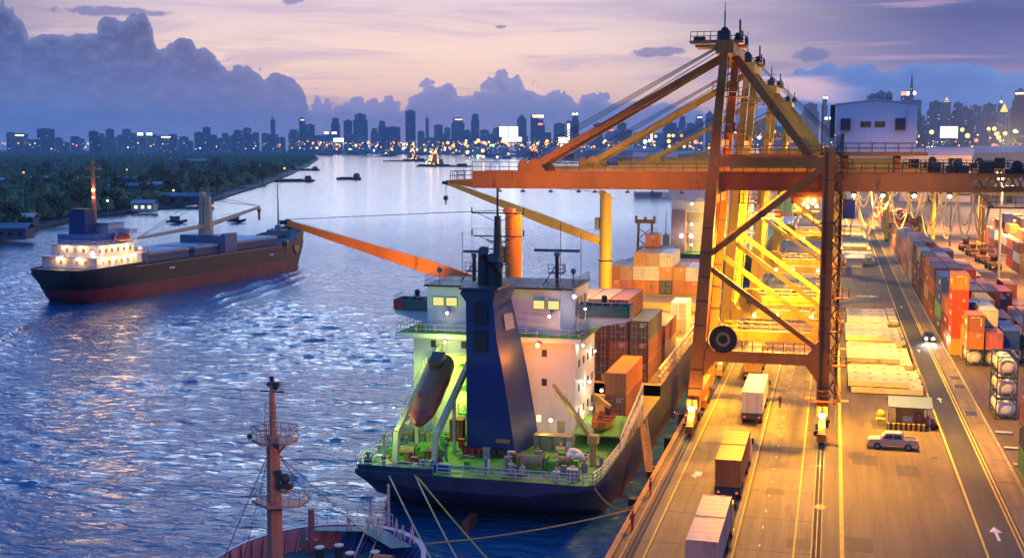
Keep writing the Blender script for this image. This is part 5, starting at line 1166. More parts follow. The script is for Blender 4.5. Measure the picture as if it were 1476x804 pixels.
for k, (y0,y1,w,n) in enumerate(((168,182.5,9.2,2),(187,203,9.0,2),(208.5,226,8.6,2),(232,252,7.4,1))):
    pontoon(3.0,3.0+w,y0,y1,0,.75,f"lower worn yellow hatch cover, {nth(k)} pile beyond the kiosk"); 
    if n > 1: pontoon(2.6,1.2+w,y0+.6,y1-.8,.78,.75,f"upper worn yellow hatch cover, {nth(k)} pile beyond the kiosk")
    pontoon(3.2+w,12.2,y0+2.5,y1+1.5,0,.7,f"narrow worn hatch cover beside the {nth(k)} pile beyond the kiosk")
for k in range(7):
    y = 356+k*21
    pontoon(2.6,11.8,y,y+14,0,.8,f"far hatch cover, {nth(k)} beyond the dark empty asphalt")
    if k % 2 == 0: pontoon(3.4,10.6,y+1,y+13,.83,.8,f"far hatch cover lying on the {nth(k)} one beyond the empty asphalt")
lamp('SPOT', (8,236,17), 24000, AMBER, (8,232,0), .6, 80, .7); lamp('SPOT', (8,400,20), 70000, AMBER, (8,402,0), .6, 110, .6); lamp('SPOT', (-6,330,22), 60000, AMBER, (-8,330,0), .6, 62, .6); lamp('SPOT', (8,470,20), 80000, AMBER, (8,472,0), .6, 120, .6)
# trucks on the quay
def truck(xc, y0, boxes, label, cabcol, white=False, lit=False):
    t_ = thing('container_truck', (xc,y0+6,0), label, 'truck', 'trucks queueing on the quay')
    b = MB(); b.box(xc-.5,xc-.3,y0+.1,y0+12.6,1.05,1.3); b.box(xc+.3,xc+.5,y0+.1,y0+12.6,1.05,1.3)
    for k in range(6): b.box(xc-1.2,xc+1.2,y0+.1+k*2.45,y0+.3+k*2.45,1.2,1.42)
    b.box(xc-1.2,xc+1.2,y0-.15,y0+.05,.75,1.35); ch = put('chassis', b, C['dark'], t_)
    for x in (-.95,.75): put('tail_lamp', MB().box(xc+x,xc+x+.2,y0-.19,y0-.15,.9,1.05), glow('tail_red',(1,.05,.02),2.5), ch)
    for y in (1.4,2.7,4.0,10.4,13.9):
        for x in (-.95,.95): 
            w = put('wheel', MB().cyl((xc+x,y0+y,.5),.5,.42,'x',16), C['rubber'], t_); put('rim', MB().cyl((xc+x*1.24,y0+y,.5),.26,.06,'x',12), C['grey'], w)
    b = MB(); b.prism([(y0+13,.7),(y0+15.1,.7),(y0+15.1,1.9),(y0+14.8,3.0),(y0+13,3.1)],'x',xc-1.22,xc+1.22); cb = put('cab', b, cabcol, t_)
    put('rear_window', MB().box(xc-.8,xc+.8,y0+12.95,y0+12.99,2.1,2.8), C['glass'], cb); put('bumper', MB().box(xc-1.25,xc+1.25,y0+15.1,y0+15.3,.5,1.0), C['dark'], cb)
    for x in (-1.45,1.25): put('mirror', MB().box(xc+x,xc+x+.2,y0+14.7,y0+14.8,2.1,2.7), C['dark'], cb)
    put('fuel_tank', MB().cyl((xc-1.0,y0+11.9,.75),.32,1.4,'y',12), C['grey'], t_)
    return t_
yel = paint('cab_yellow',(.6,.4,.06),.4,.15,.8,.04)
truck(-8.75,88.0,0,'truck with two pinkish containers and a yellow cab, nearest on the quay',yel)
container(-8.75,88.1,1.42,6.06,'faded','rear one on the truck nearest on the quay','plain','containers on the trucks'); container(-8.75,94.4,1.42,6.06,'faded','front one on the truck nearest on the quay','plain','containers on the trucks')
truck(-8.85,112.2,0,'truck with two orange containers, in the middle of the quay queue',C['cream'])
container(-8.85,112.3,1.42,6.06,'orange','rear one on the middle truck of the quay queue','plain','containers on the trucks'); container(-8.85,118.7,1.42,6.06,'orange','front one on the middle truck of the quay queue','plain','containers on the trucks')
rt = truck(-8.75,145,0,'truck with a plain white box trailer under the orange brown crane',yel)
wbox = paint('reefer_white',(.70,.64,.54),.4,.1,.4,.03)
b = MB(); b.box(-9.97,-7.53,145.05,157,1.42,4.0); bx = put('box_body', b, wbox, rt)
put('door', MB().box(-9.9,-8.78,144.98,145.04,1.5,3.92), wbox, bx); put('door', MB().box(-8.72,-7.6,144.98,145.04,1.5,3.92), wbox, bx)
put('lock_rod', MB().tube((-9.3,144.95,1.5),(-9.3,144.95,3.9),.03,5).tube((-8.2,144.95,1.5),(-8.2,144.95,3.9),.03,5), C['grey'], bx)
put('cooling_unit', MB().box(-9.7,-7.8,157,157.6,2.0,3.8), C['grey'], bx)
truck(-10.5,172,0,'yellow lit truck waiting farther along the quay beyond the white trailer',yel)
container(-10.5,172.1,1.42,12.19,'amber','on the yellow lit truck farther along the quay','plain','containers on the trucks')
# wheel loader like vehicle far along the quay
def stacker(x, y, label, m, rot=0):
    t_ = thing('reach_stacker', (x,y,0), label, 'reach stacker', 'handling machines', rot, True)
    b = MB(); b.box(-1.4,1.4,-3.5,3.2,.9,1.9); b.box(-1.2,1.2,1.8,3.4,1.9,2.5); put('body', b, m, t_)
    c_ = put('cab', MB().box(-.9,.9,-.6,1.0,1.9,3.6), m, t_); put('window', MB().box(-.8,.8,-.66,-.61,2.3,3.4), C['glass'], c_)
    for yy in (-2.3,2.3):
        for xx in (-1.3,1.3): put('wheel', MB().cyl((xx,yy,.8),.8,.6,'x',16), C['rubber'], t_)
    put('mast', MB().beam((0,2.4,2.4),(0,-5.2,4.6),.6,.7).box(-2.4,2.4,-5.7,-5.1,4.0,4.4), m, t_)
    return t_
stacker(-7.2,262,'yellow handling machine on the quay below the third crane',yel)
for k, (x,y) in enumerate(((42.5,352),(42,372),(41.6,394),(41.2,412))): stacker(x,y,f"orange brown handling machine in the yard aisle, {nth(k)} of the line",paint('machine_orange',(.34,.16,.05),.5,.2,.6,.1),.1)
def chassis(x, y, label):
    t_ = thing('trailer_chassis', (x,y,0), label, 'trailer', 'empty trailers in the yard aisle')
    b = MB(); b.box(x-.6,x-.4,y,y+12,1.0,1.3); b.box(x+.4,x+.6,y,y+12,1.0,1.3)
    for k in range(7): b.box(x-1.2,x+1.2,y+k*1.9,y+.25+k*1.9,1.1,1.35)
    put('frame', b, C['dark'], t_)
    for yy in (1.5,2.9,4.3):
        for xx in (-.95,.95): put('wheel', MB().cyl((x+xx,y+yy,.5),.5,.4,'x',14), C['rubber'], t_)
    put('headboard', MB().box(x-1.2,x+1.2,y+11.9,y+12.05,1.35,2.7), C['dark'], t_)
for k, (x,y) in enumerate(((40.5,300),(43.5,282),(40.8,262))): chassis(x,y,f"empty dark trailer chassis in the yard aisle, {('farthest','middle','nearest')[k]} of three")
# pickup
def pickup():
    t_ = thing('pickup_truck', (7.05,137.6,0), 'bronze tan double cab pickup standing on the quay below the blue roofed kiosk', 'pickup', None, 0, True)
    m = paint('pickup_bronze',(.60,.40,.27),.3,.08,.8,0)
    prof = [(-2.6,.45),(-2.62,.95),(-2.45,1.08),(-1.35,1.16),(-.75,1.72),(.75,1.76),(1.12,1.18),(2.55,1.16),(2.6,.5)]
    b = MB(); b.prism([(-2.6,.42),(-2.62,.92),(-2.45,1.06),(-1.4,1.14),(1.12,1.14),(1.12,.7),(2.58,.7),(2.6,.46)],'y',-.9,.9)
    b.loft([[(-1.4,-.82,1.14),(1.1,-.82,1.14),(1.1,.82,1.14),(-1.4,.82,1.14)],[(-.78,-.68,1.80),(.86,-.68,1.82),(.86,.68,1.82),(-.78,.68,1.80)]], closed=True)
    bd = put('body', b, m, t_)
    for y in (-1,1):
        s = MB(); s.add([(-1.12,y*.80,1.2),(-.08,y*.80,1.2),(-.08,y*.70,1.64),(-.66,y*.70,1.62)],[(0,1,2,3) if y < 0 else (3,2,1,0)]); put('window', s, C['glass'], bd); 
        s = MB(); s.add([(.02,y*.80,1.2),(.98,y*.80,1.2),(.72,y*.70,1.64),(.02,y*.70,1.64)],[(0,1,2,3) if y < 0 else (3,2,1,0)]); put('window', s, C['glass'], bd)
        for x in (-1.2,-.02): put('door', MB().box(x+.03,x+1.06,y*.905-.006,y*.905+.006,.5,1.12), m, t_)
    # push the glass just outside the cabin sides
    for o in bd.children:
        for v in o.data.vertices: v.co.y *= 1.03
    put('windscreen', MB().add([(-1.36,-.7,1.2),(-1.36,.7,1.2),(-.8,.58,1.7),(-.8,-.58,1.7)],[(0,3,2,1)]), C['glass'], bd)
    put('cargo_bed', MB().box(1.14,2.5,-.8,.8,.705,1.10), C['dark'], t_); put('bed_side', MB().box(1.12,2.58,-.9,-.81,.7,1.14).box(1.12,2.58,.81,.9,.7,1.14), m, t_); put('tailgate', MB().box(2.5,2.6,-.81,.81,.7,1.13), m, t_); put('bed_rail', MB().box(1.12,2.56,-.9,-.8,1.14,1.2).box(1.12,2.56,.8,.9,1.14,1.2).beam((1.2,-.8,1.2),(.86,-.66,1.78),.08,.08).beam((1.2,.8,1.2),(.86,.66,1.78),.08,.08), m, t_)
    for x in (-1.68,1.55):
        for y in (-.84,.84):
            w = put('wheel', MB().cyl((x,y,.38),.38,.26,'y',20), C['rubber'], t_); put('rim', MB().cyl((x,y*1.13,.38),.23,.06,'y',14), C['grey'], w)
    for y in (-.62,.62): put('headlight', MB().box(-2.66,-2.6,y-.18,y+.18,.72,.92), C['white'], t_)
    put('bumper', MB().box(-2.74,-2.6,-.85,.85,.36,.56).box(2.6,2.72,-.85,.85,.4,.56), C['dark'], t_)
pickup()
def car(x, y, label):
    t_ = thing('car', (x,y,0), label, 'car', None, 0, True)
    m = paint('car_dark',(.03,.03,.035),.3,.1,1,0)
    b = MB(); b.loft([[(xx,-2.1,z) for xx, z in ((-.8,.3),(.8,.3),(.8,.75),(-.8,.75))],[(xx,-1.0,z) for xx, z in ((-.86,.25),(.86,.25),(.84,.92),(-.84,.92))],[(xx,1.6,z) for xx, z in ((-.86,.25),(.86,.25),(.84,.95),(-.84,.95))],[(xx,2.2,z) for xx, z in ((-.8,.3),(.8,.3),(.78,.85),(-.78,.85))]], closed=True)
    b.loft([[(-.8,-1.1,.9),(.8,-1.1,.9),(.8,1.7,.9),(-.8,1.7,.9)],[(-.62,-.4,1.42),(.62,-.4,1.42),(.62,1.1,1.42),(-.62,1.1,1.42)]], closed=True)
    put('body', b, m, t_); put('windscreen', MB().add([(-.7,-1.06,.96),(.7,-1.06,.96),(.58,-.47,1.39),(-.58,-.47,1.39)],[(0,1,2,3)]), C['glass'], t_)
    for xx in (-.78,.78):
        for yy in (-1.35,1.35): put('wheel', MB().cyl((xx,yy,.32),.32,.22,'x',16), C['rubber'], t_)
    for xx in (-.58,.58): put('headlight', MB().ball((xx,-2.14,.66),.2,8,6), glow('headlamp',(1,.95,.85),90), t_, True); lamp('SPOT',(x+xx,y-2.45,.7),900,(1,.93,.8),(x+xx*1.2,y-13,0),.1,70,.5)
car(16.4,217.5,'dark car driving towards the camera with bright headlights on the road')
# kiosk
kt = thing('kiosk', (9.3,149.6,0), 'small yellow kiosk with a blue pitched roof beside the road', 'kiosk')
b = MB(); b.box(7.8,11.0,148.3,151.4,0,2.6); kw = put('wall', b, paint('kiosk_yellow',(.42,.27,.07),.6,.2,.6,.1), kt)
b = MB()
for k in range(14): b.box(7.9+k*.225,7.96+k*.225,148.24,148.3,.1,2.5)
put('slat', b, C['timber'], kw)
b = MB(); b.prism([(147.2,2.55),(149.8,3.35),(152.4,2.55),(152.4,2.65),(149.8,3.47),(147.2,2.65)],'x',6.9,11.9); rf = put('roof', b, paint('roof_blue',(.07,.12,.28),.5,.15,.6,.05), kt)
b = MB()
for k in range(11): b.beam((7.0+k*.48,147.25,2.68),(7.0+k*.48,149.78,3.49),.05,.04)
put('roof_rib', b, MATS['roof_blue'], rf)
for x in (7.2,11.6):
    for y in (147.5,152.1): put('post', MB().box(x-.06,x+.06,y-.06,y+.06,0,2.58), C['cream'], kt)
put('notice_board', MB().box(8.6,9.7,148.18,148.23,.7,1.4), C['cream'], kw); put('door', MB().box(9.9,10.7,148.2,148.235,.05,2.0), C['timber'], kw)
yb = [paint('barrier_yellow',(.55,.33,.04),.6,.2,1,.1), paint('barrier_black',(.02,.02,.02),.6,.2,1)]
for r in range(1):
    for k in range(4):
        t_ = thing('striped_barrier', (7.3+k*1.12,146.9,0), f"black and yellow striped block in front of the kiosk, {nth(k)} from its left end", 'barrier', 'striped barrier blocks by the kiosk')
        b = MB(); b.box(6.78+k*1.12,7.86+k*1.12,146.7,147.1,0,.75); put('block', b, yb[1], t_)
        b = MB()
        for q in range(2): b.box(6.84+k*1.12+q*.54,7.1+k*1.12+q*.54,146.68,147.12,.005,.77)
        put('stripe', b, yb[0], t_)
mr = random.Random(8)
for k in range(6):
    x, y = 11.6+mr.uniform(-.3,.3), 147.6+k*.85
    t_ = thing('motor_scooter', (x,y,0), f"dark motor scooter parked at the kiosk wall, {nth(k)} of the row from the near end", 'scooter', 'scooters by the kiosk', 1.45, True)
    b = MB(); b.box(-.14,.14,-.5,.5,.35,.6); b.box(-.12,.12,-.55,-.05,.6,.82); b.beam((0,.45,.4),(0,.62,1.05),.12,.12); b.beam((-.32,.6,1.05),(.32,.6,1.05),.05,.05); put('body', b, [C['dark'],C['redp'],C['grey']][k%3], t_)
    for yy in (-.55,.62): put('wheel', MB().cyl((0,yy,.27),.27,.12,'x',14), C['rubber'], t_)
b = MB(); b.ball((6.2,150.4,.9),.55,9,7,1.3); b.box(5.7,6.6,148.6,149.6,0,.8); solo('tarpaulin_heap', b, paint('tarp_yellow',(.55,.42,.08),.8,.2,2), 'yellow tarpaulin covered heap at the seaward side of the kiosk', 'tarpaulin', None, True)
person('person', (10.4,147.6,0), 'person in a red shirt standing by the striped blocks of the kiosk', paint('red_shirt',(.4,.05,.04),.8,.1,3), None)
lamp('SPOT', (42,285,26), 140000, (1,.47,.10), (58,310,0), .8, 100, .7); lamp('SPOT', (36,250,26), 90000, (1,.47,.10), (37,262,0), .8, 90, .7)
# low sheds and a yard gantry farther on
b = MB(); b.prism([(346,2.6),(349,3.6),(352,2.6)],'x',3.4,8.6); b.box(3.9,8.1,346.6,351.4,0,2.6)
solo('roofed_shelter', b, paint('shelter_pale',(.55,.56,.6),.6,.15,1), 'small pale roofed shelter among the far hatch covers', 'shelter')
def yard_gantry(y, x0, x1, label):
    t_ = thing('yard_gantry', ((x0+x1)/2,y,0), label, 'yard crane', 'rubber tyred gantry cranes over the yard')
    m = C['crane_y_lit']
    for x in (x0,x1):
        for yy in (y-4,y+4): put('leg', MB().box(x-.5,x+.5,yy-.5,yy+.5,1,18), m, t_)
        put('sill', MB().box(x-.55,x+.55,y-5.5,y+5.5,1.2,2.2), m, t_)
        for yy in (y-5,y-3.4,y+3.4,y+5): put('wheel', MB().cyl((x,yy,.75),.75,.6,'x',14), C['rubber'], t_)
    for yy in (y-4,y+4): put('beam', MB().box(x0-1,x1+1,yy-.5,yy+.5,17.6,19.2), m, t_)
    put('trolley', MB().box(x0+6,x0+11,y-4.2,y+4.2,19.2,20.6), C['dark'], t_); put('cab', MB().box(x0+7,x0+8.6,y-3.4,y-1.8,15.2,17.4), C['dark'], t_)
yard_gantry(420,46.5,60.5,'yellow rubber tyred gantry crane straddling the block across the aisle')
yard_gantry(447,18.2,33.6,'yellow rubber tyred gantry crane straddling the far end of the roadside block')
# yard light masts with lit heads
for k, (x,y,pw) in enumerate(((41.5,215,60000),(37.5,300,170000),(64,360,240000),(33,150,24000),(46.2,372,220000),(38,430,260000),(30,520,400000),(75,500,500000),(8,560,300000))):
    t_ = thing('floodlight_mast', (x,y,0), f"tall steel floodlight mast in the yard, {nth(k)} of its kind", 'light mast', 'floodlight masts of the yard')
    put('pole', MB().tube((x,y,0),(x,y,26),.3,10,.15), C['grey'], t_); hd = put('lamp_head', MB().box(x-1.6,x+1.6,y-.3,y+.3,25.8,26.2), C['dark'], t_)
    for q in range(3): bulb('lamp_glass', (x-1.1+q*1.1,y-.3,25.6), .3, HOT, hd)
    lamp('SPOT', (x,y,25), pw, (1,.46,.10), (x+7,y,0) if y > 200 else (x-3,y,0), .8, 125, .6)

for x, y, pw in ((90,700,500000),(230,900,700000),(160,1250,900000),(-20,900,400000),(330,1500,1200000)): lamp('POINT', (x,y,40), pw, (1,.50,.16), size=2)  # added point lights without fixtures, warming the far sheds
# ---------------------------------------------------------------- bulk carrier under way
bk = thing('bulk_carrier', (-164.0,288,WATER), 'black and red hulled bulk carrier under way on the river with lit stern decks', 'bulk carrier', None, rad(-6.2), True)
# local frame: bow towards +y, length 118, keel at z 0 is the waterline
bhull = hull_paint('bulk_hull_paint', (.0035,.0045,.008), (.17,.014,.02), WATER+3.3)
stn = [(-59,0,5.5,1.0,8.6,5.0),(-58,0,7.2,3.0,8.6,3.2),(-55,0,8.6,5.5,8.6,1.0),(-50,0,9.2,8.0,8.8,-1.5),(-40,0,9.4,9.2,9.0,-2),(-34,0,9.4,9.4,9.0,-2),(-33.6,0,9.4,9.4,8.4,-2),(38,0,9.4,9.4,8.4,-2),(44,0,9.2,8.6,9.4,-2),(51,0,7.6,5.0,10.6,-2),(56,0,4.2,1.6,11.6,-2),(59,0,.6,.2,12.2,-1)]
rg = hull_rings(stn); b = MB(); b.loft(rg, caps=False); b.add(rg[0], [tuple(range(10))[::-1]]); b.add(rg[-1], [tuple(range(10))])
put('hull', b, bhull, bk, True)
b = MB()
for a, c in zip(rg, rg[1:]): b.add([Vector(q)-Vector((0,0,.35)) for q in (a[0],a[-1],c[-1],c[0])], [(0,1,2,3)])
put('deck', b, paint('bulk_deck_paint',(.10,.11,.15),.6,.3,.3,.2), bk)
put('rubbing_strake', MB().box(9.38,9.48,-38,40,7.9,8.1).box(-9.48,-9.38,-38,40,7.9,8.1), C['grey'], bk)
shield = MB(); shield.prism([(42.3,7.6),(45.1,7.6),(45.2,6.4),(43.7,4.9),(42.2,6.4)],'x',9.25,9.5); put('bow_emblem', shield, paint('emblem_gold',(.6,.36,.06),.5,.2,1), bk)
for y, z in ((-24,6.2),(27,5.6)): put('draught_mark', MB().box(9.42,9.5,y,y+2.4,z,z+.45), C['white'], bk)
bw = paint('bulk_white',(.52,.50,.56),.5,.15,.4,.06,streak=True); bb = paint('bulk_house_blue',(.10,.15,.30),.5,.2,.4,.04,streak=True)
hs = MB(); hs.box(-8.4,8.4,-52.5,-34.5,8.5,11.3); h1 = put('main_deckhouse', hs, bw, bk)
h2 = put('accommodation', MB().box(-7.4,7.4,-50,-36.2,11.3,14.1), bw, bk)
h3 = put('boat_deck_house', MB().box(-6.2,6.2,-49,-37.5,14.1,16.6), bb, bk)
h4 = put('bridge', MB().box(-4.8,4.8,-43,-36.6,16.6,19.0).box(-9,9,-39.4,-36.8,16.5,17.7), bw, bk)
put('bridge_roof', MB().box(-5.2,5.2,-43.4,-36.2,19.0,19.2), bb, h4)
for y0, y1, z, w in ((-54,-33.5,11.3,9.2),(-51.5,-35,14.1,8.4)): 
    dk_ = put('deck_edge', MB().box(-w,w,y0,y1,z-.05,z+.12), bw, bk); put('deck_railing', MB().rail([(w,y1,z+.1),(w,y0,z+.1),(-w,y0,z+.1)],1.0,1.8,.05), C['railing'], dk_)
put('stern_railing', MB().rail([(9.2,-38,8.9),(9.1,-50,8.7),(8.5,-55,8.6),(5.4,-58.9,8.6),(-5.4,-58.9,8.6)],1.0,1.8,.05), C['railing'], bk)
put('side_railing', MB().rail([(9.35,-33,8.4),(9.35,38,8.4),(9.1,44,9.4),(7.5,51,10.6)],1.0,2.2,.05), C['grey'], bk)
put('bulwark', MB().beam((9.2,43.5,10.0),(7.6,51,11.2),.2,1.6).beam((7.6,51,11.2),(4.2,56,12.2),.2,1.6).beam((4.2,56,12.2),(.6,59,12.8),.2,1.6), bhull, bk)
fnl = put('funnel', MB().loft([[(-2.6,-49,16.6),(2.6,-49,16.6),(2.6,-44.6,16.6),(-2.6,-44.6,16.6)],[(-2.3,-48.8,22.2),(2.3,-48.8,22.2),(2.3,-45.2,22.2),(-2.3,-45.2,22.2)]],closed=True), C['bluep'], bk); put('funnel_cap', MB().box(-2.1,2.1,-48.5,-45.5,22.2,22.9), C['dark'], fnl)
b = MB(); b.tube((0,-42.2,19),(0,-42.2,34.8),.6,8,.42); b.box(-2.2,2.2,-43,-41.4,32.6,32.8); b.box(-1.6,1.6,-42.8,-41.6,30.6,30.75); b.rail([(-2.1,-42.9,32.8),(2.1,-42.9,32.8),(2.1,-41.5,32.8)],.8,.8,.06)
ms_ = put('signal_mast', b, paint('mast_buff_lamplit',(.55,.28,.10),.5,.2,.4,.06), bk); bulb('mast_light',(.7,-43.2,27.4),.35,HOTO,ms_); bulb('mast_light',(.7,-43.2,25.6),.35,REDL,ms_); put('scanner', MB().box(-1.9,1.9,-42.4,-42.0,33.4,33.8), C['dark'], ms_)  # buff mast made more orange, lamplight put into its colour
lb2 = put('lifeboat', MB().ball((7.6,-41.5,15.4),1.0,10,8,1.0).cyl((7.6,-41.5,15.4),1.0,4.6,'y',12), paint('boat_red',(.45,.06,.03),.4,.2,.6), bk, True); 
put('davit', MB().beam((7.0,-44,14.1),(8.2,-44,16.9),.25,.25).beam((7,-39,14.1),(8.2,-39,16.9),.25,.25), bw, bk)
for y in (-50.4,-48,-45.6,-43.2,-40.8,-38.4):
    for z, x in ((9.4,8.42),(12.2,7.42)): put('window', MB().box(x,x+.06,y,y+.9,z,z+1.0), glow('lit_port_window',(1,.55,.18),.38), h1)
for x in (-5,-2.5,0,2.5,5):
    for z, y in ((9.4,-52.5),(12.2,-50)): put('window', MB().box(x-.45,x+.45,y-.07,y-.01,z,z+1), MATS['lit_port_window'], h1)
# hatches and crane amidships
hcv = paint('bulk_hatch',(.34,.36,.44),.6,.2,.3,.1)
for y0, y1 in ((-29,-11),(-8,3),(12,36)):
    h_ = put('hatch_coaming', MB().box(-6.6,6.6,y0,y1,8.2,10.2), paint('coaming_dark',(.08,.09,.13),.6,.2,.4,.1), bk); put('hatch_cover', MB().box(-6.8,6.8,y0-.1,y1+.1,10.2,10.9), hcv, h_)
put('crane_house', MB().box(-7,7,4.5,11,8.2,13.0).box(7.0,8.4,4.6,10.8,8.2,13.6), paint('crane_house_blue',(.09,.13,.24),.5,.2,.4,.05), bk)
put('store_house', MB().box(-5,7.5,-34,-30.5,8.3,12.0), MATS['crane_house_blue'], bk)
b = MB(); b.loft([[(x*1.25,y,13) for x,y in ((-1.6,6.6),(-.1,6.2),(-.1,8.8),(-1.6,8.4))],[(x*1.1,y,25.2) for x,y in ((-1.5,6.9),(-.2,6.6),(-.2,8.4),(-1.5,8.1))]],closed=True); b.loft([[(x*1.25,y,13) for x,y in ((.1,6.2),(1.6,6.6),(1.6,8.4),(.1,8.8))],[(x*1.1,y,24.0) for x,y in ((.2,6.6),(1.5,6.9),(1.5,8.1),(.2,8.4))]],closed=True); b.tube((0,7.5,13),(0,7.5,14.6),2.2,12)
cp = put('crane_column', b, C['buff'], bk)
b = MB(); b.beam((0,6.5,15.6),(0,-24.5,14.0),1.3,1.1,.8,.7); jb = put('jib', b, C['buff'], bk); b = MB(); b.beam((0,8.5,15.6),(0,37,19.6),1.3,1.1,.8,.7); jb2 = put('jib', b, C['buff'], bk)
put('hoist_wire', MB().path([(0,7,24.5),(0,-24,14.4)],.07,4).path([(.5,7,22.5),(.4,-24,14.4)],.07,4), C['wire'], jb); put('hoist_wire', MB().path([(0,8,24.5),(0,36.6,20)],.07,4).path([(.5,8,23),(.4,36.6,20)],.07,4), C['wire'], jb2); put('hook_block', MB().cyl((0,37,18.6),.7,.6,'x',10).tube((0,37,15.6),(0,37,18.2),.35,6), C['dark'], jb2)
b = MB(); b.tube((0,48.5,10.6),(0,48.5,26.5),.35,8,.12); b.box(-3.2,3.2,46.5,50,10.4,12.0); b.box(-1,1,48,49,12,13.4); put('foremast', b, C['grey'], bk)
b = MB(); b.cyl((0,53.5,12.0),.8,2.4,'x',12); b.cyl((-3,50.6,11.6),.6,1.8,'x',12); put('windlass', b, C['dark'], bk)
bk.scale = (.93,.885,.93)
bkm = Matrix.Translation(bk.location) @ Matrix.Rotation(rad(-6.2),4,'Z') @ Matrix.Diagonal((.93,.885,.93,1))
for x, y, z, r, pw, m in ((8.2,-53.8,12.6,.5,900,HOTW),(8.8,-50,10.6,.38,500,HOT),(8.8,-46,10.6,.34,400,HOT),(8.8,-42,10.6,.34,400,HOT),(8.8,-38,10.8,.4,700,HOT),(8.0,-49,13.4,.34,350,HOT),(7.9,-44.5,13.4,.34,350,HOT),(8.0,-40,13.2,.42,700,HOT),(3,-53,10.8,.36,400,HOT),(-3,-53,10.8,.36,400,HOT),(2,-51,13.4,.32,300,HOT),(-3,-51,13.4,.32,300,HOT),(9.0,-36,12.6,.3,400,HOTO)):
    bulb('deck_lamp',(x,y,z),r*.7,m,bk)
    lamp('POINT', tuple(bkm @ Vector((x+.7,y-.4,z-.2))), pw*.55, (1,.55,.16), size=.5)
# waves thrown up by the moving hull
def ridge(pts, w, h):
    b = MB(); rr = []
    for i, (x, y) in enumerate(pts):
        t0 = Vector(pts[max(0,i-1)]); t1 = Vector(pts[min(len(pts)-1,i+1)]); d = (t1-t0).normalized(); nn = Vector((-d.y,d.x)); f_ = math.sin(math.pi*(i+.3)/(len(pts)))*(.8+.4*math.sin(i*1.7))
        rr.append([(x+nn.x*w*o, y+nn.y*w*o, WATER-.05+h*f_*e) for o, e in ((-1,0),(-.45,.5),(0,1),(.25,.55),(.6,0))])
    return b.loft(rr, caps=False)
WM = bpy.data.materials['river_water']
def L2W(x, y): p = bkm @ Vector((x,y,0)); return (p.x,p.y)
for k, (off, h) in enumerate(((0,.9),(7,.7),(15,.55))): struct('bow_wave', ridge([L2W(2+10.5*(1-math.exp(-i/3))+off*.9+i*1.2, 58-i*7-off) for i in range(17)], 2.2, h), WM, True)
for k, (off, h) in enumerate(((0,1.0),(9,.8),(20,.6),(34,.5))): struct('stern_wave', ridge([L2W(6+off*.5+i*2.2, -48-off-i*6) for i in range(15)], 2.8, h), WM, True); struct('stern_wave', ridge([L2W(-6-off*.5-i*2.2, -52-off-i*6) for i in range(14)], 2.8, h), WM, True)
# ---------------------------------------------------------------- second ship moored ahead
s2 = thing('cargo_ship', (-32,380,WATER), 'second moored ship with tall white decks, beyond the container ship', 'cargo ship')
h2m = hull_paint('second_hull_paint',(.02,.05,.04),(.2,.03,.02),-1.5)
rg = hull_rings([(325,-32,11.5,8,4.6,.8),(329,-32,12.6,11,4.6,-1.5),(340,-32,13,12.5,4.6,-4),(440,-32,13,12.5,4.6,-4),(462,-32,8,4,6,-4),(470,-32,1,.4,7,-3)]); b = MB(); b.loft(rg,caps=False); b.add(rg[0],[tuple(range(10))[::-1]]); put('hull', b, h2m, s2, True)
b = MB()
for a, c in zip(rg, rg[1:]): b.add([Vector(q)-Vector((0,0,.4)) for q in (a[0],a[-1],c[-1],c[0])], [(0,1,2,3)])
put('deck', b, C['green'], s2)
sw = paint('second_white',(.60,.56,.54),.5,.12,.4,.05,streak=True)
dkh = put('accommodation', MB().box(-43.6,-22,338,354,4.2,18.6), sw, s2); put('bridge', MB().box(-44.5,-20,339,350,18.6,21.6).box(-46.5,-18,340,344,19,20.4), sw, s2)
for k, z in enumerate((6.8,9.6,12.4,15.2,18.0)):
    d_ = put('deck_edge', MB().box(-39.5,-20.5,333.5,338,z,z+.2), sw, s2); put('deck_railing', MB().rail([(-39.3,333.6,z+.2),(-20.7,333.6,z+.2)],1.1,1.6,.06), sw, d_)
    if k < 4: put('stairs', MB().stairs((-31.5 if k%2 else -28,335,z+.2),(-28 if k%2 else -31.5,335,z+2.8),.8,(0,1,0)), C['dark'], d_)
    for x in (-37.5,-33.5,-29.0,-24.5)[k%2:]: bulb('deck_lamp',(x,334,z-.45),.26,HOT,d_)
    lamp('POINT',(-33,333,z-.8),900,AMBER,size=.8)
put('funnel', MB().box(-42.6,-38.8,330.5,336,4.4,16.0), paint('second_funnel',(.30,.16,.16),.5,.2,.5,.05), s2)
for x in (-39.4,-36.8): put('deck_lamp_post', MB().tube((x,327,4.4),(x,327,9.0),.14,6), C['grey'], s2); bulb('deck_lamp',(x,327,9.2),.45,HOTW,s2)
put('stern_gear', MB().box(-44.4,-42.6,327,330,4.4,9.5).tube((-43.8,328,9.5),(-43.6,328,16),.22,6,.08).beam((-44,328,10),(-41,328,8),.3,.3), C['grey'], s2)
for k, (x,z) in enumerate(((-26,16.4),(-24.8,16.4),(-26,13.6))): put('window', MB().box(x,x+.8,337.94,337.99,z,z+.9), C['dark'], dkh)
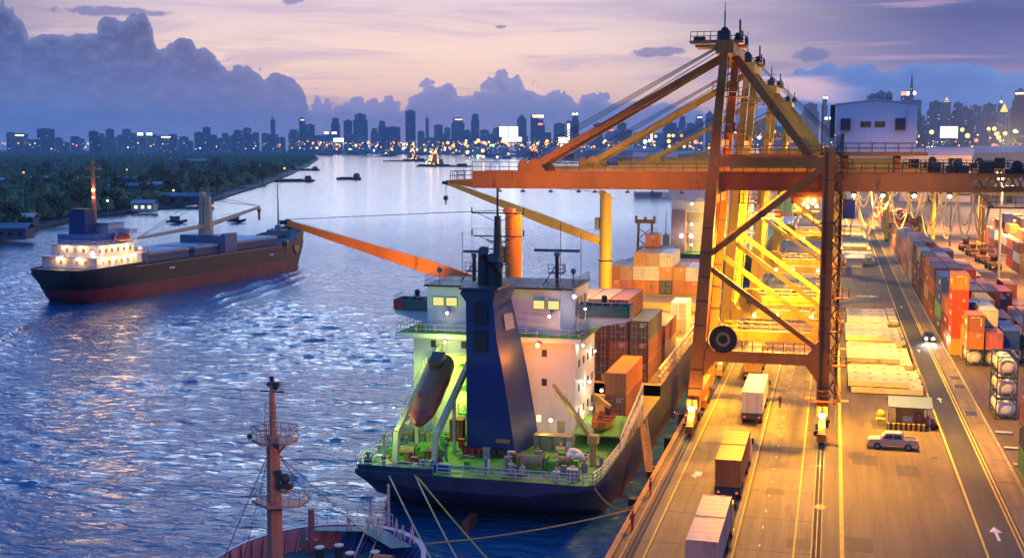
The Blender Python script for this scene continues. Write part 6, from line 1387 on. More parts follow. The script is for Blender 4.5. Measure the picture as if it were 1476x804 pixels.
# ---------------------------------------------------------------- bow of the foreground ship
fg = thing('cargo_ship', (-33.3,70,WATER), 'foreground ship showing only its red and blue bow bulwark and reddish mast', 'cargo ship')
FX = -33.2
def bow_outline(k=1.0, dy=0):
    pts = []
    for t in range(0, 25):
        a = math.pi*t/24; pts.append((FX-7.6*k*math.cos(a), 73.2+dy+9.8*k*math.sin(a)**.85))
    return [(FX-8.3*k,60)]+[(FX-8.1*k,67)]+pts+[(FX+8.1*k,67)]+[(FX+8.3*k,60)]
o1 = bow_outline(1.0); o0 = bow_outline(.86,-1.2); oi = bow_outline(.965,-.25); dk0 = bow_outline(.88,-1.0)
b = MB(); n = len(o1)
b.loft([[(x,y,WATER-1) for x,y in bow_outline(.62,-4)],[(x,y,1.0) for x,y in o0],[(x,y,5.4) for x,y in o1]], caps=False)
put('hull', b, paint('foreground_hull',(.012,.02,.06),.5,.25,.4,.1), fg, True)
fgm = bpy.data.materials.new('bulwark_inner_paint'); t, N, L = nodes(fgm); out = N.new('ShaderNodeOutputMaterial'); bs = N.new('ShaderNodeBsdfPrincipled'); L.new(bs.outputs[0], out.inputs[0])
tcn = N.new('ShaderNodeTexCoord'); nz = N.new('ShaderNodeTexNoise'); nz.inputs['Scale'].default_value = .35; nz.inputs['Detail'].default_value = 5; L.new(tcn.outputs['Object'], nz.inputs['Vector'])
sx = N.new('ShaderNodeSeparateXYZ'); L.new(tcn.outputs['Object'], sx.inputs[0]); mr_ = N.new('ShaderNodeMapRange'); mr_.inputs['From Min'].default_value = -1.6; mr_.inputs['From Max'].default_value = -1.1; L.new(sx.outputs['X'], mr_.inputs['Value'])
mx = N.new('ShaderNodeMix'); mx.data_type = 'RGBA'; L.new(mr_.outputs[0], mx.inputs['Factor']); mx.inputs[6].default_value = (.42,.10,.09,1); mx.inputs[7].default_value = (.02,.045,.17,1); L.new(mx.outputs[2], bs.inputs['Base Color']); bs.inputs['Roughness'].default_value = .5
b = MB(); b.loft([[(x,y,5.4) for x,y in oi],[(x,y,4.1) for x,y in dk0]], caps=False); put('bulwark', b, fgm, fg, True)
cap = MB(); cap.loft([[(x,y,5.45) for x,y in o1],[(x,y,5.45) for x,y in oi]], caps=False); cap.loft([[(x,y,5.45) for x,y in o1],[(x,y,5.36) for x,y in o1]], caps=False); put('bulwark_cap', cap, paint('cap_rail',(.40,.30,.36),.45,.15,1,.06), fg)
b = MB(); b.add([(x,y,4.12) for x,y in bow_outline(.9,-.9)],[tuple(range(n))]); put('deck', b, paint('foreground_deck',(.03,.07,.08),.6,.35,.4,.15), fg)
for i in range(1, n-1):
    (x0,y0),(x1,y1) = oi[i], dk0[i]; k = .82
    st_ = MB(); st_.beam((x0*.97+x1*.03,y0*.97+y1*.03,5.3),(x1+(x1-x0)*.55,y1+(y1-y0)*.55,4.15),.1,.34,.1,.2); put('bulwark_stay', st_, fgm, fg)
b = MB(); b.add([(FX-3.3,81.0,5.5),(FX+1.2,82.5,5.5),(FX+5.6,78.6,5.5),(FX+4.2,77.8,5.5),(FX+.6,80.9,5.5),(FX-3.2,80.2,5.5)],[(0,5,4,3,2,1)]); put('bow_platform', b, paint('teal_deck',(.05,.13,.15),.5,.2,.6,.05), fg)
put('bow_railing', MB().rail([(FX-3.3,81.1,5.5),(FX-.6,82.8,5.5),(FX+2.6,82.2,5.5)],1.1,.9,.025), C['railing'], fg)
pinkp = paint('pale_pink_steel',(.60,.36,.36),.5,.15,1,.05)
for x, y, h in ((-32.3,81.9,7.9),(-31.4,81.2,6.6),(-29.6,80.4,6.9),(-28.9,79.9,6.6),(-27.9,79.2,6.9),(-33.9,81.3,6.3)):
    put('roller_stand', MB().beam((x-.18,y,5.5),(x,y,h),.09,.09).beam((x+.18,y,5.5),(x,y,h),.09,.09), pinkp, fg)
put('jack_staff', MB().tube((-31.0,82.4,5.5),(-31.0,82.4,8.9),.11,8), pinkp, fg)
for x, y in ((-32.4,78.6),(-31.3,79.0)): put('prop', MB().beam((x,y,4.1),(x+.5,y+2.2,6.6),.09,.09), pinkp, fg)
put('bell', MB().ball((-32.1,81.2,6.35),.32,10,6), C['cream'], fg, True)
put('vent_post', MB().tube((-36.0,79.0,4.1),(-36.0,79.0,7.6),.24,10).box(-36.5,-35.5,78.9,79.3,4.1,5.2), paint('vent_red',(.30,.10,.10),.5,.2,.6,.1), fg, True)
for x, y in ((-34.6,77.4),(-33.4,78.2),(-31.9,76.8),(-30.2,77.5)):
    bo = put('bollard_post', MB().cyl((x,y,4.65),.3,1.1,'z',14), C['dark'], fg); put('bollard_cap', MB().cyl((x,y,5.24),.36,.1,'z',14), C['cream'], bo)
put('winch_part', MB().cyl((-29.2,76.6,4.8),.6,1.4,'x',14), paint('winch_orange',(.4,.16,.04),.5,.2,1,.1), fg)
mred = paint('mast_red',(.46,.17,.10),.5,.2,.5,.06,streak=True)
MX, MY = -35.0, 71.0
mt = put('mast', MB().tube((MX,MY,3.8),(MX,MY,16.0),.62,8,.46).tube((MX,MY,16.0),(MX,MY,18.9),.2,8).tube((MX,MY,18.9),(MX,MY,19.8),.14,8), mred, fg, True)
put('platform', MB().prism([(MX-1.4,MY-.4),(MX-.2,MY-1.4),(MX+1.5,MY-1.0),(MX+1.6,MY+.6),(MX,MY+1.2),(MX-1.2,MY+.7)],'z',15.5,15.7).beam((MX+.3,MY,14.6),(MX+1.2,MY-.5,15.5),.12,.12), mred, mt)
put('platform_railing', MB().rail([(MX-1.4,MY-.4,15.7),(MX-.2,MY-1.4,15.7),(MX+1.5,MY-1.0,15.7),(MX+1.6,MY+.6,15.7),(MX,MY+1.2,15.7),(MX-1.4,MY-.4,15.7)],.9,.9,.03), mred, mt)
put('platform', MB().prism([(MX-1.6,MY-.3),(MX+.2,MY-1.5),(MX+2.2,MY-.6),(MX+2.2,MY+.9),(MX-.8,MY+1.0)],'z',11.2,11.35), mred, mt)
put('platform_railing', MB().rail([(MX-1.6,MY-.3,11.35),(MX+.2,MY-1.5,11.35),(MX+2.2,MY-.6,11.35),(MX+2.2,MY+.9,11.35)],.9,.8,.025), mred, mt)
put('ladder', MB().ladder((MX-.35,MY-.3,15.7),(MX-.2,MY-.3,18.2),.34,.3).ladder((MX+.3,MY-.35,15.7),(MX+.25,MY-.3,18.2),.3,.3), mred, mt)
b = MB(); b.box(MX-.9,MX+.9,MY-.06,MY+.06,18.95,19.05); b.cyl((MX,MY,19.9),.16,.3,'z',8); b.ball((MX+.35,MY-.1,19.3),.2,8,6); b.ball((MX-.2,MY-.1,19.5),.16,8,6); b.box(MX+.2,MX+.62,MY-.3,MY+.1,19.4,19.7); put('signal_lamp', b, C['dark'], mt)
b = MB(); b.ball((MX+1.05,MY-.4,13.1),.36,9,7); b.box(MX+.55,MX+1.5,MY-.6,MY,12.4,12.8); b.box(MX+.3,MX+.7,MY-.5,MY-.1,13.2,13.6); put('searchlight', b, C['dark'], mt)
put('lamp_bracket', MB().beam((MX+.3,MY-.2,12.0),(MX+1.4,MY-.3,12.3),.5,.2), mred, mt); put('lamp_bracket', MB().ball((MX-1.4,MY-.7,15.95),.2,8,5).ball((MX+.9,MY-1.3,15.6),.2,8,5), C['dark'], mt)
put('stay_wire', MB().path([(MX-.3,MY,14.8),(MX-3.6,MY+1.0,4.4)],.03,4).path([(MX-.3,MY,14.8),(MX-4.8,MY-1,4.4)],.03,4).path([(MX+.4,MY,14.6),(FX+2.5,79.6,5.6)],.03,4).path([(MX+.4,MY,14.6),(MX+2.6,MY+.4,11.4)],.03,4), C['wire'], mt)
mt.location.z -= .7
fg.scale = (.94,.97,.95)
lamp('POINT',(-24,66,14),1700,(1,.45,.22),size=1.0)
# ---------------------------------------------------------------- craft on the river
def barge(x, y, L, W, rot, label, house=True, hh=3):
    t_ = thing('barge', (x,y,WATER), label, 'barge', 'barges on the river', rot, True)
    m = paint('barge_dark',(.02,.022,.026),.7,.3,.2)
    put('hull', MB().loft([[(-L/2,-W/2*.7,.2),(-L/2,W/2*.7,.2),(-L/2,W/2*.8,2.2),(-L/2,-W/2*.8,2.2)],[(-L*.4,-W/2,-.5),(-L*.4,W/2,-.5),(-L*.4,W/2,1.8),(-L*.4,-W/2,1.8)],[(L*.42,-W/2,-.5),(L*.42,W/2,-.5),(L*.42,W/2,1.8),(L*.42,-W/2,1.8)],[(L/2,-W/2*.6,.3),(L/2,W/2*.6,.3),(L/2,W/2*.7,2.4),(L/2,-W/2*.7,2.4)]],closed=True), m, t_)
    if house: put('deckhouse', MB().box(L*.25,L*.42,-W*.4,W*.4,1.8,1.8+hh).box(L*.27,L*.4,-W*.3,W*.3,1.8+hh,3+hh), paint('barge_house',(.05,.06,.08),.6,.2,.4), t_)
    put('cargo_cover', MB().prism([(-W*.42,1.8),(-W*.25,2.9),(W*.25,2.9),(W*.42,1.8)],'x',-L*.38,L*.22), m, t_)
    return t_
def wpt(px, py):
    # a spot on the water seen in this direction, returned as a place on the river
    a = (px-CX)/F; bb = (CY-py)/F; f_ = Vector((-math.sin(YAW)*math.cos(PITCH), math.cos(YAW)*math.cos(PITCH), -math.sin(PITCH))); r_ = Vector((math.cos(YAW), math.sin(YAW), 0)); d = f_+r_*a+r_.cross(f_)*bb
    k = (WATER-EYE)/d.z; return d.x*k, d.y*k
for px, py, L, W, rot, lab, hh in ((503,259,26,12,.1,'dark square barge alone in mid river',4),(545,226,120,16,.05,'long dark barge lying across the river beyond the others',3),(585,233,110,20,.1,'long dark barge left of the brightly lit dredger',5),(640,240.5,100,18,.08,'long dark barge under the brightly lit dredger',3),(425,262,40,9,.5,'dark boat moored along the wooded bank, near the lone barge',3),(440,246,44,9,.6,'far dark boat moored along the wooded bank',3),(600,222,90,16,.0,'farthest long dark barge in the lit anchorage',4)):
    x, y = wpt(px, py); barge(x, y, L, W, rot, lab, True, hh)
def launch(px, py, L, lab):
    x, y = wpt(px, py); t_ = thing('launch', (x,y,WATER), lab, 'boat', 'small boats on the river', .2, True)
    put('hull', MB().loft([[(-L/2,-.8,.5),(-L/2,.8,.5),(-L/2,.9,1.4),(-L/2,-.9,1.4)],[(L*.2,-1.3,0),(L*.2,1.3,0),(L*.2,1.4,1.4),(L*.2,-1.4,1.4)],[(L/2,-.1,.8),(L/2,.1,.8),(L/2,.2,2),(L/2,-.2,2)]],closed=True), C['dark'], t_)
    put('cabin', MB().box(-L*.3,L*.12,-1,1,1.4,3.2), paint('launch_cabin',(.10,.14,.22),.5,.2,1), t_); put('roof', MB().box(-L*.34,L*.16,-1.2,1.2,3.2,3.35), C['grey'], t_)
launch(255,322,10,'small dark launch passing behind the crane jib of the bulk carrier'); launch(341,321,9,'small blue launch right of the twin crane columns of the bulk carrier'); launch(206,299,8,'small boat at the wooded bank by the long jetty')
# lit dredgers at the anchorage: hull, tower, gantry, lamps
def dredger(px, py, s, lab, n):
    x, y = wpt(px, py); t_ = thing('dredger', (x,y,WATER), lab, 'work vessel', 'lit work vessels at anchor', .1, True)
    put('hull', MB().loft([[(-22*s,-5,0),(-22*s,5,0),(-22*s,5,3),(-22*s,-5,3)],[(22*s,-5,0),(22*s,5,0),(22*s,5,3),(22*s,-5,3)]],closed=True), C['dark'], t_)
    put('deckhouse', MB().box(-12*s,12*s,-4,4,3,9*s).box(-7*s,7*s,-3,3,9*s,15*s).box(-2*s,2*s,-2,2,15*s,22*s), paint('dredger_house',(.25,.15,.08),.6,.2,.2), t_)
    put('derrick', MB().beam((-14*s,0,3),(-2*s,0,28*s),.8,.8).beam((14*s,0,3),(2*s,0,26*s),.8,.8), C['dark'], t_)
    q = random.Random(px)
    for k in range(n):
        z = q.random()**1.4; bulb('deck_lamp', ((q.random()-.5)*26*s*(1-z*.8), -5.5, 3.5+z*20*s), 1.0+q.random()*.6, FARL[q.randrange(4)], t_)
FARL = [glow('far_amber',(1,.56,.14),3.0,False), glow('far_orange',(1,.34,.05),2.6,False), glow('far_white',(1,.85,.55),3.5,False), glow('far_pale',(.9,.97,1),7,False), glow('far_green',(.5,1,.3),5,False), glow('far_red',(1,.08,.06),6,False)]
dredger(626,239,1.35,'brightly lit dredger at anchor, nearest of the lit work vessels',26); dredger(596,231,1.3,'lit work vessel at anchor behind the long dark barge',18); dredger(560,225,1.4,'orange lit work vessel at anchor, far left of the lit group',12)
# ---------------------------------------------------------------- wooded bank
def leaf_mat(name, col):
    m = bpy.data.materials.new(name); t, N, L = nodes(m); out = N.new('ShaderNodeOutputMaterial'); b = N.new('ShaderNodeBsdfPrincipled'); L.new(b.outputs[0], out.inputs[0])
    g = N.new('ShaderNodeNewGeometry'); oi = N.new('ShaderNodeObjectInfo'); a = N.new('ShaderNodeMath'); a.operation = 'ADD'; L.new(g.outputs['Random Per Island'], a.inputs[0]); L.new(oi.outputs['Random'], a.inputs[1])
    r = N.new('ShaderNodeMapRange'); r.inputs['From Max'].default_value = 2; r.inputs['To Min'].default_value = .45; r.inputs['To Max'].default_value = 1.6; L.new(a.outputs[0], r.inputs['Value'])
    v = N.new('ShaderNodeVectorMath'); v.operation = 'SCALE'; v.inputs[0].default_value = col; L.new(r.outputs[0], v.inputs['Scale']); L.new(v.outputs[0], b.inputs['Base Color']); b.inputs['Roughness'].default_value = .7
    return m
LEAF = leaf_mat('leaf_green', (.075,.105,.028)); LEAF2 = leaf_mat('leaf_olive', (.095,.105,.028)); WOODM = leaf_mat('wood_canopy', (.07,.095,.03)); BARK = paint('bark',(.05,.035,.025),.9,.3,2)
nr = np.random.default_rng(4)
def crown_mesh(h, w, n, size, palm=False):
    b = MB(); rr = random.Random(int(h*100)+n)
    lobes = [(rr.uniform(-.5,.5)*w, rr.uniform(-.5,.5)*w, h*rr.uniform(.45,.85), w*rr.uniform(.28,.5)) for _ in range(7)]
    if palm:
        for k in range(16):
            a = k*.3927+rr.uniform(-.2,.2); L_ = w*rr.uniform(.7,1); up_ = rr.uniform(-.1,.5); p = Vector((0,0,h)); 
            for s in range(3):
                d = Vector((math.cos(a),math.sin(a),up_-s*.55)).normalized(); q = p+d*L_/3; sd = Vector((-math.sin(a),math.cos(a),0))*(.5-.12*s); b.add([p-sd,p+sd,q+sd*.7,q-sd*.7],[(0,1,2,3)]); p = q
        return b
    for k in range(n):
        lx, ly, lz, lr = rr.choice(lobes); u = Vector((rr.gauss(0,1),rr.gauss(0,1),rr.gauss(0,1))).normalized()*lr*rr.uniform(.6,1.05)
        c = Vector((lx,ly,lz))+Vector((u.x,u.y,u.z*.75)); t1 = Vector((rr.gauss(0,1),rr.gauss(0,1),rr.gauss(0,.6))).normalized(); t2 = t1.cross(Vector((rr.gauss(0,1),rr.gauss(0,1),rr.gauss(0,1)))).normalized(); s = size*rr.uniform(.6,1.3)
        b.add([c-t1*s,c-t2*s*.6,c+t1*s,c+t2*s*.6],[(0,1,2,3)])
    return b
protos = []
for k, (h,w,n,palm) in enumerate(((11,6,260,0),(14,7.5,320,0),(8.5,5.5,220,0),(12,5,240,0),(12.5,4.2,0,1))):
    t_ = thing('palm_tree' if palm else 'tree', (0,0,-1.2), None, 'palm' if palm else 'tree', None, 0, True)
    tr = MB(); tr.tube((0,0,0),(.15,.1,h*(.98 if palm else .55)),.28,6,.14)
    if not palm:
        for a in range(4): tr.tube((0.1,0.05,h*(.3+.06*a)),(math.cos(a*1.7)*w*.35,math.sin(a*1.7)*w*.35,h*.62),.12,5,.04)
    put('trunk', tr, BARK, t_); put('crown', crown_mesh(h,w,n,.85,palm), LEAF2 if k%2 else LEAF, t_); protos.append(t_)
def shore(y):
    for (x0,y0),(x1,y1) in zip(LEFT, LEFT[1:]):
        if y0 <= y <= y1: return x0+(x1-x0)*(y-y0)/(y1-y0)
    return LEFT[0][0]
tk = random.Random(21); used = set()
KIND = ['dense round tree','tall spreading tree','low bushy tree','slim upright tree','palm with drooping fronds']
cnt = 0
while cnt < 235:
    y = 395+(tk.random()**1.9)*1250; d = (tk.random()**1.6)*(60+y*.24); x = shore(y)-4-d
    if math.degrees(math.atan2(x,y)) < -39.5: continue
    k = tk.choices(range(5),[5,4,6,3,2])[0]
    o = protos[k] if k not in used else copy_tree(protos[k]); used.add(k)
    o.location = (x,y,-1.2); o.rotation_euler = (0,0,tk.random()*6.28); s = tk.uniform(.6,1.45); o.scale = (s,s,s*tk.uniform(.85,1.1))
    o['label'] = f"{KIND[k]} in the dark wood on the far river bank"; o['group'] = f"{KIND[k]}s of the wood on the far bank"; cnt += 1
# the rest of the wood, which reads as one mass
V = []; Fc = []
for i in range(19000):
    y = 400+(tk.random()**2.1)*5300; d = tk.random(); x = shore(y)-10-d*(70+y*.75)
    if not -41 < math.degrees(math.atan2(x,y)) < -12: continue
    h = tk.uniform(3.5,9)+4*tk.random()**4; r = tk.uniform(1.6,5.5)*(1+y/5000); n0 = len(V)
    for ring, (rr_,zz) in enumerate(((1.0,.25),(.85,.65),(.45,.93))):
        for q in range(7):
            a = q*.8976+ring*.4; jit = tk.uniform(.45,1.4); V.append((x+math.cos(a)*r*rr_*jit, y+math.sin(a)*r*rr_*jit, -1.2+h*zz*tk.uniform(.7,1.25)))
    V.append((x,y,-1.2+h))
    for ring in range(2):
        for q in range(7):
            q2 = (q+1)%7; Fc.append((n0+ring*7+q,n0+ring*7+q2,n0+ring*7+7+q2,n0+ring*7+7+q))
    for q in range(7): Fc.append((n0+14+q,n0+14+(q+1)%7,n0+21))
b = MB(); b.v = V; b.f = Fc; wd = put('woods', b, WOODM); wd['kind'] = 'stuff'
# houses, jetty and lamps on the bank
def gp_(px, py, z=-1.2):
    a = (px-CX)/F; bb = (CY-py)/F; f_ = Vector((-math.sin(YAW)*math.cos(PITCH), math.cos(YAW)*math.cos(PITCH), -math.sin(PITCH))); r_ = Vector((math.cos(YAW), math.sin(YAW), 0)); d = f_+r_*a+r_.cross(f_)*bb
    k = (z-EYE)/d.z; return d.x*k, d.y*k
HW = paint('house_wall',(.10,.10,.11),.7,.2,.3); RB = paint('roof_blue_grey',(.10,.16,.22),.5,.2,.3); RW = paint('roof_pale',(.30,.31,.34),.5,.2,.3); RR = paint('roof_dark_red',(.12,.05,.06),.6,.2,.3)
def house(px, py, w, d, h, rm, lab, lit=False):
    x, y = gp_(px, py, 4); t_ = thing('house', (x,y,-1.2), lab, 'house', 'houses on the wooded bank', .25, True)
    wl = put('wall', MB().box(-w/2,w/2,-d/2,d/2,0,h), HW if not lit else C['cream'], t_)
    put('roof', MB().prism([(-d/2-.6,h),(0,h+d*.22),(d/2+.6,h),(d/2+.6,h+.2),(0,h+d*.22+.25),(-d/2-.6,h+.2)],'x',-w/2-.6,w/2+.6), rm, t_)
    for k in range(3): put('window', MB().box(-w*.35+k*w*.3,-w*.35+k*w*.3+w*.14,-d/2-.08,-d/2-.01,h*.35,h*.75), glow('far_house_window',(1,.85,.45),1.4,False) if lit else C['glass'], wl)
house(185,263,24,10,8,RB,'long blue grey roofed house on the wooded bank, above the lit hut'); house(182,274,22,9,8,RB,'blue grey roofed house just below the long one on the wooded bank'); house(285,235,34,14,9,RW,'pale roofed hall in the trees behind the river bend'); house(255,236,40,14,9,RR,'long dark red roofed hall left of the pale roofed hall')
house(208,290,12,8,4,RW,'small lit hut with pale roof at the water by the jetty',True); house(58,262,14,8,8,RW,'small pale roofed house deep in the wood at the left'); house(75,248,30,12,8,paint('roof_purple',(.08,.07,.13),.6,.2,.3),'long dark purple roofed hall in the wood'); house(235,272,20,9,8,RW,'pale flat house at the bank behind the bulk carrier mast'); house(270,282,30,8,5,RB,'low blue shed at the water right of the lit hut'); house(122,265,9,8,9,C['buff'],'small buff gabled house showing between the trees'); house(365,243,20,10,8,RW,'pale house by the shore near the far moored boats'); house(20,324,12,8,4,RB,'low hut at the water near the left edge'); house(0,267,8,8,9,RW,'pale house at the far left in the wood'); house(35,309,10,7,4,C['cream'],'cream hut among the near trees at the left')
x0, y0 = gp_(112,306,WATER+1); x1, y1 = gp_(210,294,WATER+1)
jt = thing('jetty', (x0,y0,WATER), 'long low jetty along the water in front of the wooded bank', 'jetty'); b = MB(); b.beam((x0,y0,.6),(x1,y1,.6),3,.4); put('walkway', b, C['timber'], jt)
b = MB()
for k in range(14): p = Vector((x0,y0,0)).lerp(Vector((x1,y1,0)),k/13); b.tube((p.x,p.y,-4),(p.x,p.y,.5),.25,5)
put('pile', b, C['timber'], jt)
def bank_lamp(px, py, m, r, lab):
    x, y = gp_(px, py, 7); t_ = thing('street_lamp', (x,y,-1.2), lab, 'street lamp', 'street lamps on the wooded bank'); put('pole', MB().tube((x,y,-1.2),(x,y,7),.12,5), C['grey'], t_); bulb('lamp_glass',(x,y,7.2),r,m,t_)
for px, py, m, r, lab in ((34,249,FARL[1],1.0,'orange street lamp in the wood at the left'),(183,245,FARL[1],.9,'orange street lamp above the blue grey roofed houses'),(410,243,FARL[1],1.3,'orange street lamp at the shore near the far moored boats'),(379,245,FARL[3],.7,'white street lamp near the bend of the bank'),(246,229,FARL[0],1,'amber street lamp far back in the wood'),(250,275,FARL[2],.5,'white street lamp beside the pale flat house'),(155,290,FARL[2],.5,'white street lamp at the jetty behind the bulk carrier mast')): bank_lamp(px,py,m,r,lab)
for px, y0_, y1_ in ((50,325,292),(120,305,287),(141,306,285),(227,285,262),(32,265,250)):
    x, y = gp_(px, y0_, -1); solo('utility_pole', MB().tube((x,y,-1.2),(x,y,-1.2+(y0_-y1_)*y/F*1.05),.22,6), C['grey'], f"bare utility pole on the wooded bank, the one about {nth(int(px/30))} along it", 'pole', 'utility poles on the wooded bank')
x, y = gp_(120,238,0); solo('water_tower', MB().tube((x,y,-1.2),(x,y,9),.5,8).cyl((x,y,10),1.6,2.4,'z',12), RW, 'small pale water tower rising from the distant wood', 'water tower')
# ---------------------------------------------------------------- the city
def tower_mat(name, col, lit, sx=5.0, sz=4.0):
    m = bpy.data.materials.new(name); t, N, L = nodes(m); out = N.new('ShaderNodeOutputMaterial'); b = N.new('ShaderNodeBsdfPrincipled'); L.new(b.outputs[0], out.inputs[0])
    tc = N.new('ShaderNodeTexCoord'); oi = N.new('ShaderNodeObjectInfo'); sp = N.new('ShaderNodeSeparateXYZ'); L.new(tc.outputs['Object'], sp.inputs[0])
    def mth(op, a, c):
        n = N.new('ShaderNodeMath'); n.operation = op
        for i, q in enumerate((a,c)):
            if isinstance(q,(int,float)): n.inputs[i].default_value = q
            elif q is not None: L.new(q, n.inputs[i])
        return n.outputs[0]
    h = mth('ADD', sp.outputs[0], mth('MULTIPLY', sp.outputs[1], 1.0)); cu = mth('DIVIDE', h, sx); cv = mth('DIVIDE', sp.outputs[2], sz)
    fu = mth('FRACT', cu, None); fv = mth('FRACT', cv, None)
    win = mth('MULTIPLY', mth('MULTIPLY', mth('GREATER_THAN', fu, .25), mth('LESS_THAN', fu, .8)), mth('MULTIPLY', mth('GREATER_THAN', fv, .3), mth('LESS_THAN', fv, .8)))
    cb = N.new('ShaderNodeCombineXYZ'); L.new(mth('FLOOR', cu, None), cb.inputs[0]); L.new(mth('FLOOR', cv, None), cb.inputs[1]); L.new(mth('MULTIPLY', oi.outputs['Random'], 91.0), cb.inputs[2])
    wn = N.new('ShaderNodeTexWhiteNoise'); L.new(cb.outputs[0], wn.inputs['Vector']); on = mth('MULTIPLY', mth('GREATER_THAN', wn.outputs['Value'], 1-lit), win)
    mx = N.new('ShaderNodeMix'); mx.data_type = 'RGBA'; L.new(win, mx.inputs['Factor']); mx.inputs[6].default_value = (*col,1); mx.inputs[7].default_value = (.02,.03,.05,1); L.new(mx.outputs[2], b.inputs['Base Color'])
    rp = N.new('ShaderNodeMix'); rp.data_type = 'RGBA'; L.new(wn.outputs['Color'], rp.inputs['Factor']); rp.inputs[6].default_value = (1,.6,.25,1); rp.inputs[7].default_value = (.9,.95,1,1); L.new(rp.outputs[2], b.inputs['Emission Color']); L.new(mth('MULTIPLY', on, .5), b.inputs['Emission Strength'])
    b.inputs['Roughness'].default_value = .6; m.cycles.emission_sampling = 'NONE'; return m
TM = [tower_mat('tower_blue',(.12,.14,.18),.035,8,5), tower_mat('tower_grey',(.20,.20,.22),.05,10,6), tower_mat('tower_dark',(.07,.085,.12),.025,9,5), tower_mat('tower_buff',(.32,.28,.27),.04,8,5)]  # wall tones lightened, putting denser haze into the colour
crownlit = glow('roof_sign_gold',(1,.72,.25),5,False); crownwhite = glow('roof_sign_white',(1,.95,.85),5,False); crownred = glow('roof_sign_red',(1,.15,.08),4,False)
cr = random.Random(17)
# (direction, width, height above the horizon, range, material, crown)
T = [(27,18,17,5600,3,'gold'),(45,19,10,6000,1,''),(67,22,24,5600,1,''),(91,16,8,6500,1,''),(109,12,14,7000,0,''),(140,17,21,5400,2,''),(159,10,24,6800,0,''),(183,10,24,6000,3,''),(194,12,14,6300,1,''),(210,24,18,5900,3,'white'),(237,21,15,6100,1,'gold'),(269,16,14,6300,1,''),(291,18,20,6500,0,''),(303,19,27,6500,0,''),(319,12,12,7000,0,''),(344,14,23,6200,0,''),(357,11,26,6600,2,''),(369,8,20,7200,0,''),(394,6,38,7000,0,'spire'),(398,25,17,6600,0,''),(424,14,24,6800,0,''),(436,8,40,6900,2,'gold'),(447,12,31,6900,2,''),(460,14,16,7200,0,''),(484,11,40,7000,2,''),(478,22,20,6800,0,'white'),(502,11,37,7000,2,''),(520,19,46,6700,0,''),(540,10,26,7100,0,''),(551,10,36,7000,0,''),(566,22,28,6900,2,''),(592,14,51,6400,2,''),(607,9,22,7200,0,''),(616,4,40,7000,0,'spire'),(632,12,31,7100,0,''),(645,8,27,7200,0,''),(660,17,41,6800,0,'gold'),(674,10,24,7200,0,''),(685,11,46,6700,2,''),(703,20,24,7200,0,''),(717,14,27,7000,0,''),(728,10,22,7200,2,''),(752,13,39,6300,0,'peak'),(774,16,45,6200,2,'gold2'),(784,20,32,6400,2,''),(806,15,33,6500,0,''),(820,8,36,5200,3,'whitestrip'),(829,10,47,6300,2,'white'),(848,14,20,6600,0,''),(862,13,33,6600,2,''),(882,18,24,6600,1,'red'),(900,19,34,6300,2,''),(920,14,20,6600,1,''),(938,7,29,6500,3,'whitestrip'),(966,21,34,5000,2,''),(983,10,43,5400,0,''),(996,14,33,5600,0,''),(1007,11,44,6200,0,'gold'),(1022,11,45,6400,0,'peak'),(1094,16,36,6000,0,''),(1110,14,44,6500,0,'white'),(1167,20,59,5200,0,''),(1150,14,44,5800,0,''),(1187,7,68,6600,0,'white'),(1194,12,40,5600,0,'white'),(1256,14,70,4300,2,''),(1268,16,74,4400,2,''),(1279,10,73,4500,2,''),(1311,24,73,3900,2,'signs'),(1329,18,42,4500,0,''),(1347,20,60,3900,1,''),(1358,18,54,4200,0,''),(1362,10,60,4000,3,'pyramid'),(1379,15,58,4100,0,''),(1395,22,52,4200,0,''),(1404,18,54,4300,0,''),(1424,19,56,4100,0,''),(1412,10,46,4000,1,''),(1445,17,46,3300,3,'pyramid'),(1440,8,57,3800,0,'mastlit'),(1468,18,74,3600,2,'gold'),(1457,12,50,3900,0,''),(1336,30,34,4600,1,''),(1378,30,36,4500,1,''),(1418,26,30,4700,1,'')]
for k in range(62): T.append((cr.uniform(4,1040),cr.uniform(7,20),cr.uniform(6,19),cr.uniform(6900,7800),cr.choice([0,0,1,2]),''))
for k in range(24): T.append((cr.uniform(1080,1476),cr.uniform(9,22),cr.uniform(18,38),cr.uniform(4800,5600),cr.choice([0,0,1]),''))
T.sort(key=lambda q: q[0])
seen = {}
def zone(px):
    return 'above the wood' if px < 452 else 'beyond the anchorage' if px < 700 else 'behind the boom stays' if px < 1040 else 'behind the crane masts' if px < 1200 else 'behind the lilac house' if px < 1300 else 'right of the lilac house'
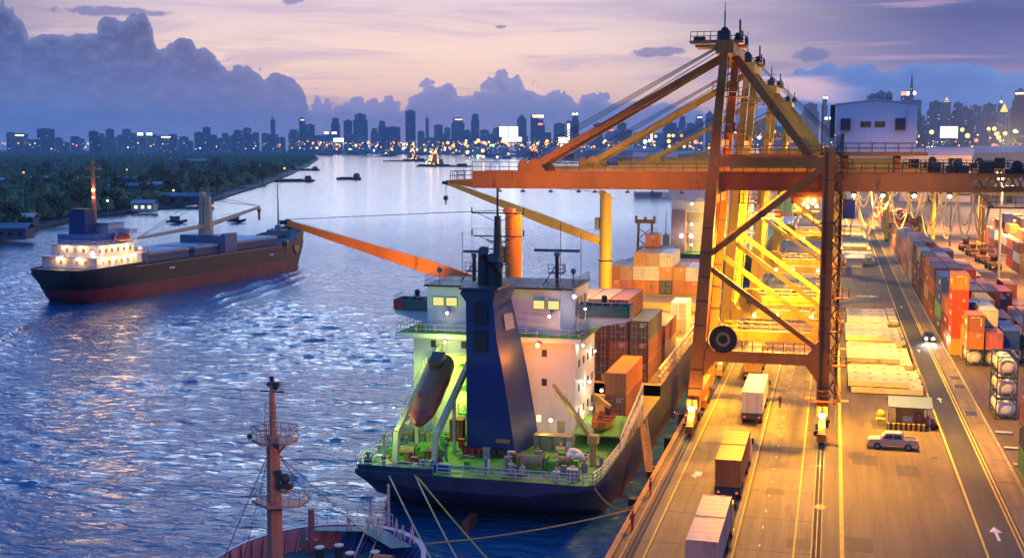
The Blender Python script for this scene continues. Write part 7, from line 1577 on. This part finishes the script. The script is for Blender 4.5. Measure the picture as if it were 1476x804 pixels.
for px, w, h, R_, mi, crn in T:
    z_ = zone(px); i = seen.get(z_, 0); seen[z_] = i+1
    x, y = far_point(px, R_); s = R_/F; W = w*s; Hh = EYE+h*s; D_ = W*.8
    look = {'':'plain dark','gold':'gold topped','gold2':'gold crowned','white':'white lit','whitestrip':'pale glowing','red':'red signed','spire':'spired','peak':'peaked','pyramid':'golden pyramid topped','signs':'antenna topped','mastlit':'lit masted'}[crn]
    size = 'tall' if h > 40 else 'mid height' if h > 22 else 'low'
    t_ = thing('tower_block', (x,y,-1), f"{size} {look} tower, {nth(i)} from the left of those {z_}", 'tower', 'towers of the far city', -bearing(px)+cr.uniform(-.3,.3), True)
    b = MB(); st_ = cr.random()
    if h > 20 and st_ < .5 and crn not in ('whitestrip',): b.box(-W/2,W/2,-D_/2,D_/2,0,Hh*.86); b.box(-W*.38,W*.38,-D_*.4,D_*.4,Hh*.86,Hh+1); b.box(-W*.15,W*.1,-D_*.2,D_*.2,Hh+1,Hh+1+Hh*.03)
    elif w > 15 and st_ < .75: b.box(-W/2,W*.05,-D_/2,D_/2,0,Hh+1); b.box(W*.05,W/2,-D_*.45,D_/2,0,Hh*(.72+.2*cr.random())); b.box(-W*.3,-W*.12,-D_*.2,D_*.2,Hh+1,Hh+1+Hh*.035)
    else: b.box(-W/2,W/2,-D_/2,D_/2,0,Hh+1); b.box(-W*.25,W*.2,-D_*.25,D_*.25,Hh+1,Hh+1+Hh*.03)
    put('body', b, TM[mi], t_)
    if crn == 'gold': put('roof_sign', MB().box(-W*.3,W*.3,-D_/2-1,-D_/2-.2,Hh*.97-4,Hh*.97), crownlit, t_)
    if crn == 'gold2': put('roof_sign', MB().box(-W*.5,W*.5,-D_/2-1.5,-D_/2-.2,Hh-10,Hh+1), crownlit, t_); put('roof_sign', MB().box(0,W*.4,-D_/2-1.5,-D_/2-.2,Hh-48,Hh-40), crownred, t_)
    if crn == 'white': put('roof_sign', MB().box(-W*.4,-W*.1,-D_/2-1,-D_/2-.2,Hh-6,Hh+4), crownwhite, t_); put('roof_sign', MB().box(W*.1,W*.4,-D_/2-1,-D_/2-.2,Hh-6,Hh+4), crownwhite, t_)
    if crn == 'whitestrip': put('light_strip', MB().box(-W*.2,W*.25,-D_/2-1,-D_/2-.2,Hh*.45,Hh*.95), glow('pale_facade_light',(1,.85,.7),1.8,False), t_)
    if crn == 'red': put('roof_sign', MB().box(-W*.2,W*.2,-D_/2-1,-D_/2-.2,Hh-2,Hh+3), crownred, t_)
    if crn in ('spire','mastlit','signs'): put('spire', MB().tube((0,0,Hh),(0,0,Hh+W*.9+14),W*.12,6,.4), TM[2], t_)
    if crn == 'mastlit': put('roof_sign', MB().ball((0,-D_*.6,Hh+6),3,8,6), FARL[3], t_)
    if crn == 'peak': put('roof', MB().loft([[(-W/2,-D_/2,Hh),(W/2,-D_/2,Hh),(W/2,D_/2,Hh),(-W/2,D_/2,Hh)],[(-.5,-.5,Hh+W*.6),(.5,-.5,Hh+W*.6),(.5,.5,Hh+W*.6),(-.5,.5,Hh+W*.6)]],closed=True), TM[2], t_)
    if crn == 'pyramid': put('roof', MB().loft([[(-W*.3,-D_*.3,Hh+1),(W*.3,-D_*.3,Hh+1),(W*.3,D_*.3,Hh+1),(-W*.3,D_*.3,Hh+1)],[(-.5,-.5,Hh+W*.7),(.5,-.5,Hh+W*.7),(.5,.5,Hh+W*.7),(-.5,.5,Hh+W*.7)]],closed=True), glow('golden_roof',(1,.62,.18),1.3,False), t_)
    if crn == 'signs':
        put('roof_sign', MB().box(-W*.48,-W*.2,-D_/2-1,-D_/2-.2,Hh-7,Hh+4), crownred, t_); put('roof_sign', MB().box(-W*.18,-W*.04,-D_/2-1,-D_/2-.2,Hh-7,Hh+4), crownwhite, t_); put('roof_sign', MB().ball((W*.25,-D_/2-1,Hh-1),4.5,8,6,1.3), crownwhite, t_)
# billboards, sheds and lights of the far harbour
def board(px, py, w, h, R_, lab, m):
    x, y = far_point(px, R_); s = R_/F; z = EYE+(HZ-py)*s; t_ = thing('billboard', (x,y,-.3), lab, 'billboard', 'lit billboards of the far harbour', -bearing(px), True)
    put('panel', MB().box(-w*s/2,w*s/2,-1,1,z-h*s/2,z+h*s/2), m, t_); put('post', MB().tube((-w*s*.3,2,0),(-w*s*.3,2,z+h*s/2),.8,6).tube((w*s*.3,2,0),(w*s*.3,2,z+h*s/2),.8,6), C['dark'], t_)
bw_ = glow('billboard_white',(1,.95,.9),3.2,False)
board(726,190,12,14,4200,'bright white billboard, left one of the pair beyond the river',bw_); board(740,190,13,14,4200,'bright white billboard, right one of the pair beyond the river',bw_); board(738,201,28,6,4200,'long white lit sign under the billboard pair',bw_); board(811,202,12,8,4200,'white lit sign beside the pale glowing tower',bw_); board(1367,192,22,15,2600,'bright white lit board right of the lilac machinery house',bw_); board(488,202,14,5,5600,'white lit board low on the far shore beyond the anchorage',bw_)
def shed(px, py, w, h, R_, lab, m):
    x, y = far_point(px, R_); s = R_/F; z1 = max(4,EYE-(py-HZ)*s); t_ = thing('warehouse', (x,y,-.3), lab, 'warehouse', 'warehouses of the far harbour', -bearing(px), True); W = w*s
    put('wall', MB().box(-W/2,W/2,-12,12,0,z1), m, t_); put('roof', MB().prism([(-13,z1),(0,z1+4),(13,z1)],'x',-W/2-1,W/2+1), PW, t_); put('door', MB().box(-W*.1,W*.1,-12.2,-12.01,0,z1*.6), C['dark'], t_)
PW = paint('shed_pink',(.40,.34,.36),.6,.2,.05); GW = paint('shed_grey',(.22,.23,.27),.6,.2,.05)
for k, (px,py,w,R_) in enumerate(((900,217,110,1900),(980,222,80,1300),(820,214,70,2900),(1420,219,120,900),(1350,222,90,800),(1460,215,90,1500),(1140,214,80,1500),(1060,221,60,900),(700,213,60,4200),(770,212,50,3800),(1330,216,60,1700),(945,226,60,980),(1250,220,90,1100))): shed(px,py,w,9,R_,f"{'pale pinkish' if k%2==0 else 'grey'} long harbour shed, {nth(k)} of those listed outward along the far quay".replace(' of those listed outward along the far quay',f" one, lying {zone(px)}"),PW if k%2==0 else GW)
lr_ = random.Random(77); nl = 0
LCOL = ['amber','orange','white','pale white','green','red']; seenl = {}
def city_lamp(px, py, R_, r, mi):
    x, y = far_point(px, R_); s = R_/F; z = EYE-(py-HZ)*s
    z_ = zone(px); key = (z_, mi); i = seenl.get(key, 0); seenl[key] = i+1
    t_ = thing('harbour_lamp', (x,y,-.5), f"distant {LCOL[mi]} lamp glowing {z_} along the far shore", 'lamp', f"distant {LCOL[mi]} lamps {z_}")
    put('pole', MB().tube((x,y,-.5),(x,y,max(z,3)),.3,4), C['dark'], t_); put('lamp_glass', MB().ball((x,y,max(z,3)),r*s*.9,6,4), FARL[mi], t_)
for k in range(60): city_lamp(lr_.uniform(0,460),206+lr_.random()**2*9,lr_.uniform(5200,6000),lr_.choice([.5,.6,.8,1.1]),lr_.choices(range(6),[7,8,2,1,0,1])[0])
for k in range(65): city_lamp(lr_.uniform(455,720),205+lr_.random()*13,lr_.uniform(5200,6600),lr_.choice([.8,1.0,1.4,2.0]),lr_.choices(range(6),[8,8,3,1,1,1])[0])
for k in range(95): city_lamp(lr_.uniform(640,1040),203+lr_.random()*24,lr_.uniform(2400,4400),lr_.choice([1.0,1.3,1.7,2.2,3.0]),lr_.choices(range(6),[8,8,4,1,1,1])[0])
for k in range(80): city_lamp(lr_.uniform(1040,1476),190+lr_.random()*36,lr_.uniform(1500,3000),lr_.choice([1.0,1.4,1.9,2.6,3.2]),lr_.choices(range(6),[8,8,5,1,1,1])[0])
# the hundreds of smaller lights nobody could count: one mass
hl = bpy.data.materials.new('harbour_glow'); t, N, L = nodes(hl); out = N.new('ShaderNodeOutputMaterial'); em = N.new('ShaderNodeEmission'); L.new(em.outputs[0], out.inputs[0]); em.inputs[1].default_value = 2.6
gn = N.new('ShaderNodeNewGeometry'); rp = N.new('ShaderNodeValToRGB'); L.new(gn.outputs['Random Per Island'], rp.inputs[0]); rp.color_ramp.interpolation = 'CONSTANT'; e_ = rp.color_ramp.elements
for p_, c_ in ((.35,(1,.34,.05)),(.65,(1,.8,.45)),(.9,(1,.1,.05)),(.94,(.5,1,.4))): q_ = e_.new(p_); q_.color = (*c_,1)
e_[0].color = (1,.55,.14,1); e_[-1].color = (.9,.95,1,1); L.new(rp.outputs[0], em.inputs[0]); hl.cycles.emission_sampling = 'NONE'
b = MB()
for k in range(620):
    u = lr_.random(); px = 430+u*1046; py = 204+lr_.random()**1.3*(11 if px < 640 else 24); R_ = lr_.uniform(4800,6300) if px < 640 else lr_.uniform(2200,4200) if px < 1040 else lr_.uniform(1300,2800)
    if px > 1200 and py < 196: continue
    x, y = far_point(px, R_); s_ = R_/F; b.ball((x,y,max(2.5,EYE-(py-HZ)*s_)), lr_.choice([.35,.45,.6,.8])*s_, 5, 3)
struct('harbour_lights', b, hl, kind='stuff')
for k in range(46):
    px = 455+k*12.6+lr_.uniform(-4,4); R_ = lr_.uniform(4600,6200) if px < 700 else lr_.uniform(2600,4200); w_ = lr_.uniform(10,26)*R_/F; h_ = lr_.uniform(5,16)*R_/4000
    x, y = far_point(px, R_); t_ = thing('low_building', (x,y,-.5), f"low dark waterfront building, {nth(k)} from the left along the lit far shore", 'building', 'low buildings of the far waterfront', -bearing(px), True)
    put('wall', MB().box(-w_/2,w_/2,-8,8,0,h_), TM[k%4], t_); put('roof', MB().prism([(-9,h_),(0,h_+2.5),(9,h_)],'x',-w_/2-1,w_/2+1), GW, t_)
for px, py, r in ((1342,192,3.4),(1376,189,3.0),(1386,189,3.0),(1394,197,3.6),(1424,188,2.6),(1432,188,3.0),(1448,194,3.0),(1401,213,2.6),(1461,217,2.4),(927,197,2.4),(945,197,2.2),(964,196,2.6),(970,196,2.4),(982,196,2.6),(930,204,3.0),(964,204,3.2),(513,210,2.4),(752,210,2.6),(870,206,2.0),(775,207,2.2)): city_lamp(px,py,2200 if px > 1000 else 3000 if px > 800 else 5000,r,0 if px != 982 else 1)
# ---------------------------------------------------------------- camera and render settings
cd = bpy.data.cameras.new('camera'); cam = bpy.data.objects.new('camera', cd); COL.objects.link(cam)
cd.sensor_fit = 'HORIZONTAL'; cd.sensor_width = 36; cd.lens = 36*F/1476; cd.clip_start = 1; cd.clip_end = 60000
cam.location = (0, 0, EYE); cam.rotation_euler = (rad(90)-PITCH, 0, YAW)
SC.camera = cam
SC.view_settings.view_transform = 'Standard'; SC.view_settings.look = 'None'; SC.view_settings.exposure = .3; SC.view_settings.gamma = 1; SC.view_settings.use_curve_mapping = False
SC.render.engine = 'CYCLES'
cy = SC.cycles; cy.use_denoising = True
cy.max_bounces = 6; cy.diffuse_bounces = 2; cy.glossy_bounces = 3; cy.transmission_bounces = 4; cy.volume_bounces = 0
cy.sample_clamp_indirect = 4; cy.sample_clamp_direct = 0; cy.caustics_reflective = False; cy.caustics_refractive = False
cy.use_light_tree = True
SC.render.use_persistent_data = False
